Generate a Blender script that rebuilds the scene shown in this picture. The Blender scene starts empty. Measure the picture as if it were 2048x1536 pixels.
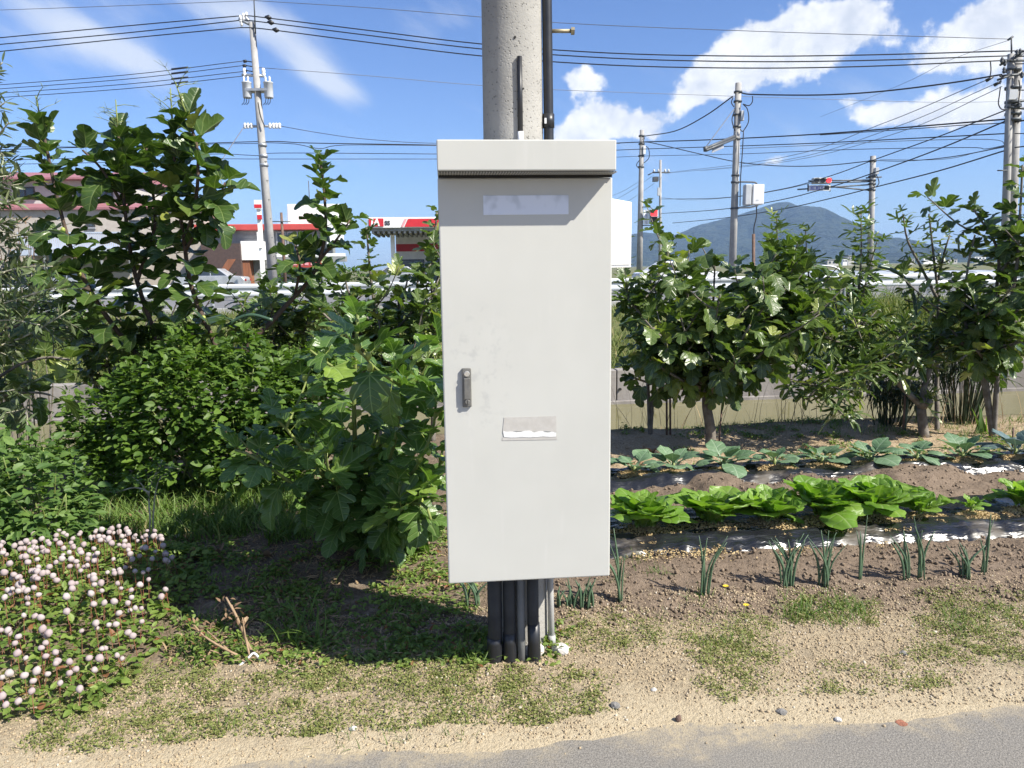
import bpy, bmesh, math, random
import numpy as np
from mathutils import Vector, Matrix, noise
from mathutils.geometry import tessellate_polygon

# ------------------------------------------------------------------ camera
SC = bpy.context.scene
COL = SC.collection
FPX, CAMH = 1500.0, 1.65                       # focal length in photo pixels, eye height
PITCH, ROLL = math.radians(-8.8), math.radians(-0.77)
cam = bpy.data.cameras.new('camera')
cam.sensor_width = 36.0
cam.lens = 36.0 * FPX / 2048.0
cam.clip_start, cam.clip_end = 0.05, 20000.0
camo = bpy.data.objects.new('camera', cam)
COL.objects.link(camo)
CAMROT = Matrix.Rotation(math.pi / 2 + PITCH, 3, 'X') @ Matrix.Rotation(ROLL, 3, 'Z')
camo.matrix_world = Matrix.Translation((0, 0, CAMH)) @ CAMROT.to_4x4()
SC.camera = camo

# ------------------------------------------------------------------ sun, sky, exposure
SUNV = Vector((0.635, -0.338, 0.695)).normalized()      # towards the sun
sun = bpy.data.lights.new('sun', 'SUN')
sun.energy = 5.0
sun.angle = math.radians(0.5)
sun.color = (1.0, 0.945, 0.84)
suno = bpy.data.objects.new('sun', sun)
suno.rotation_euler = SUNV.to_track_quat('Z', 'Y').to_euler()
suno.location = (6, -6, 8)
COL.objects.link(suno)
SC.view_settings.view_transform = 'Standard'
SC.view_settings.look = 'None'
SC.view_settings.exposure = 1.0
SC.view_settings.gamma = 1.0
SC.view_settings.use_curve_mapping = False
SC.cycles.max_bounces = 4
SC.cycles.diffuse_bounces = 3
SC.cycles.glossy_bounces = 2
SC.cycles.transmission_bounces = 3
SC.cycles.transparent_max_bounces = 8
SC.cycles.sample_clamp_indirect = 8.0
SC.cycles.use_denoising = True
SC.cycles.volume_bounces = 0


def pray(px, py):
    return CAMROT @ Vector(((px - 1024) / FPX, -(py - 768) / FPX, -1.0))


class G:
    """small helper to write node trees"""
    def __init__(s, nt):
        s.nt = nt

    def new(s, t, **k):
        n = s.nt.nodes.new(t)
        for a, b in k.items():
            setattr(n, a, b)
        return n

    def put(s, sock, val):
        if val is None:
            return
        if hasattr(val, 'is_output'):
            s.nt.links.new(val, sock)
        else:
            sock.default_value = val

    def m(s, op, a, b=None, c=None, clamp=False):
        n = s.new('ShaderNodeMath', operation=op, use_clamp=clamp)
        for i, q in enumerate((a, b, c)):
            s.put(n.inputs[i], q)
        return n.outputs[0]

    def mix(s, f, a, b, blend='MIX'):
        n = s.new('ShaderNodeMix', data_type='RGBA', blend_type=blend)
        n.clamp_factor = True
        s.put(n.inputs[0], f)
        for i, q in ((6, a), (7, b)):
            if isinstance(q, tuple) and len(q) == 3:
                q = (*q, 1)
            s.put(n.inputs[i], q)
        return n.outputs[2]

    def ramp(s, x, lo, hi, a=0.0, b=1.0, smooth=True):
        n = s.new('ShaderNodeMapRange', interpolation_type='SMOOTHSTEP' if smooth else 'LINEAR')
        s.put(n.inputs[0], x)
        for i, q in ((1, lo), (2, hi), (3, a), (4, b)):
            s.put(n.inputs[i], q)
        return n.outputs[0]

    def noise(s, vec, scale, detail=4.0, rough=0.55, dist=0.0, color=False):
        n = s.new('ShaderNodeTexNoise')
        s.put(n.inputs['Vector'], vec)
        n.inputs['Scale'].default_value = scale
        n.inputs['Detail'].default_value = detail
        n.inputs['Roughness'].default_value = rough
        n.inputs['Distortion'].default_value = dist
        return n.outputs[1 if color else 0]

    def vor(s, vec, scale, feature='F1', out=0):
        n = s.new('ShaderNodeTexVoronoi', feature=feature)
        s.put(n.inputs['Vector'], vec)
        n.inputs['Scale'].default_value = scale
        return n.outputs[out]

    def sep(s, vec):
        n = s.new('ShaderNodeSeparateXYZ')
        s.put(n.inputs[0], vec)
        return n.outputs

    def comb(s, x, y, z):
        n = s.new('ShaderNodeCombineXYZ')
        for i, q in enumerate((x, y, z)):
            s.put(n.inputs[i], q)
        return n.outputs[0]


def build_world():
    w = bpy.data.worlds.new('World')
    SC.world = w
    w.use_nodes = True
    w.cycles.sampling_method = 'MANUAL'
    w.cycles.sample_map_resolution = 256
    nt = w.node_tree
    nt.nodes.clear()
    g = G(nt)
    sky = g.new('ShaderNodeTexSky', sky_type='NISHITA')
    sky.sun_disc = False
    sky.sun_elevation = math.asin(SUNV.z)
    sky.sun_rotation = math.atan2(SUNV.x, SUNV.y)
    sky.altitude = 50
    sky.air_density = 1.0
    sky.dust_density = 0.6
    sky.ozone_density = 2.0
    d = g.new('ShaderNodeTexCoord').outputs['Generated']
    x, y, z = g.sep(d)
    az = g.m('ARCTAN2', x, y)
    el = g.m('ARCSINE', z)
    base = g.mix(1.0, sky.outputs[0], (0.50, 0.61, 0.85), 'MULTIPLY')

    # cloud noise: horizontal direction coordinates
    p = g.comb(az, el, 0.0)
    warp = g.noise(p, 9.0, 4.0, 0.6, color=True)
    wv = g.new('ShaderNodeVectorMath', operation='MULTIPLY_ADD')
    g.put(wv.inputs[0], warp)
    wv.inputs[1].default_value = (0.07, 0.06, 0)
    sh = g.new('ShaderNodeVectorMath', operation='ADD')
    g.put(sh.inputs[0], p)
    sh.inputs[1].default_value = (-0.035, -0.03, 0)
    g.put(wv.inputs[2], sh.outputs[0])
    pw = wv.outputs[0]
    wx, wy, _ = g.sep(pw)
    n1 = g.noise(p, 13.0, 7.0, 0.62)
    n2 = g.noise(p, 34.0, 5.0, 0.6)

    def field(blobs, X, Y):
        f = None
        for (px, py, rx, ry, rot, amp) in blobs:
            r = pray(px, py).normalized()
            a0, e0 = math.atan2(r.x, r.y), math.asin(r.z)
            dx = g.m('SUBTRACT', X, a0)
            dy = g.m('SUBTRACT', Y, e0)
            c, s_ = math.cos(math.radians(rot)), math.sin(math.radians(rot))
            u = g.m('MULTIPLY_ADD', dy, s_ * FPX / rx, g.m('MULTIPLY', dx, c * FPX / rx))
            v = g.m('MULTIPLY_ADD', dy, c * FPX / ry, g.m('MULTIPLY', dx, -s_ * FPX / ry))
            q = g.m('MULTIPLY_ADD', u, u, g.m('MULTIPLY', v, v))
            k = g.m('MULTIPLY', g.m('EXPONENT', g.m('MULTIPLY', q, -1.35)), amp)
            f = k if f is None else g.m('ADD', f, k)
        return f

    cumulus = [(1445, 140, 105, 56, 14, .95), (1560, 100, 130, 70, 10, 1.0), (1680, 62, 110, 55, 22, .95), (1400, 185, 70, 24, 0, .32),
               (1975, 42, 130, 50, 8, 1.0), (1880, 98, 80, 22, 5, .30), (2080, 60, 110, 70, 0, .9),
               (1155, 158, 62, 30, 0, .8), (1170, 245, 100, 48, 18, 1.0), (1300, 240, 75, 32, 5, .90), (1230, 268, 110, 18, 0, .40),
               (1780, 222, 100, 32, 8, .75), (1930, 222, 130, 34, 4, .8), (2060, 215, 90, 40, 0, .6), (1690, 204, 26, 14, 0, .45),
               (1350, 345, 62, 34, 8, .62), (1560, 328, 80, 16, 8, .4), (560, 440, 110, 34, 12, .62), (780, 398, 60, 14, 0, .3),
               (735, 250, 26, 18, 0, .3)]
    cirrus = [(110, 28, 190, 46, -28, .75), (250, 108, 150, 26, -20, .6), (420, 18, 190, 40, -8, .55), (600, 110, 150, 42, -38, .75),
              (670, 172, 80, 26, -25, .6), (890, 45, 90, 40, 0, .42), (60, 90, 90, 20, -20, .3), (1000, 210, 160, 22, 0, .2),
              (1560, 290, 420, 60, 0, .18), (1800, 170, 250, 60, 0, .2)]
    fc = g.m('MULTIPLY', field(cumulus, wx, wy), 0.86)
    fl = field(cirrus, az, el)
    # the sky goes on outside the picture with clouds of the same kind
    side = g.ramp(g.m('ABSOLUTE', az), 0.72, 0.95)
    high = g.ramp(el, 0.42, 0.55)
    out = g.m('MAXIMUM', side, high)
    n0 = g.noise(d, 2.6, 5.0, 0.55)
    fc = g.m('ADD', fc, g.m('MULTIPLY', out, g.ramp(n0, 0.5, 0.66, 0.0, 0.95)))
    up = g.ramp(el, -0.01, 0.03)
    dens = g.ramp(g.m('ADD', fc, g.m('ADD', g.m('MULTIPLY', g.m('SUBTRACT', n1, 0.5), 1.45), g.m('MULTIPLY', g.m('SUBTRACT', n2, 0.5), 0.55))), 0.36, 0.64)
    dens = g.m('MULTIPLY', dens, up)
    # streaky noise for the thin high cloud
    rotp = g.comb(g.m('ADD', g.m('MULTIPLY', az, 3.0), g.m('MULTIPLY', el, -1.5)), g.m('ADD', g.m('MULTIPLY', el, 9.0), g.m('MULTIPLY', az, 5.0)), 3.0)
    n3 = g.noise(rotp, 2.2, 6.0, 0.55)
    dl = g.ramp(g.m('ADD', fl, g.m('MULTIPLY', g.m('SUBTRACT', n3, 0.5), 1.5)), 0.10, 1.05, 0.0, 0.80)
    # body of the cumulus: bright tops, greyer thick bases
    shade = g.ramp(g.m('ADD', g.m('MULTIPLY', n2, 0.5), g.m('MULTIPLY', n1, 0.6)), 0.35, 0.75)
    ccol = g.mix(shade, (3.6, 3.9, 4.5), (6.1, 6.1, 6.1))
    col = g.mix(dl, base, (4.3, 4.6, 5.1))
    col = g.mix(dens, col, ccol)
    bg = g.new('ShaderNodeBackground')
    g.put(bg.inputs[0], col)
    bg.inputs[1].default_value = 0.1
    o = g.new('ShaderNodeOutputWorld')
    nt.links.new(bg.outputs[0], o.inputs[0])


build_world()

# ------------------------------------------------------------------ geometry helpers
RA = math.radians(6.0)                       # the lane, garden rows, canal and highway all run 6 degrees off the picture plane
CA, SA = math.cos(RA), math.sin(RA)


def at(px, py, y):
    d = pray(px, py)
    return Vector((0, 0, CAMH)) + d * (y / d.y)


def gp(px, py, z=0.0):
    d = pray(px, py)
    return Vector((0, 0, CAMH)) + d * ((z - CAMH) / d.z)


def uv2w(u, v, z=0.0):
    return Vector((u * CA - v * SA, u * SA + v * CA, z))


def w2uv(p):
    return Vector((p[0] * CA + p[1] * SA, -p[0] * SA + p[1] * CA, p[2]))


def atv(px, py, v):
    """ray through a photo pixel met with the upright plane at distance v in the lane frame; (u, v, z)"""
    d = pray(px, py)
    dv = -d.x * SA + d.y * CA
    return w2uv(Vector((0, 0, CAMH)) + d * (v / dv))


RNG = np.random.RandomState(7)
random.seed(7)
OFF = {}


def rnd(a=0.0, b=1.0):
    return a + (b - a) * float(RNG.rand())


def tag(o, label=None, cat=None, group=None, kind=None):
    if label:
        o['label'] = label
    if cat:
        o['category'] = cat
    if group:
        o['group'] = group
    if kind:
        o['kind'] = kind
    return o


def thing(name, label, cat, loc, uv=False, group=None):
    """an Empty at the base of a thing; loc is world, or lane frame (u, v, z) when uv"""
    o = bpy.data.objects.new(name, None)
    o.empty_display_size = 0.1
    COL.objects.link(o)
    loc = Vector(loc)
    o.location = uv2w(*loc) if uv else loc
    if uv:
        o.rotation_euler = (0, 0, RA)
    OFF[o] = loc
    return tag(o, label, cat, group)


class MB:
    def __init__(s):
        s.v, s.f, s.sm, s.mi = [], [], [], []

    def add(s, vs, fs, smooth=False, mi=0):
        n = len(s.v)
        s.v += [tuple(q) for q in vs]
        s.f += [tuple(i + n for i in q) for q in fs]
        s.sm += [smooth] * len(fs)
        s.mi += [mi] * len(fs)
        return s

    def box(s, x0, x1, y0, y1, z0, z1, mi=0):
        vs = [(x, y, z) for z in (z0, z1) for y in (y0, y1) for x in (x0, x1)]
        return s.add(vs, [(0, 2, 3, 1), (4, 5, 7, 6), (0, 1, 5, 4), (2, 6, 7, 3), (0, 4, 6, 2), (1, 3, 7, 5)], mi=mi)

    def prism(s, prof, axis, a, b, mi=0):
        """closed 2-d profile swept along axis 'x', 'y' or 'z' from a to b"""
        def P(q, t):
            return {'x': (t, q[0], q[1]), 'y': (q[0], t, q[1]), 'z': (q[0], q[1], t)}[axis]
        n = len(prof)
        vs = [P(q, a) for q in prof] + [P(q, b) for q in prof]
        fs = [(i, (i + 1) % n, n + (i + 1) % n, n + i) for i in range(n)]
        fs += [tuple(range(n))[::-1], tuple(range(n, 2 * n))]
        return s.add(vs, fs, mi=mi)

    def tube(s, pts, rad, n=6, cap=True, smooth=True, mi=0):
        pts = [Vector(p) for p in pts]
        if not hasattr(rad, '__len__'):
            rad = [rad] * len(pts)
        vs, fs = [], []
        ref = None
        for i, p in enumerate(pts):
            t = (pts[min(i + 1, len(pts) - 1)] - pts[max(i - 1, 0)])
            if t.length < 1e-9:
                t = Vector((0, 0, 1))
            t.normalize()
            if ref is None:
                ref = Vector((1, 0, 0)) if abs(t.x) < 0.9 else Vector((0, 1, 0))
            a = (ref - t * ref.dot(t)).normalized()
            ref = a
            b = t.cross(a)
            for k in range(n):
                q = 2 * math.pi * k / n
                vs.append(p + (a * math.cos(q) + b * math.sin(q)) * rad[i])
        m = len(pts)
        for i in range(m - 1):
            for k in range(n):
                fs.append((i * n + k, i * n + (k + 1) % n, (i + 1) * n + (k + 1) % n, (i + 1) * n + k))
        s.add(vs, fs, smooth, mi)
        if cap:
            k = len(s.v) - m * n
            s.f += [tuple(range(k, k + n))[::-1], tuple(range(k + (m - 1) * n, k + m * n))]
            s.sm += [False, False]
            s.mi += [mi, mi]
        return s

    def cyl(s, p0, p1, r0, r1=None, n=16, mi=0):
        return s.tube([p0, p1], [r0, r0 if r1 is None else r1], n, mi=mi)

    def lathe(s, c, prof, n=16, mi=0):
        """(radius, z) profile turned about the vertical through c"""
        c = Vector(c)
        vs = [c + Vector((r * math.cos(2 * math.pi * k / n), r * math.sin(2 * math.pi * k / n), z)) for r, z in prof for k in range(n)]
        fs = [(i * n + k, i * n + (k + 1) % n, (i + 1) * n + (k + 1) % n, (i + 1) * n + k) for i in range(len(prof) - 1) for k in range(n)]
        s.add(vs, fs, True, mi)
        k = len(s.v) - len(vs)
        s.f += [tuple(range(k, k + n))[::-1], tuple(range(len(s.v) - n, len(s.v)))]
        s.sm += [False, False]
        s.mi += [mi, mi]
        return s

    def grid(s, P, nu, nv, smooth=True, mi=0):
        vs = [P(i / (nu - 1), j / (nv - 1)) for j in range(nv) for i in range(nu)]
        fs = [(j * nu + i, j * nu + i + 1, (j + 1) * nu + i + 1, (j + 1) * nu + i) for j in range(nv - 1) for i in range(nu - 1)]
        return s.add(vs, fs, smooth, mi)

    def mesh(s, name, off=(0, 0, 0)):
        me = bpy.data.meshes.new(name)
        off = Vector(off)
        me.from_pydata([Vector(q) - off for q in s.v], [], s.f)
        me.polygons.foreach_set('use_smooth', s.sm)
        me.polygons.foreach_set('material_index', s.mi)
        me.update()
        return me

    def build(s, name, mat, parent=None, loc=None, bevel=0.0, uv=False):
        """a mesh object; coordinates are absolute in the parent's frame (world or lane)"""
        off = OFF[parent] if parent is not None else Vector(loc or (0, 0, 0))
        me = s.mesh(name, off)
        for q in (mat if isinstance(mat, (list, tuple)) else [mat]):
            me.materials.append(q)
        o = bpy.data.objects.new(name, me)
        COL.objects.link(o)
        if parent is not None:
            o.parent = parent
            OFF[o] = off                 # sub-parts keep the thing's frame
        else:
            o.location = uv2w(*off) if uv else off
            if uv:
                o.rotation_euler = (0, 0, RA)
            OFF[o] = off
        if bevel:
            b = o.modifiers.new('bevel', 'BEVEL')
            b.width, b.segments, b.limit_method = bevel, 2, 'ANGLE'
        return o


def np_mesh(name, V, F, attrs=None, smooth=True):
    """mesh from numpy arrays; F is a (n,3) array of triangles"""
    me = bpy.data.meshes.new(name)
    me.vertices.add(len(V))
    me.vertices.foreach_set('co', np.ascontiguousarray(V, np.float32).ravel())
    k = F.shape[1]
    me.loops.add(F.size)
    me.loops.foreach_set('vertex_index', np.ascontiguousarray(F, np.int32).ravel())
    me.polygons.add(len(F))
    me.polygons.foreach_set('loop_start', np.arange(0, F.size, k, dtype=np.int32))
    me.polygons.foreach_set('use_smooth', np.full(len(F), smooth))
    for nme, (typ, dat) in (attrs or {}).items():
        a = me.attributes.new(nme, typ, 'POINT')
        a.data.foreach_set('vector' if typ == 'FLOAT_VECTOR' else 'value', np.ascontiguousarray(dat, np.float32).ravel())
    me.update(calc_edges=True)
    me.validate()
    return me


def link(name, me, mat, parent=None, loc=None):
    o = bpy.data.objects.new(name, me)
    if mat is not None and not me.materials:
        me.materials.append(mat)
    COL.objects.link(o)
    if parent is not None:
        o.parent = parent
    elif loc is not None:
        o.location = loc
    return o


def scatter_mesh(name, T, mats, off=(0, 0, 0), rv=None):
    """many copies of template T = (V, F, LC) joined into one mesh; mats is (k,4,4)"""
    V, F, LC = T
    mats = np.asarray(mats, np.float64)
    k = len(mats)
    n = len(V)
    Vh = np.einsum('kij,nj->kni', mats[:, :3, :3], V) + mats[:, None, :3, 3] - np.asarray(off, np.float64)
    FF = (F[None] + (np.arange(k) * n)[:, None, None]).reshape(-1, F.shape[1])
    r = RNG.rand(k) if rv is None else np.asarray(rv)
    return np_mesh(name, Vh.reshape(-1, 3), FF, {'rnd': ('FLOAT', np.repeat(r, n)), 'lc': ('FLOAT_VECTOR', np.tile(LC, (k, 1)))})


def frames(pos, ydir, up=(0, 0, 1), size=None, roll=None):
    """(k,4,4) placement matrices: local y along ydir, local z towards up"""
    pos, Y = np.asarray(pos, float), np.asarray(ydir, float)
    k = len(pos)
    Y = Y / np.maximum(np.linalg.norm(Y, axis=1, keepdims=True), 1e-9)
    U = np.broadcast_to(np.asarray(up, float), Y.shape) + 1e-3 * RNG.randn(k, 3)
    X = np.cross(Y, U)
    X /= np.maximum(np.linalg.norm(X, axis=1, keepdims=True), 1e-9)
    Z = np.cross(X, Y)
    if roll is not None:
        c, s_ = np.cos(roll)[:, None], np.sin(roll)[:, None]
        X, Z = X * c + Z * s_, Z * c - X * s_
    size = np.ones(k) if size is None else np.asarray(size, float)
    M = np.zeros((k, 4, 4))
    for j, A in enumerate((X, Y, Z)):
        M[:, :3, j] = A * size[:, None]
    M[:, :3, 3] = pos
    M[:, 3, 3] = 1
    return M


# value noise for terrain
def vn(x, y, seed=0):
    x, y = np.asarray(x, float), np.asarray(y, float)
    xi, yi = np.floor(x).astype(np.int64), np.floor(y).astype(np.int64)
    fx, fy = x - xi, y - yi
    fx, fy = fx * fx * (3 - 2 * fx), fy * fy * (3 - 2 * fy)

    def h(a, b):
        n = (a * 374761393 + b * 668265263 + seed * 974634777) & 0x7fffffff
        n = ((n ^ (n >> 13)) * 1274126177) & 0x7fffffff
        return ((n ^ (n >> 16)) & 0xffff) / 65535.0
    a, b, c, d = h(xi, yi), h(xi + 1, yi), h(xi, yi + 1), h(xi + 1, yi + 1)
    return (a + (b - a) * fx) * (1 - fy) + (c + (d - c) * fx) * fy


def fbm(x, y, seed=0, oct=4):
    s, a, t = 0.0, 0.5, 0.0
    for i in range(oct):
        s = s + a * vn(x * 2 ** i, y * 2 ** i, seed + i)
        t += a
        a *= 0.5
    return s / t


def sst(lo, hi, x):
    t = np.clip((np.asarray(x, float) - lo) / (hi - lo), 0, 1)
    return t * t * (3 - 2 * t)


# ------------------------------------------------------------------ materials
MATS = {}


def newmat(name):
    m = bpy.data.materials.new(name)
    m.use_nodes = True
    m.node_tree.nodes.clear()
    g = G(m.node_tree)
    o = g.new('ShaderNodeOutputMaterial')
    b = g.new('ShaderNodeBsdfPrincipled')
    m.node_tree.links.new(b.outputs[0], o.inputs[0])
    MATS[name] = m
    return m, g, b, o


def bump(g, b, h, dist=0.01, strength=1.0):
    n = g.new('ShaderNodeBump')
    n.inputs['Strength'].default_value = strength
    n.inputs['Distance'].default_value = dist
    g.put(n.inputs['Height'], h)
    g.put(b.inputs['Normal'], n.outputs[0])


def pm(name, c1, c2=None, scale=6.0, rough=0.6, metal=0.0, bmp=0.0, detail=5.0, spec=0.5, emit=None, rough2=None, bscale=None, streak=False):
    """painted or natural surface: two tones mixed by noise, bump, uneven gloss"""
    m, g, b, o = newmat(name)
    co = g.new('ShaderNodeTexCoord').outputs['Object']
    if streak:
        mp = g.new('ShaderNodeMapping')
        mp.inputs['Scale'].default_value = (1, 1, 0.12)
        g.put(mp.inputs[0], co)
        co2 = mp.outputs[0]
    else:
        co2 = co
    n = g.noise(co2, scale, detail, 0.6)
    if c2 is None:
        c2 = tuple(q * 0.8 for q in c1)
    g.put(b.inputs['Base Color'], g.mix(g.ramp(n, 0.32, 0.68), c1, c2))
    r = g.ramp(g.noise(co, scale * 2.3, 3.0), 0.3, 0.7, rough, rough2 if rough2 is not None else min(1, rough * 1.2))
    g.put(b.inputs['Roughness'], r)
    b.inputs['Metallic'].default_value = metal
    b.inputs['Specular IOR Level'].default_value = spec
    if bmp:
        bump(g, b, g.noise(co, bscale or scale * 4, 6.0, 0.6), bmp)
    if emit:
        b.inputs['Emission Color'].default_value = (*emit[0], 1)
        b.inputs['Emission Strength'].default_value = emit[1]
    return m


def leafmat(name, ca, cb, cc=None, rough=0.42, trans=0.3, vein=None, petiole=(0.30, 0.33, 0.08), spec=0.4, tcol=None):
    """leaf: colour varies from leaf to leaf, pale veins from leaf coordinates, light passes through"""
    m, g, b, o = newmat(name)
    at_r = g.new('ShaderNodeAttribute', attribute_name='rnd').outputs['Fac']
    orr = g.new('ShaderNodeObjectInfo').outputs['Random']
    r = g.m('FRACT', g.m('ADD', at_r, orr))
    col = g.mix(r, ca, cb)
    if cc is not None:
        col = g.mix(g.ramp(r, 0.93, 0.97), col, cc)
    lc = g.new('ShaderNodeAttribute', attribute_name='lc').outputs['Vector']
    lx, ly, lz = g.sep(lc)
    n = g.noise(lc, 5.0, 3.0)
    col = g.mix(g.ramp(n, 0.3, 0.8, 0.0, 0.5), col, ca)
    ax = g.m('ABSOLUTE', lx)
    if vein:
        d = ax
        for th in (36, 74):
            t = math.radians(th)
            q = g.m('ABSOLUTE', g.m('SUBTRACT', g.m('MULTIPLY', ax, math.cos(t)), g.m('MULTIPLY', ly, math.sin(t))))
            d = g.m('MINIMUM', d, q)
        for yy in (0.35, 0.55, 0.75):
            q = g.m('ABSOLUTE', g.m('SUBTRACT', g.m('MULTIPLY', ax, 0.75), g.m('SUBTRACT', ly, yy)))
            d = g.m('MINIMUM', d, g.m('ADD', g.m('MULTIPLY', q, 1.3), 0.006))
        vm = g.ramp(d, 0.006, 0.02, 1.0, 0.0)
        col = g.mix(g.m('MULTIPLY', vm, 0.55), col, vein)
        bump(g, b, g.m('ADD', g.ramp(d, 0.0, 0.05, 0.0, 1.0), g.noise(lc, 14.0, 3.0)), 0.004, 0.5)
    col = g.mix(g.ramp(lz, 0.4, 0.6), col, petiole)
    g.put(b.inputs['Base Color'], col)
    b.inputs['Roughness'].default_value = rough
    b.inputs['Specular IOR Level'].default_value = spec
    t = g.new('ShaderNodeBsdfTranslucent')
    g.put(t.inputs[0], g.mix(1.0, col, tcol or (1.5, 1.7, 0.6), 'MULTIPLY'))
    mx = g.new('ShaderNodeMixShader')
    mx.inputs[0].default_value = trans
    m.node_tree.links.new(b.outputs[0], mx.inputs[1])
    m.node_tree.links.new(t.outputs[0], mx.inputs[2])
    m.node_tree.links.new(mx.outputs[0], o.inputs[0])
    return m


pm('concrete_pole', (0.32, 0.31, 0.29), (0.23, 0.225, 0.21), 9, 0.85, bmp=0.004, bscale=70)
pm('concrete_wall', (0.27, 0.25, 0.235), (0.17, 0.155, 0.145), 2.2, 0.9, bmp=0.01, streak=True)
pm('concrete_pale', (0.36, 0.355, 0.34), (0.27, 0.265, 0.26), 2.5, 0.9, bmp=0.005)
pm('steel_zinc', (0.42, 0.44, 0.46), (0.32, 0.34, 0.36), 6, 0.45, metal=0.6, bmp=0.002)
pm('steel_dark', (0.10, 0.11, 0.12), (0.07, 0.075, 0.08), 8, 0.5, metal=0.3)
pm('black_plastic', (0.012, 0.013, 0.016), (0.02, 0.021, 0.024), 8, 0.38, spec=0.5)
pm('duct_grey', (0.018, 0.019, 0.021), (0.034, 0.035, 0.037), 7, 0.6)  # dark grey ducts, colour lowered further to take in the cabinet's shadow
pm('wire_black', (0.015, 0.016, 0.018), (0.025, 0.026, 0.03), 1, 0.6)
pm('wire_grey', (0.12, 0.13, 0.15), (0.16, 0.17, 0.19), 1, 0.6)
pm('white_paint', (0.80, 0.80, 0.79), (0.72, 0.72, 0.71), 2, 0.4, spec=0.4)
pm('white_tank', (0.50, 0.52, 0.54), (0.43, 0.45, 0.47), 3, 0.45)
pm('rail_white', (0.52, 0.545, 0.58), (0.45, 0.47, 0.50), 1.5, 0.5)
pm('red_paint', (0.55, 0.02, 0.03), (0.48, 0.02, 0.03), 2, 0.45)
pm('roof_red', (0.50, 0.07, 0.06), (0.42, 0.06, 0.055), 2, 0.5)
pm('roof_pink', (0.30, 0.125, 0.145), (0.25, 0.11, 0.125), 2, 0.6)
pm('brown_tile', (0.085, 0.055, 0.048), (0.06, 0.04, 0.036), 6, 0.6)
pm('wood_red', (0.28, 0.11, 0.055), (0.20, 0.08, 0.04), 8, 0.6, streak=True)
pm('siding_beige', (0.48, 0.465, 0.44), (0.41, 0.395, 0.37), 3, 0.7)
pm('siding_grey', (0.26, 0.27, 0.27), (0.20, 0.21, 0.21), 3, 0.6)
pm('panel_blue', (0.42, 0.47, 0.56), (0.36, 0.41, 0.50), 3, 0.45)
pm('window_glass', (0.03, 0.04, 0.05), (0.05, 0.06, 0.07), 1, 0.08, spec=0.8)
pm('frame_dark', (0.05, 0.05, 0.055), None, 3, 0.5)
pm('frame_alu', (0.45, 0.46, 0.47), None, 3, 0.4, metal=0.4)
pm('rubber', (0.02, 0.02, 0.02), None, 3, 0.8)
pm('sign_blue', (0.02, 0.05, 0.45), None, 3, 0.5)
pm('lamp_red', (0.7, 0.02, 0.02), None, 3, 0.4, emit=((1.0, 0.03, 0.04), 1.6))
pm('lamp_off', (0.02, 0.02, 0.022), None, 3, 0.3)
pm('bark_fig', (0.20, 0.18, 0.155), (0.10, 0.085, 0.07), 14, 0.85, bmp=0.004)
pm('bark_brown', (0.11, 0.075, 0.055), (0.06, 0.042, 0.032), 14, 0.85, bmp=0.004)
pm('twig_dry', (0.34, 0.24, 0.15), (0.22, 0.15, 0.09), 20, 0.9)
pm('twig_pale', (0.42, 0.40, 0.30), (0.32, 0.30, 0.22), 20, 0.8)
pm('stem_green', (0.20, 0.24, 0.06), (0.13, 0.17, 0.05), 14, 0.6)
pm('stem_red', (0.24, 0.07, 0.05), (0.16, 0.10, 0.04), 14, 0.6)
pm('hoop_green', (0.05, 0.10, 0.06), (0.035, 0.07, 0.045), 6, 0.35)
pm('rust', (0.16, 0.10, 0.075), (0.10, 0.065, 0.05), 12, 0.8)
pm('fruit_green', (0.30, 0.36, 0.07), (0.24, 0.30, 0.06), 20, 0.45)
pm('stone_white', (0.58, 0.56, 0.52), (0.42, 0.40, 0.37), 14, 0.85, bmp=0.01)
pm('stone_grey', (0.22, 0.21, 0.195), (0.14, 0.135, 0.128), 20, 0.8, bmp=0.006)
pm('brick_chip', (0.30, 0.12, 0.07), (0.22, 0.09, 0.055), 20, 0.9, bmp=0.006)
pm('car_white', (0.78, 0.78, 0.79), None, 2, 0.25, spec=0.6)
pm('car_silver', (0.50, 0.52, 0.55), None, 2, 0.25, metal=0.4)
pm('yellow_flower', (0.80, 0.58, 0.02), None, 20, 0.6)
leafmat('leaf_fig', (0.034, 0.066, 0.015), (0.080, 0.140, 0.030), (0.26, 0.28, 0.06), 0.33, 0.26, spec=.55, vein=(0.22, 0.28, 0.10))
leafmat('leaf_fig_near', (0.062, 0.122, 0.026), (0.130, 0.225, 0.050), (0.22, 0.32, 0.06), 0.34, 0.30, spec=.55, vein=(0.30, 0.40, 0.15), petiole=(0.34, 0.40, 0.10))
leafmat('leaf_fig_right', (0.038, 0.070, 0.016), (0.105, 0.160, 0.036), (0.26, 0.30, 0.07), 0.34, 0.28, spec=.55, vein=(0.24, 0.30, 0.11))
leafmat('leaf_young', (0.10, 0.20, 0.03), (0.15, 0.26, 0.04), None, 0.4, 0.4, vein=(0.3, 0.38, 0.12))
leafmat('leaf_bush', (0.048, 0.100, 0.017), (0.140, 0.225, 0.036), None, 0.5, 0.35)
leafmat('leaf_nettle', (0.060, 0.120, 0.030), (0.145, 0.230, 0.052), None, 0.55, 0.32)
leafmat('leaf_olive', (0.065, 0.095, 0.038), (0.15, 0.185, 0.090), (0.24, 0.26, 0.14), 0.45, 0.2)
leafmat('leaf_reed', (0.028, 0.048, 0.020), (0.060, 0.085, 0.032), (0.18, 0.16, 0.08), 0.5, 0.2)
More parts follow.
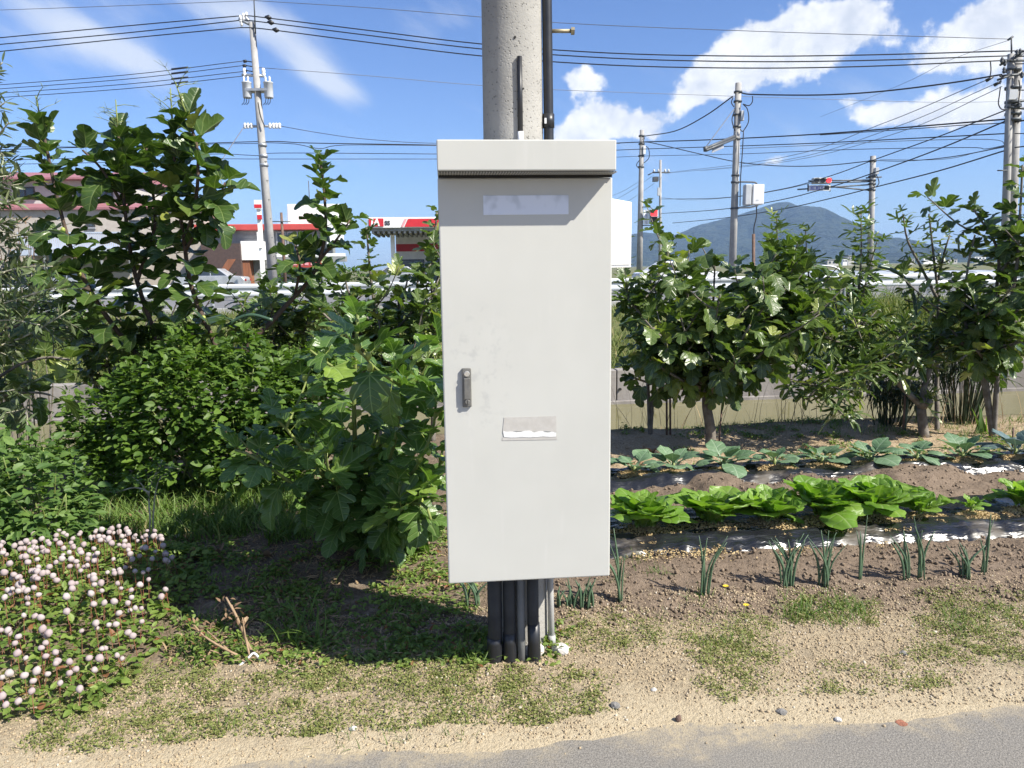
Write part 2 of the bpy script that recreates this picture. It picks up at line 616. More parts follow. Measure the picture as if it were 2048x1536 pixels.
leafmat('leaf_persicaria', (0.090, 0.150, 0.028), (0.215, 0.285, 0.060), (0.25, 0.09, 0.05), 0.55, 0.3)
leafmat('flower_pink', (0.44, 0.355, 0.355), (0.54, 0.485, 0.465), None, 0.8, 0.3, tcol=(1, 1, 1))
leafmat('grass_green', (0.075, 0.135, 0.026), (0.15, 0.225, 0.045), (0.36, 0.31, 0.15), 0.6, 0.3)
leafmat('grass_bank', (0.095, 0.135, 0.035), (0.20, 0.215, 0.065), (0.38, 0.30, 0.16), 0.7, 0.25)
leafmat('weed_mat', (0.120, 0.150, 0.038), (0.26, 0.265, 0.085), (0.36, 0.28, 0.14), 0.7, 0.25)
leafmat('straw', (0.42, 0.31, 0.18), (0.24, 0.165, 0.09), None, 0.9, 0.2, tcol=(1, 1, 1))
leafmat('leaf_dead', (0.26, 0.17, 0.10), (0.15, 0.09, 0.055), (0.40, 0.29, 0.17), 0.8, 0.2, tcol=(1, 1, 1))
leafmat('leaf_cabbage', (0.115, 0.225, 0.026), (0.215, 0.340, 0.060), None, 0.40, 0.34, vein=(0.30, 0.38, 0.16), petiole=(0.6, 0.65, 0.4))
leafmat('leaf_broccoli', (0.090, 0.165, 0.085), (0.165, 0.255, 0.140), None, 0.5, 0.2, vein=(0.32, 0.40, 0.28), petiole=(0.34, 0.42, 0.26), tcol=(1.2, 1.4, 0.7))
leafmat('leaf_broccoli_blue', (0.080, 0.130, 0.130), (0.120, 0.175, 0.175), None, 0.5, 0.2, vein=(0.28, 0.34, 0.30), tcol=(1.1, 1.3, 0.8))
leafmat('leaf_onion', (0.075, 0.130, 0.075), (0.125, 0.195, 0.115), None, 0.45, 0.15)
leafmat('pebble', (0.40, 0.315, 0.20), (0.22, 0.175, 0.12), (0.46, 0.42, 0.35), 0.9, 0.0)
leafmat('clod', (0.150, 0.112, 0.078), (0.22, 0.165, 0.115), None, 0.95, 0.0)
leafmat('husk', (0.50, 0.38, 0.20), (0.36, 0.26, 0.13), None, 0.9, 0.1, tcol=(1, 1, 1))

# ------------------------------------------------------------------ ground
def ground_h(u, v):
    """height of the ground in the lane frame"""
    u, v = np.asarray(u, float), np.asarray(v, float)
    n1 = fbm(u * 0.9, v * 0.9, 3) - 0.5
    n2 = fbm(u * 5.0, v * 5.0, 11, 5) - 0.5
    edge = v + 0.16 * (fbm(u * 2.2, v * 0.7, 21) - 0.5) + 0.08 * (fbm(u * 9, v * 6, 31) - 0.5)
    z = -0.03 + 0.045 * sst(2.04, 2.62, edge)
    near = sst(2.4, 2.9, v) * (1 - sst(12, 14, v))
    z = z + near * (0.07 * n1 + 0.022 * n2)
    right = sst(0.1, 0.6, u)
    soil = sst(3.1, 3.3, edge) * (1 - sst(3.9, 4.15, v)) * right
    furrow = sst(4.55, 4.7, v) * (1 - sst(5.1, 5.3, v)) * right
    clod = (fbm(u * 22, v * 22, 41, 4) - 0.45)
    z = z + soil * (0.045 * sst(3.15, 3.75, v) + 0.05 * clod) + furrow * (0.05 + 0.04 * clod + 0.09 * sst(.45, .75, fbm(u * 1.7, v * 1.7, 5)))
    z = z + 0.03 * sst(5.5, 6.2, v) * near
    grain = fbm(u * 45, v * 45, 51, 3) - 0.5
    z = z + near * 0.010 * grain
    bank = sst(7.15, 8.6, v + 0.25 * (fbm(u * 1.3, v, 61) - 0.5))
    z = z - bank * 1.05
    far = sst(12.13, 12.17, v)
    z = z * (1 - far) + far * (-0.07 + 0.62 * sst(12.2, 20.0, v) + 0.10 * n1 * (1 - sst(19, 20.5, v)))
    z = z - 0.15 * sst(34, 60, v)
    return z


def build_ground():
    def geo(a, b, n, first):
        # growing steps from a to b
        r = np.geomspace(first, abs(b - a), n)
        return a + np.sign(b - a) * r
    uf = np.arange(-5.6, 7.4, 0.034)
    U = np.concatenate([geo(-5.6, -7000, 34, 0.12)[::-1], uf, geo(uf[-1], 7000, 34, 0.12)])
    vf = np.arange(1.9, 7.6, 0.027)
    V = np.concatenate([geo(1.9, -300, 14, 0.3)[::-1], vf, np.arange(7.64, 12.1, 0.09), [12.13, 12.17], np.arange(12.26, 21, 0.2), geo(21, 7000, 40, 0.5)])
    UU, VV = np.meshgrid(U, V)
    Z = ground_h(UU, VV)
    nu, nv = len(U), len(V)
    idx = np.arange(nu * nv).reshape(nv, nu)
    F = np.stack([idx[:-1, :-1], idx[:-1, 1:], idx[1:, 1:], idx[1:, :-1]], -1).reshape(-1, 4)
    me = np_mesh('ground', np.stack([UU, VV, Z], -1).reshape(-1, 3), F)
    m, g, b, o = newmat('ground')
    co = g.new('ShaderNodeTexCoord').outputs['Object']
    u, v, z = g.sep(co)
    nE = g.noise(co, 2.3, 5.0, 0.6)
    nF = g.noise(co, 9.0, 5.0, 0.65)
    nG = g.noise(co, 55.0, 4.0, 0.7)
    nH = g.noise(co, 0.55, 4.0)
    ve = g.m('ADD', v, g.m('ADD', g.m('MULTIPLY', g.m('SUBTRACT', nE, 0.5), 0.55), g.m('MULTIPLY', g.m('SUBTRACT', nF, 0.5), 0.25)))
    ue = g.m('ADD', u, g.m('MULTIPLY', g.m('SUBTRACT', nE, 0.5), 0.7))
    sand = g.mix(g.ramp(nG, 0.35, 0.65), (0.50, 0.40, 0.25), (0.30, 0.235, 0.15))
    sand = g.mix(g.ramp(nF, 0.45, 0.75, 0, 0.6), sand, (0.27, 0.22, 0.15))
    fine = g.mix(g.ramp(nG, 0.3, 0.7), (0.55, 0.455, 0.30), (0.44, 0.355, 0.225))     # pale sand swept to the road's edge
    soil = g.mix(g.ramp(nG, 0.3, 0.7), (0.255, 0.190, 0.132), (0.150, 0.110, 0.075))
    soil = g.mix(g.ramp(nF, 0.4, 0.8, 0, 0.6), soil, (0.31, 0.235, 0.165))
    straw = g.mix(g.ramp(nG, 0.3, 0.7), (0.60, 0.47, 0.30), (0.34, 0.25, 0.15))
    litter = g.mix(g.ramp(nG, 0.3, 0.7), (0.27, 0.20, 0.135), (0.13, 0.095, 0.062))
    litter = g.mix(g.ramp(nF, 0.5, 0.72), litter, (0.36, 0.29, 0.20))
    bankc = g.mix(g.ramp(nF, 0.3, 0.7), (0.10, 0.105, 0.04), (0.16, 0.125, 0.075))
    emb = g.mix(g.ramp(nF, 0.3, 0.7), (0.10, 0.13, 0.038), (0.19, 0.18, 0.075))
    farc = g.mix(g.ramp(nH, 0.3, 0.7), (0.13, 0.15, 0.06), (0.22, 0.20, 0.12))
    c = g.mix(g.ramp(ve, 2.42, 2.75), fine, sand)
    right = g.ramp(ue, 0.05, 0.5)
    gard = g.mix(right, litter, soil)
    c = g.mix(g.ramp(ve, 3.05, 3.3), c, gard)
    c = g.mix(g.m('MULTIPLY', right, g.ramp(ve, 5.35, 5.6)), c, straw)
    c = g.mix(g.ramp(ve, 6.95, 7.3), c, bankc)
    c = g.mix(g.ramp(v, 12.1, 12.2), c, emb)
    c = g.mix(g.ramp(v, 33.0, 60.0), c, farc)
    c = g.mix(1.0, c, (0.77, 0.785, 0.83), 'MULTIPLY')
    g.put(b.inputs['Base Color'], c)
    b.inputs['Roughness'].default_value = 0.95
    b.inputs['Specular IOR Level'].default_value = 0.15
    bump(g, b, g.m('ADD', nG, g.m('MULTIPLY', g.noise(co, 160.0, 2.0), 0.5)), 0.012, 0.9)
    ob = link('ground', me, m)
    ob.rotation_euler = (0, 0, RA)
    tag(ob, 'sandy garden ground with brown soil sloping to a canal', 'ground', kind='structure')

    # asphalt lane
    m, g, b, o = newmat('asphalt')
    co = g.new('ShaderNodeTexCoord').outputs['Object']
    n1, n2, n3 = g.noise(co, 1.4, 5.0), g.noise(co, 130.0, 3.0, 0.7), g.vor(co, 210.0)
    c = g.mix(g.ramp(n2, 0.35, 0.65), (0.150, 0.140, 0.128), (0.295, 0.272, 0.245))
    c = g.mix(g.ramp(n3, 0.10, 0.24), (0.44, 0.42, 0.39), c)
    c = g.mix(g.ramp(n1, 0.42, 0.75, 0, 0.35), c, (0.27, 0.25, 0.22))
    _, vv, _ = g.sep(co)
    dust = g.m('ADD', vv, g.m('MULTIPLY', g.m('SUBTRACT', g.noise(co, 3.2, 6.0, 0.7), 0.5), 0.75))
    c = g.mix(g.m('MULTIPLY', g.ramp(dust, 2.24, 2.52), g.ramp(g.noise(co, 40.0, 4.0, .7), 0.25, 0.6)), c, (0.50, 0.41, 0.27))
    c = g.mix(1.0, c, (0.75, 0.75, 0.73), 'MULTIPLY')
    g.put(b.inputs['Base Color'], c)
    b.inputs['Roughness'].default_value = 0.9
    bump(g, b, g.m('ADD', n2, g.m('MULTIPLY', n3, 1.2)), 0.003, 0.45)
    mb = MB()
    mb.grid(lambda s, t: (-60 + 120 * s, -1.6 + 4.35 * t, 0.0), 25, 5)
    o = mb.build('asphalt_lane', m, uv=True)
    tag(o, 'grey asphalt lane with a sandy ragged edge', 'lane', kind='structure')


build_ground()


def gz(u, v):
    return float(ground_h(np.array([u]), np.array([v]))[0])


def gzw(x, y):
    q = w2uv((x, y, 0))
    return gz(q.x, q.y)


def build_canal():
    m, g, b, o = newmat('water')
    co = g.new('ShaderNodeTexCoord').outputs['Object']
    n = g.noise(co, 1.1, 3.0)
    g.put(b.inputs['Base Color'], g.mix(g.ramp(n, 0.3, 0.7), (0.150, 0.140, 0.065), (0.175, 0.160, 0.08)))
    b.inputs['Roughness'].default_value = 0.07
    b.inputs['IOR'].default_value = 1.33
    bump(g, b, g.noise(co, 5.0, 3.0), 0.006, 0.35)
    mb = MB()
    mb.grid(lambda s, t: (-80 + 160 * s, 7.3 + 4.85 * t, -0.6), 41, 9)
    o = mb.build('canal_water', m, uv=True)
    tag(o, 'murky olive water of the canal behind the fig trees', 'water', kind='structure')
    # concrete canal wall, cast in bays
    w = thing('canal_wall', 'stained grey concrete wall along the far side of the canal', 'wall', (0, 12.12, -1.2), uv=True)
    L = 3.0
    for k in range(-8, 9):
        mb = MB()
        dz = 0.008 * math.sin(k * 2.3)
        mb.prism([(12.0 + 0.004 * (k % 3), -1.2), (12.0 + 0.004 * (k % 3), -0.04 + dz), (12.24, -0.04 + dz), (12.24, -1.2)], 'x', k * L + 0.008, (k + 1) * L - 0.008)
        o = mb.build('wall_bay', MATS['concrete_wall'], w, bevel=0.012)
    mb = MB()
    mb.box(-24, 24, 11.93, 11.999, -1.2, -0.545)
    mb.build('footing', MATS['concrete_wall'], w, bevel=0.01)
    # drain holes
    for px, py in ((1240, 778), (1312, 778), (1570, 767), (1740, 744), (160, 800)):
        q = atv(px, py, 12.0)
        o = MB().cyl((q.x, 11.97, q.z), (q.x, 12.03, q.z), 0.022, n=10).build('drain_hole', MATS['rubber'], w)


build_canal()


def build_highway():
    mb = MB()
    mb.grid(lambda s, t: (-300 + 600 * s, 20.9 + 10 * t, 0.60), 31, 3)
    o = mb.build('highway', pm('asphalt_far', (0.16, 0.16, 0.165), (0.13, 0.13, 0.135), 0.8, 0.9), uv=True)
    tag(o, 'grey highway on the bank beyond the guard rail', 'road', kind='structure')
    mb = MB().box(-120, 120, 20.15, 20.5, -0.2, 0.70)
    o = mb.build('highway_kerb', MATS['concrete_pale'], uv=True)
    tag(o, 'long concrete kerb edging the highway bank', 'kerb', kind='structure')
    mb = MB().box(-120, 120, 31, 31.3, 0.3, 0.72)
    o = mb.build('far_kerb', MATS['concrete_pale'], uv=True)
    tag(o, 'pale kerb on the far side of the highway', 'kerb', kind='structure')
    gr = thing('guard_rail', 'long white corrugated guard rail along the highway bank', 'guard rail', (0, 20.4, 0.7), uv=True)
    top = 1.33
    W = [(20.34, top), (20.30, top - .05), (20.30, top - .10), (20.34, top - .15), (20.34, top - .20), (20.30, top - .25), (20.30, top - .30), (20.34, top - .35)]
    prof = W + [(y + 0.02, z) for y, z in W[::-1]]
    for k in range(-10, 14):
        mb = MB().prism(prof, 'x', k * 4 + 0.004, k * 4 + 3.996)
        mb.build('rail_beam', MATS['rail_white'], gr)
    for k in range(-20, 28):
        MB().cyl((k * 2.0 + .3, 20.43, 0.70), (k * 2.0 + .3, 20.43, top + 0.03), 0.055, n=10).build('post', MATS['rail_white'], gr)


build_highway()


# ------------------------------------------------------------------ mountain, hills
def build_hills():
    m, g, b, o = newmat('forest_hill')
    co = g.new('ShaderNodeTexCoord').outputs['Object']
    n1, n2 = g.noise(co, 0.006, 6.0, 0.65), g.noise(co, 0.035, 5.0, 0.7)
    c = g.mix(g.ramp(n2, 0.35, 0.65), (0.014, 0.022, 0.020), (0.050, 0.062, 0.038))
    c = g.mix(g.ramp(n1, 0.5, 0.75, 0, 0.6), c, (0.07, 0.078, 0.05))
    g.put(b.inputs['Base Color'], c)
    b.inputs['Roughness'].default_value = 1.0
    b.inputs['Specular IOR Level'].default_value = 0.0
    bump(g, b, g.m('ADD', n2, g.m('MULTIPLY', n1, 2.5)), 22.0, 1.0)

    def ridge(name, label, prof, D, depth, amp, cat='mountain'):
        """a range whose skyline runs through the photo's ridge, with spurs and gullies"""
        pts = [at(px, py, D) for px, py in prof]
        X = np.array([p.x for p in pts])
        Zr = np.array([p.z for p in pts])
        nx, ny = 260, 60
        xs = np.linspace(X[0], X[-1], nx)
        zs = np.maximum(np.interp(xs, X, Zr), 0)
        tt = np.linspace(-1, 1, ny)
        XX, TT = np.meshgrid(xs, tt)
        fall = np.maximum(0.0, 1 - np.abs(TT)) ** .9
        s = fbm(XX / (depth * .18), TT * 2.2 + XX / (depth * .9), 71, 5) - 0.5
        zz = zs[None] * (fall + amp * s * 4 * fall * (1 - fall)) + (fbm(XX / 22.0, TT * 14, 81, 2) - 0.5) * zs[None] * .03
        zz = np.maximum(zz, -2.0)
        zz[0], zz[-1] = -2.0, -2.0
        vs = np.stack([XX, D + TT * depth, zz], -1).reshape(-1, 3).tolist()
        fs = []
        for j in range(ny - 1):
            for i in range(nx - 1):
                fs.append((j * nx + i, j * nx + i + 1, (j + 1) * nx + i + 1, (j + 1) * nx + i))
        mb = MB()
        mb.add(vs, fs, True)
        o = mb.build(name, m)
        tag(o, label, cat, kind='structure')

    ridge('mountain', 'blue hazy wooded mountain rising behind the crossing', [(820, 545), (1000, 515), (1150, 488), (1285, 463), (1345, 470), (1400, 448), (1470, 430), (1520, 414), (1548, 405), (1572, 402), (1620, 419), (1690, 447), (1740, 472),
          (1790, 488), (1850, 497), (1930, 512), (2060, 522), (2300, 545)], 3400, 900, 0.5)
    ridge('distant_hill', 'low wooded hill to the right of the mountain', [(1600, 545), (1760, 508), (1850, 494), (1960, 499), (2080, 494), (2300, 505), (2600, 545)], 2300, 400, 0.4, 'hill')


build_hills()


# ------------------------------------------------------------------ the utility pole with its cabinet
def build_pole():
    bx, by = 0.018, 3.12
    t = thing('utility_pole', 'thick speckled concrete utility pole behind the grey cabinet', 'utility pole', (bx, by, 0))
    m, g, b, o = newmat('pole_concrete')
    co = g.new('ShaderNodeTexCoord').outputs['Object']
    n1, n2 = g.noise(co, 6.0, 5.0), g.noise(co, 90.0, 3.0, 0.7)
    c = g.mix(g.ramp(n1, 0.3, 0.7), (0.325, 0.315, 0.29), (0.26, 0.252, 0.232))
    sp = g.ramp(g.vor(co, 75.0), 0.12, 0.30)
    spn = g.ramp(g.noise(co, 12.0, 3.0), 0.42, 0.62)
    c = g.mix(g.m('MULTIPLY', g.m('SUBTRACT', 1.0, sp), spn), c, (0.12, 0.115, 0.105))
    g.put(b.inputs['Base Color'], c)
    b.inputs['Roughness'].default_value = 0.85
    bump(g, b, g.m('ADD', n2, g.m('MULTIPLY', sp, 0.6)), 0.003, 0.8)
    mb = MB()
    zs = [-.1, 0.0, 1, 2, 3, 4, 6, 9]
    mb.tube([(bx, by, z) for z in zs], [0.127 - 0.0035 * max(z, 0) for z in zs], 48)
    mb.build('shaft', m, t)
    r = 0.12

    def front(px, py):   # point on the pole's front surface
        p = at(px, py, by - r)
        dx = min(max((p.x - bx) / r, -.99), .99)
        return Vector((p.x, by - r * math.sqrt(1 - dx * dx), p.z))
    # bolt holes
    for px, py in ((1030, 74), (1047, 176)):
        p = front(px, py)
        n = (p - Vector((bx, by, p.z))).normalized()
        MB().cyl(p - n * .004, p + n * .0015, 0.0045 if py < 100 else .003, n=10).build('bolt_hole', MATS['rubber'], t)
    # short black moulding on the front with a pale foot
    p0, p1 = front(1038.5, 113), front(1040.5, 270)
    off = Vector((0.001, -.006, 0))
    MB().tube([p0 + off, p1 + off], [.0098, .0098], 8).build('cable_moulding', MATS['black_plastic'], t)
    MB().tube([p1 + off + Vector((0, 0, .012)), p1 + off + Vector((0, 0, -.06))], [.0115, .0115], 8).build('moulding_foot', MATS['white_paint'], t)
    # black riser duct on the right with a coupling and a strip of white tape
    q0, q1 = at(1093, -60, by - .02), at(1098, 300, by - .02)
    MB().tube([Vector((q0.x + .004, by - .02, 5)), q0, q1, Vector((q1.x, by - .02, .55))], .0195, 14).build('riser_duct', MATS['black_plastic'], t)
    c0, c1 = at(1097, 228, by - .02), at(1097, 256, by - .02)
    cp = MB().tube([c0, c1], .0235, 14).build('coupling', MATS['black_plastic'], t)
    a0, a1 = at(1091, 236, by - .044), at(1091.5, 247, by - .044)
    MB().box(a0.x - .004, a0.x + .004, by - .0455, by - .043, a1.z, a0.z).build('tape', MATS['white_paint'], cp)
    MB().tube([(bx + .06, by - .07, 2.85), (bx + .125, by - .045, 2.85)], .006, 6).build('clamp', MATS['steel_zinc'], t)
    # step bolt with a hex head
    s0, s1 = at(1090, 62, by), at(1142, 62, by)
    sb = MB().tube([s0, s1], .0075, 10).build('step_bolt', MATS['bolt_brass'] if 'bolt_brass' in MATS else pm('bolt_brass', (0.30, 0.26, 0.17), (0.22, 0.19, 0.13), 30, .5, metal=.5), t)
    h1 = at(1149, 62, by)
    MB().tube([s1, h1], .0145, 6, smooth=False).build('bolt_head', MATS['bolt_brass'], sb)

    # ducts running up from the ground into the cabinet
    base = 0.0
    for i, (px, rr, mat) in enumerate(((990, .030, 'duct_grey'), (1019, .026, 'duct_grey'), (1042, .017, 'duct_light'), (1066, .024, 'duct_grey'))):
        p = at(px, 1235, 2.94)
        if mat not in MATS:
            pm('duct_light', (0.16, 0.165, 0.165), (0.12, 0.122, 0.125), 7, .6)
        d = thing('cable_duct', ('leftmost thick dark duct under the cabinet', 'second dark duct from the left under the cabinet',
                                 'slim pale duct between the dark ducts under the cabinet', 'rightmost dark duct under the cabinet with taped foot')[i], 'cable duct', (p.x, p.y, 0))
        jx = 0.012 * (i - 1.5)
        MB().tube([(p.x + jx * .3, p.y, -.05), (p.x, p.y, .15), (p.x, p.y + .01, .56)], rr, 14).build('pipe', MATS[mat], d)
        if rr > .02:
            tp = MB()
            tp.tube([(p.x + jx * .25, p.y, -.02), (p.x + jx * .2, p.y, .03), (p.x + jx * .2, p.y, .06), (p.x + jx * .2, p.y, .10), (p.x + jx * .1, p.y, .125 + .02 * i)], [rr + .006, rr + .003, rr + .004, rr + .002, rr + .0015], 14)
            tp.build('tape_wrap', MATS['black_plastic'], d)
    p = at(1101, 1235, 3.06)
    d = thing('earth_conduit', 'thin pale grey conduit at the right of the pole foot', 'conduit', (p.x, p.y, 0))
    MB().tube([(p.x + .006, p.y, -.05), (p.x, p.y, .3), (p.x - .002, p.y, 1.0)], .0135, 12).build('pipe', pm('pvc_grey', (0.40, 0.40, 0.39), (0.33, 0.33, 0.32), 6, .5), d)
    MB().tube([(p.x + .006, p.y, .02), (p.x + .005, p.y, .07)], .0165, 12).build('socket', MATS['pvc_grey'], d)


build_pole()


def build_cabinet():
    m, g, b, o = newmat('cabinet_paint')
    co = g.new('ShaderNodeTexCoord').outputs['Object']
    x, y, z = g.sep(co)
    n1 = g.noise(co, 2.2, 5.0)
    mp = g.new('ShaderNodeMapping')
    mp.inputs['Scale'].default_value = (1, 1, .1)
    g.put(mp.inputs[0], co)
    n2 = g.noise(mp.outputs[0], 26.0, 5.0)
    c = g.mix(g.ramp(n1, 0.3, 0.7), (0.475, 0.475, 0.443), (0.445, 0.445, 0.414))
    c = g.mix(g.ramp(n2, 0.58, 0.8, 0, 0.35), c, (0.52, 0.515, 0.49))
    # grime rubbed round the lock
    dx = g.m('MULTIPLY', g.m('ADD', x, 0.18), 6.0)
    dz = g.m('MULTIPLY', g.m('SUBTRACT', z, 0.82), 3.4)
    r = g.m('MULTIPLY_ADD', dx, dx, g.m('MULTIPLY', dz, dz))
    sm = g.m('MULTIPLY', g.ramp(r, 0.0, 1.0, 1.0, 0.0), g.ramp(g.noise(co, 22.0, 6.0, 0.65), 0.50, 0.66))
    c = g.mix(g.m('MULTIPLY', sm, 0.45), c, (0.33, 0.33, 0.325))
    chips = g.ramp(g.noise(co, 60.0, 3.0, 0.6), 0.74, 0.78)
    c = g.mix(chips, c, (0.58, 0.58, 0.56))
    g.put(b.inputs['Base Color'], c)
    g.put(b.inputs['Roughness'], g.ramp(n2, 0.3, 0.7, 0.42, 0.55))
    b.inputs['Specular IOR Level'].default_value = 0.4
    bump(g, b, g.noise(co, 3.5, 2.0), 0.006, 0.25)
    CP = m
    yaw = math.radians(5.0)
    bot = at(1060, 1160, 2.72)
    base = Vector((bot.x, 2.72, bot.z))
    t = thing('cabinet', 'tall pale grey metal cabinet with a rain hood fixed to the concrete pole', 'cabinet', base)
    OFF[t] = Vector((0, 0, 0))
    t.rotation_euler = (0, 0, yaw)

    def loc(px, py, yl=0.0):
        """photo pixel met with the cabinet's own plane y = yl, in cabinet coordinates"""
        n = Vector((-math.sin(yaw), math.cos(yaw), 0))
        o_ = base + n * yl
        d = pray(px, py)
        c_ = Vector((0, 0, CAMH))
        w = c_ + d * ((o_ - c_).dot(n) / d.dot(n))
        q = w - base
        return Vector((q.x * math.cos(yaw) + q.y * math.sin(yaw), yl, q.z))
    HP = .102                        # how far the hood stands out
    hb = loc(1050, 341, -HP).z
    ht = loc(1050, 279, -HP).z
    W = 0.310
    MB().box(-W + .006, W - .006, .024, .262, .004, hb).build('body', CP, t, bevel=.004)
    d = MB().box(-W, W, 0, .022, 0, hb - .012).build('door', CP, t, bevel=.005)
    # gasket line between door and body
    MB().box(-W + .010, W - .010, .0222, .0238, .008, hb - .02).build('gasket', MATS['rubber'], t)
    h = MB()
    h.prism([(-HP, hb), (-HP, ht), (.27, ht + .02), (.27, hb + .010), (.0, hb + .010), (-HP + .012, hb)], 'x', loc(873.5, 310, -HP).x, loc(1233, 310, -HP).x)
    ho = h.build('rain_hood', CP, t, bevel=.004)
    ms, gs, bs, os_ = newmat('vent_strip')
    cs = gs.new('ShaderNodeTexCoord').outputs['Object']
    sx, sy, sz = gs.sep(cs)
    hole = gs.m('MULTIPLY', gs.ramp(gs.m('ABSOLUTE', gs.m('SUBTRACT', gs.m('FRACT', gs.m('MULTIPLY', sx, 105.0)), 0.5)), 0.22, 0.30, 1.0, 0.0),
                gs.ramp(gs.m('ABSOLUTE', gs.m('SUBTRACT', gs.m('FRACT', gs.m('MULTIPLY', sy, 30.0)), 0.5)), 0.30, 0.36, 1.0, 0.0))
    gs.put(bs.inputs['Base Color'], gs.mix(hole, (0.36, 0.355, 0.34), (0.012, 0.012, 0.012)))
    bs.inputs['Roughness'].default_value = .6
    MB().box(-W + .004, W - .004, -HP + .014, -.012, hb - .004, hb - .001).build('vent_strip', ms, ho)
    MB().box(-W + .004, W - .004, -.011, -.001, hb - .012, hb + .003).build('dark_strip', MATS['rubber'], ho)  # black strip where the hood's underside meets the door
    # blurred white name plate
    mp_, gp_, bp_, op_ = newmat('name_plate')
    cp = gp_.new('ShaderNodeTexCoord').outputs['Object']
    nn = gp_.noise(cp, 20.0, 1.0)
    gp_.put(bp_.inputs['Base Color'], gp_.mix(gp_.ramp(nn, 0.5, 0.72, 0, .6), (0.62, 0.66, 0.74), (0.40, 0.44, 0.50)))
    bp_.inputs['Roughness'].default_value = .5
    a, c_ = loc(966, 391), loc(1137, 429)
    MB().box(a.x, c_.x, -.0025, -.0003, c_.z, a.z).build('name_plate', mp_, d, bevel=.001)
    # lock handle
    a, c_ = loc(924, 736), loc(943, 813)
    hx, hz = (a.x + c_.x) / 2, (a.z + c_.z) / 2
    hw, hh = .0165, (a.z - c_.z) / 2
    ZN = pm('handle_zinc', (0.20, 0.195, 0.18), (0.15, 0.147, 0.135), 40, .45, metal=.5)
    hd = MB().box(hx - hw, hx + hw, -.012, -.0003, hz - hh, hz + hh).build('lock_handle', ZN, d, bevel=.003)
    MB().box(hx - hw + .006, hx + hw - .004, -.020, -.0122, hz - hh + .03, hz + hh - .035).build('lever', ZN, hd, bevel=.002)
    MB().cyl((hx + .001, -.0185, hz + hh - .020), (hx + .001, -.0122, hz + hh - .020), .0105, n=20).build('push_button', pm('button_steel', (.62, .61, .58), None, 20, .25, metal=.7), hd, bevel=.0015)
    MB().cyl((hx + .001, -.0195, hz - hh + .020), (hx + .001, -.0122, hz - hh + .020), .0095, n=20).build('key_lock', ZN, hd, bevel=.0015)
    MB().box(hx, hx + .002, -.0200, -.0193, hz - hh + .013, hz - hh + .027).build('key_slot', MATS['rubber'], hd)
    # old sticker: tan upper part, torn white lower part
    pm('sticker_tan', (0.435, 0.418, 0.39), (0.39, 0.373, 0.345), 30, .75)
    pm('sticker_white', (0.72, 0.72, 0.70), (0.58, 0.58, 0.565), 60, .7)
    P = [loc(*q) for q in ((1008, 835), (1112, 832), (1113, 864), (1090, 862), (1060, 864), (1030, 862), (1005, 866))]
    mb = MB()
    n = len(P)
    mb.add([(q.x, -.0006, q.z) for q in P] + [(q.x, -.0016, q.z) for q in P], [tuple(range(n, 2 * n))[::1], tuple(range(n))[::-1]] + [(i, (i + 1) % n, n + (i + 1) % n, n + i) for i in range(n)])
    st = mb.build('old_sticker', MATS['sticker_tan'], d)
    rw = random.Random(3)
    top = [(1006 + 106 * k / 12, 863.5 + rw.uniform(-2.5, 2.0)) for k in range(13)]
    btm = [(1112 - 104 * k / 8, 873 + rw.uniform(-1, 1) + .2 * k) for k in range(9)]
    P = [loc(*q) for q in top + btm]
    n = len(P)
    mb = MB()
    mb.add([(q.x, -.0019, q.z) for q in P] + [(q.x, -.0026, q.z) for q in P], [tuple(range(n, 2 * n)), tuple(range(n))[::-1]] + [(i, (i + 1) % n, n + (i + 1) % n, n + i) for i in range(n)])
    mb.build('torn_paper', MATS['sticker_white'], st)
    P = [loc(*q) for q in ((1005, 874), (1113, 872), (1114, 879), (1004, 881))]
    mb = MB()
    mb.add([(q.x, -.0006, q.z) for q in P] + [(q.x, -.0013, q.z) for q in P], [(4, 5, 6, 7), (3, 2, 1, 0)] + [(i, (i + 1) % 4, 4 + (i + 1) % 4, 4 + i) for i in range(4)])
    mb.build('sticker_edge', MATS['sticker_tan'], st)
    # brackets and bands behind, holding it to the pole
    for zz in (.25, 1.25):
        br = MB()
        br.box(-.13, .03, .262, .29, zz, zz + .05)
        br.build('bracket', MATS['steel_zinc'], t)

    # white meter box on the right of the pole
    a, c_ = at(1264, 404, 3.13), at(1264, 535, 3.13)
    p0 = at(1200, 392, 2.99)
    t2 = thing('meter_box', 'small white meter box behind the right side of the cabinet', 'meter box', (p0.x, p0.y, c_.z))
    ang = math.atan2(a.y - p0.y, a.x - p0.x)
    L = math.hypot(a.x - p0.x, a.y - p0.y)
    t2.rotation_euler = (0, 0, ang)
    OFF[t2] = Vector((0, 0, 0))
    hgt = a.z - c_.z
    mb = MB()
    mb.prism([(0, 0), (L, 0), (L, hgt), (0, hgt + .012)], 'y', 0, .16)
    mb.build('case', MATS['white_paint'], t2, bevel=.004)
    mb = MB()
    mb.prism([(.012, .012), (L - .012, .012), (L - .012, hgt - .014), (.012, hgt - .003)], 'y', -.006, -.0005)
    mb.build('lid', MATS['white_paint'], t2, bevel=.002)


build_cabinet()


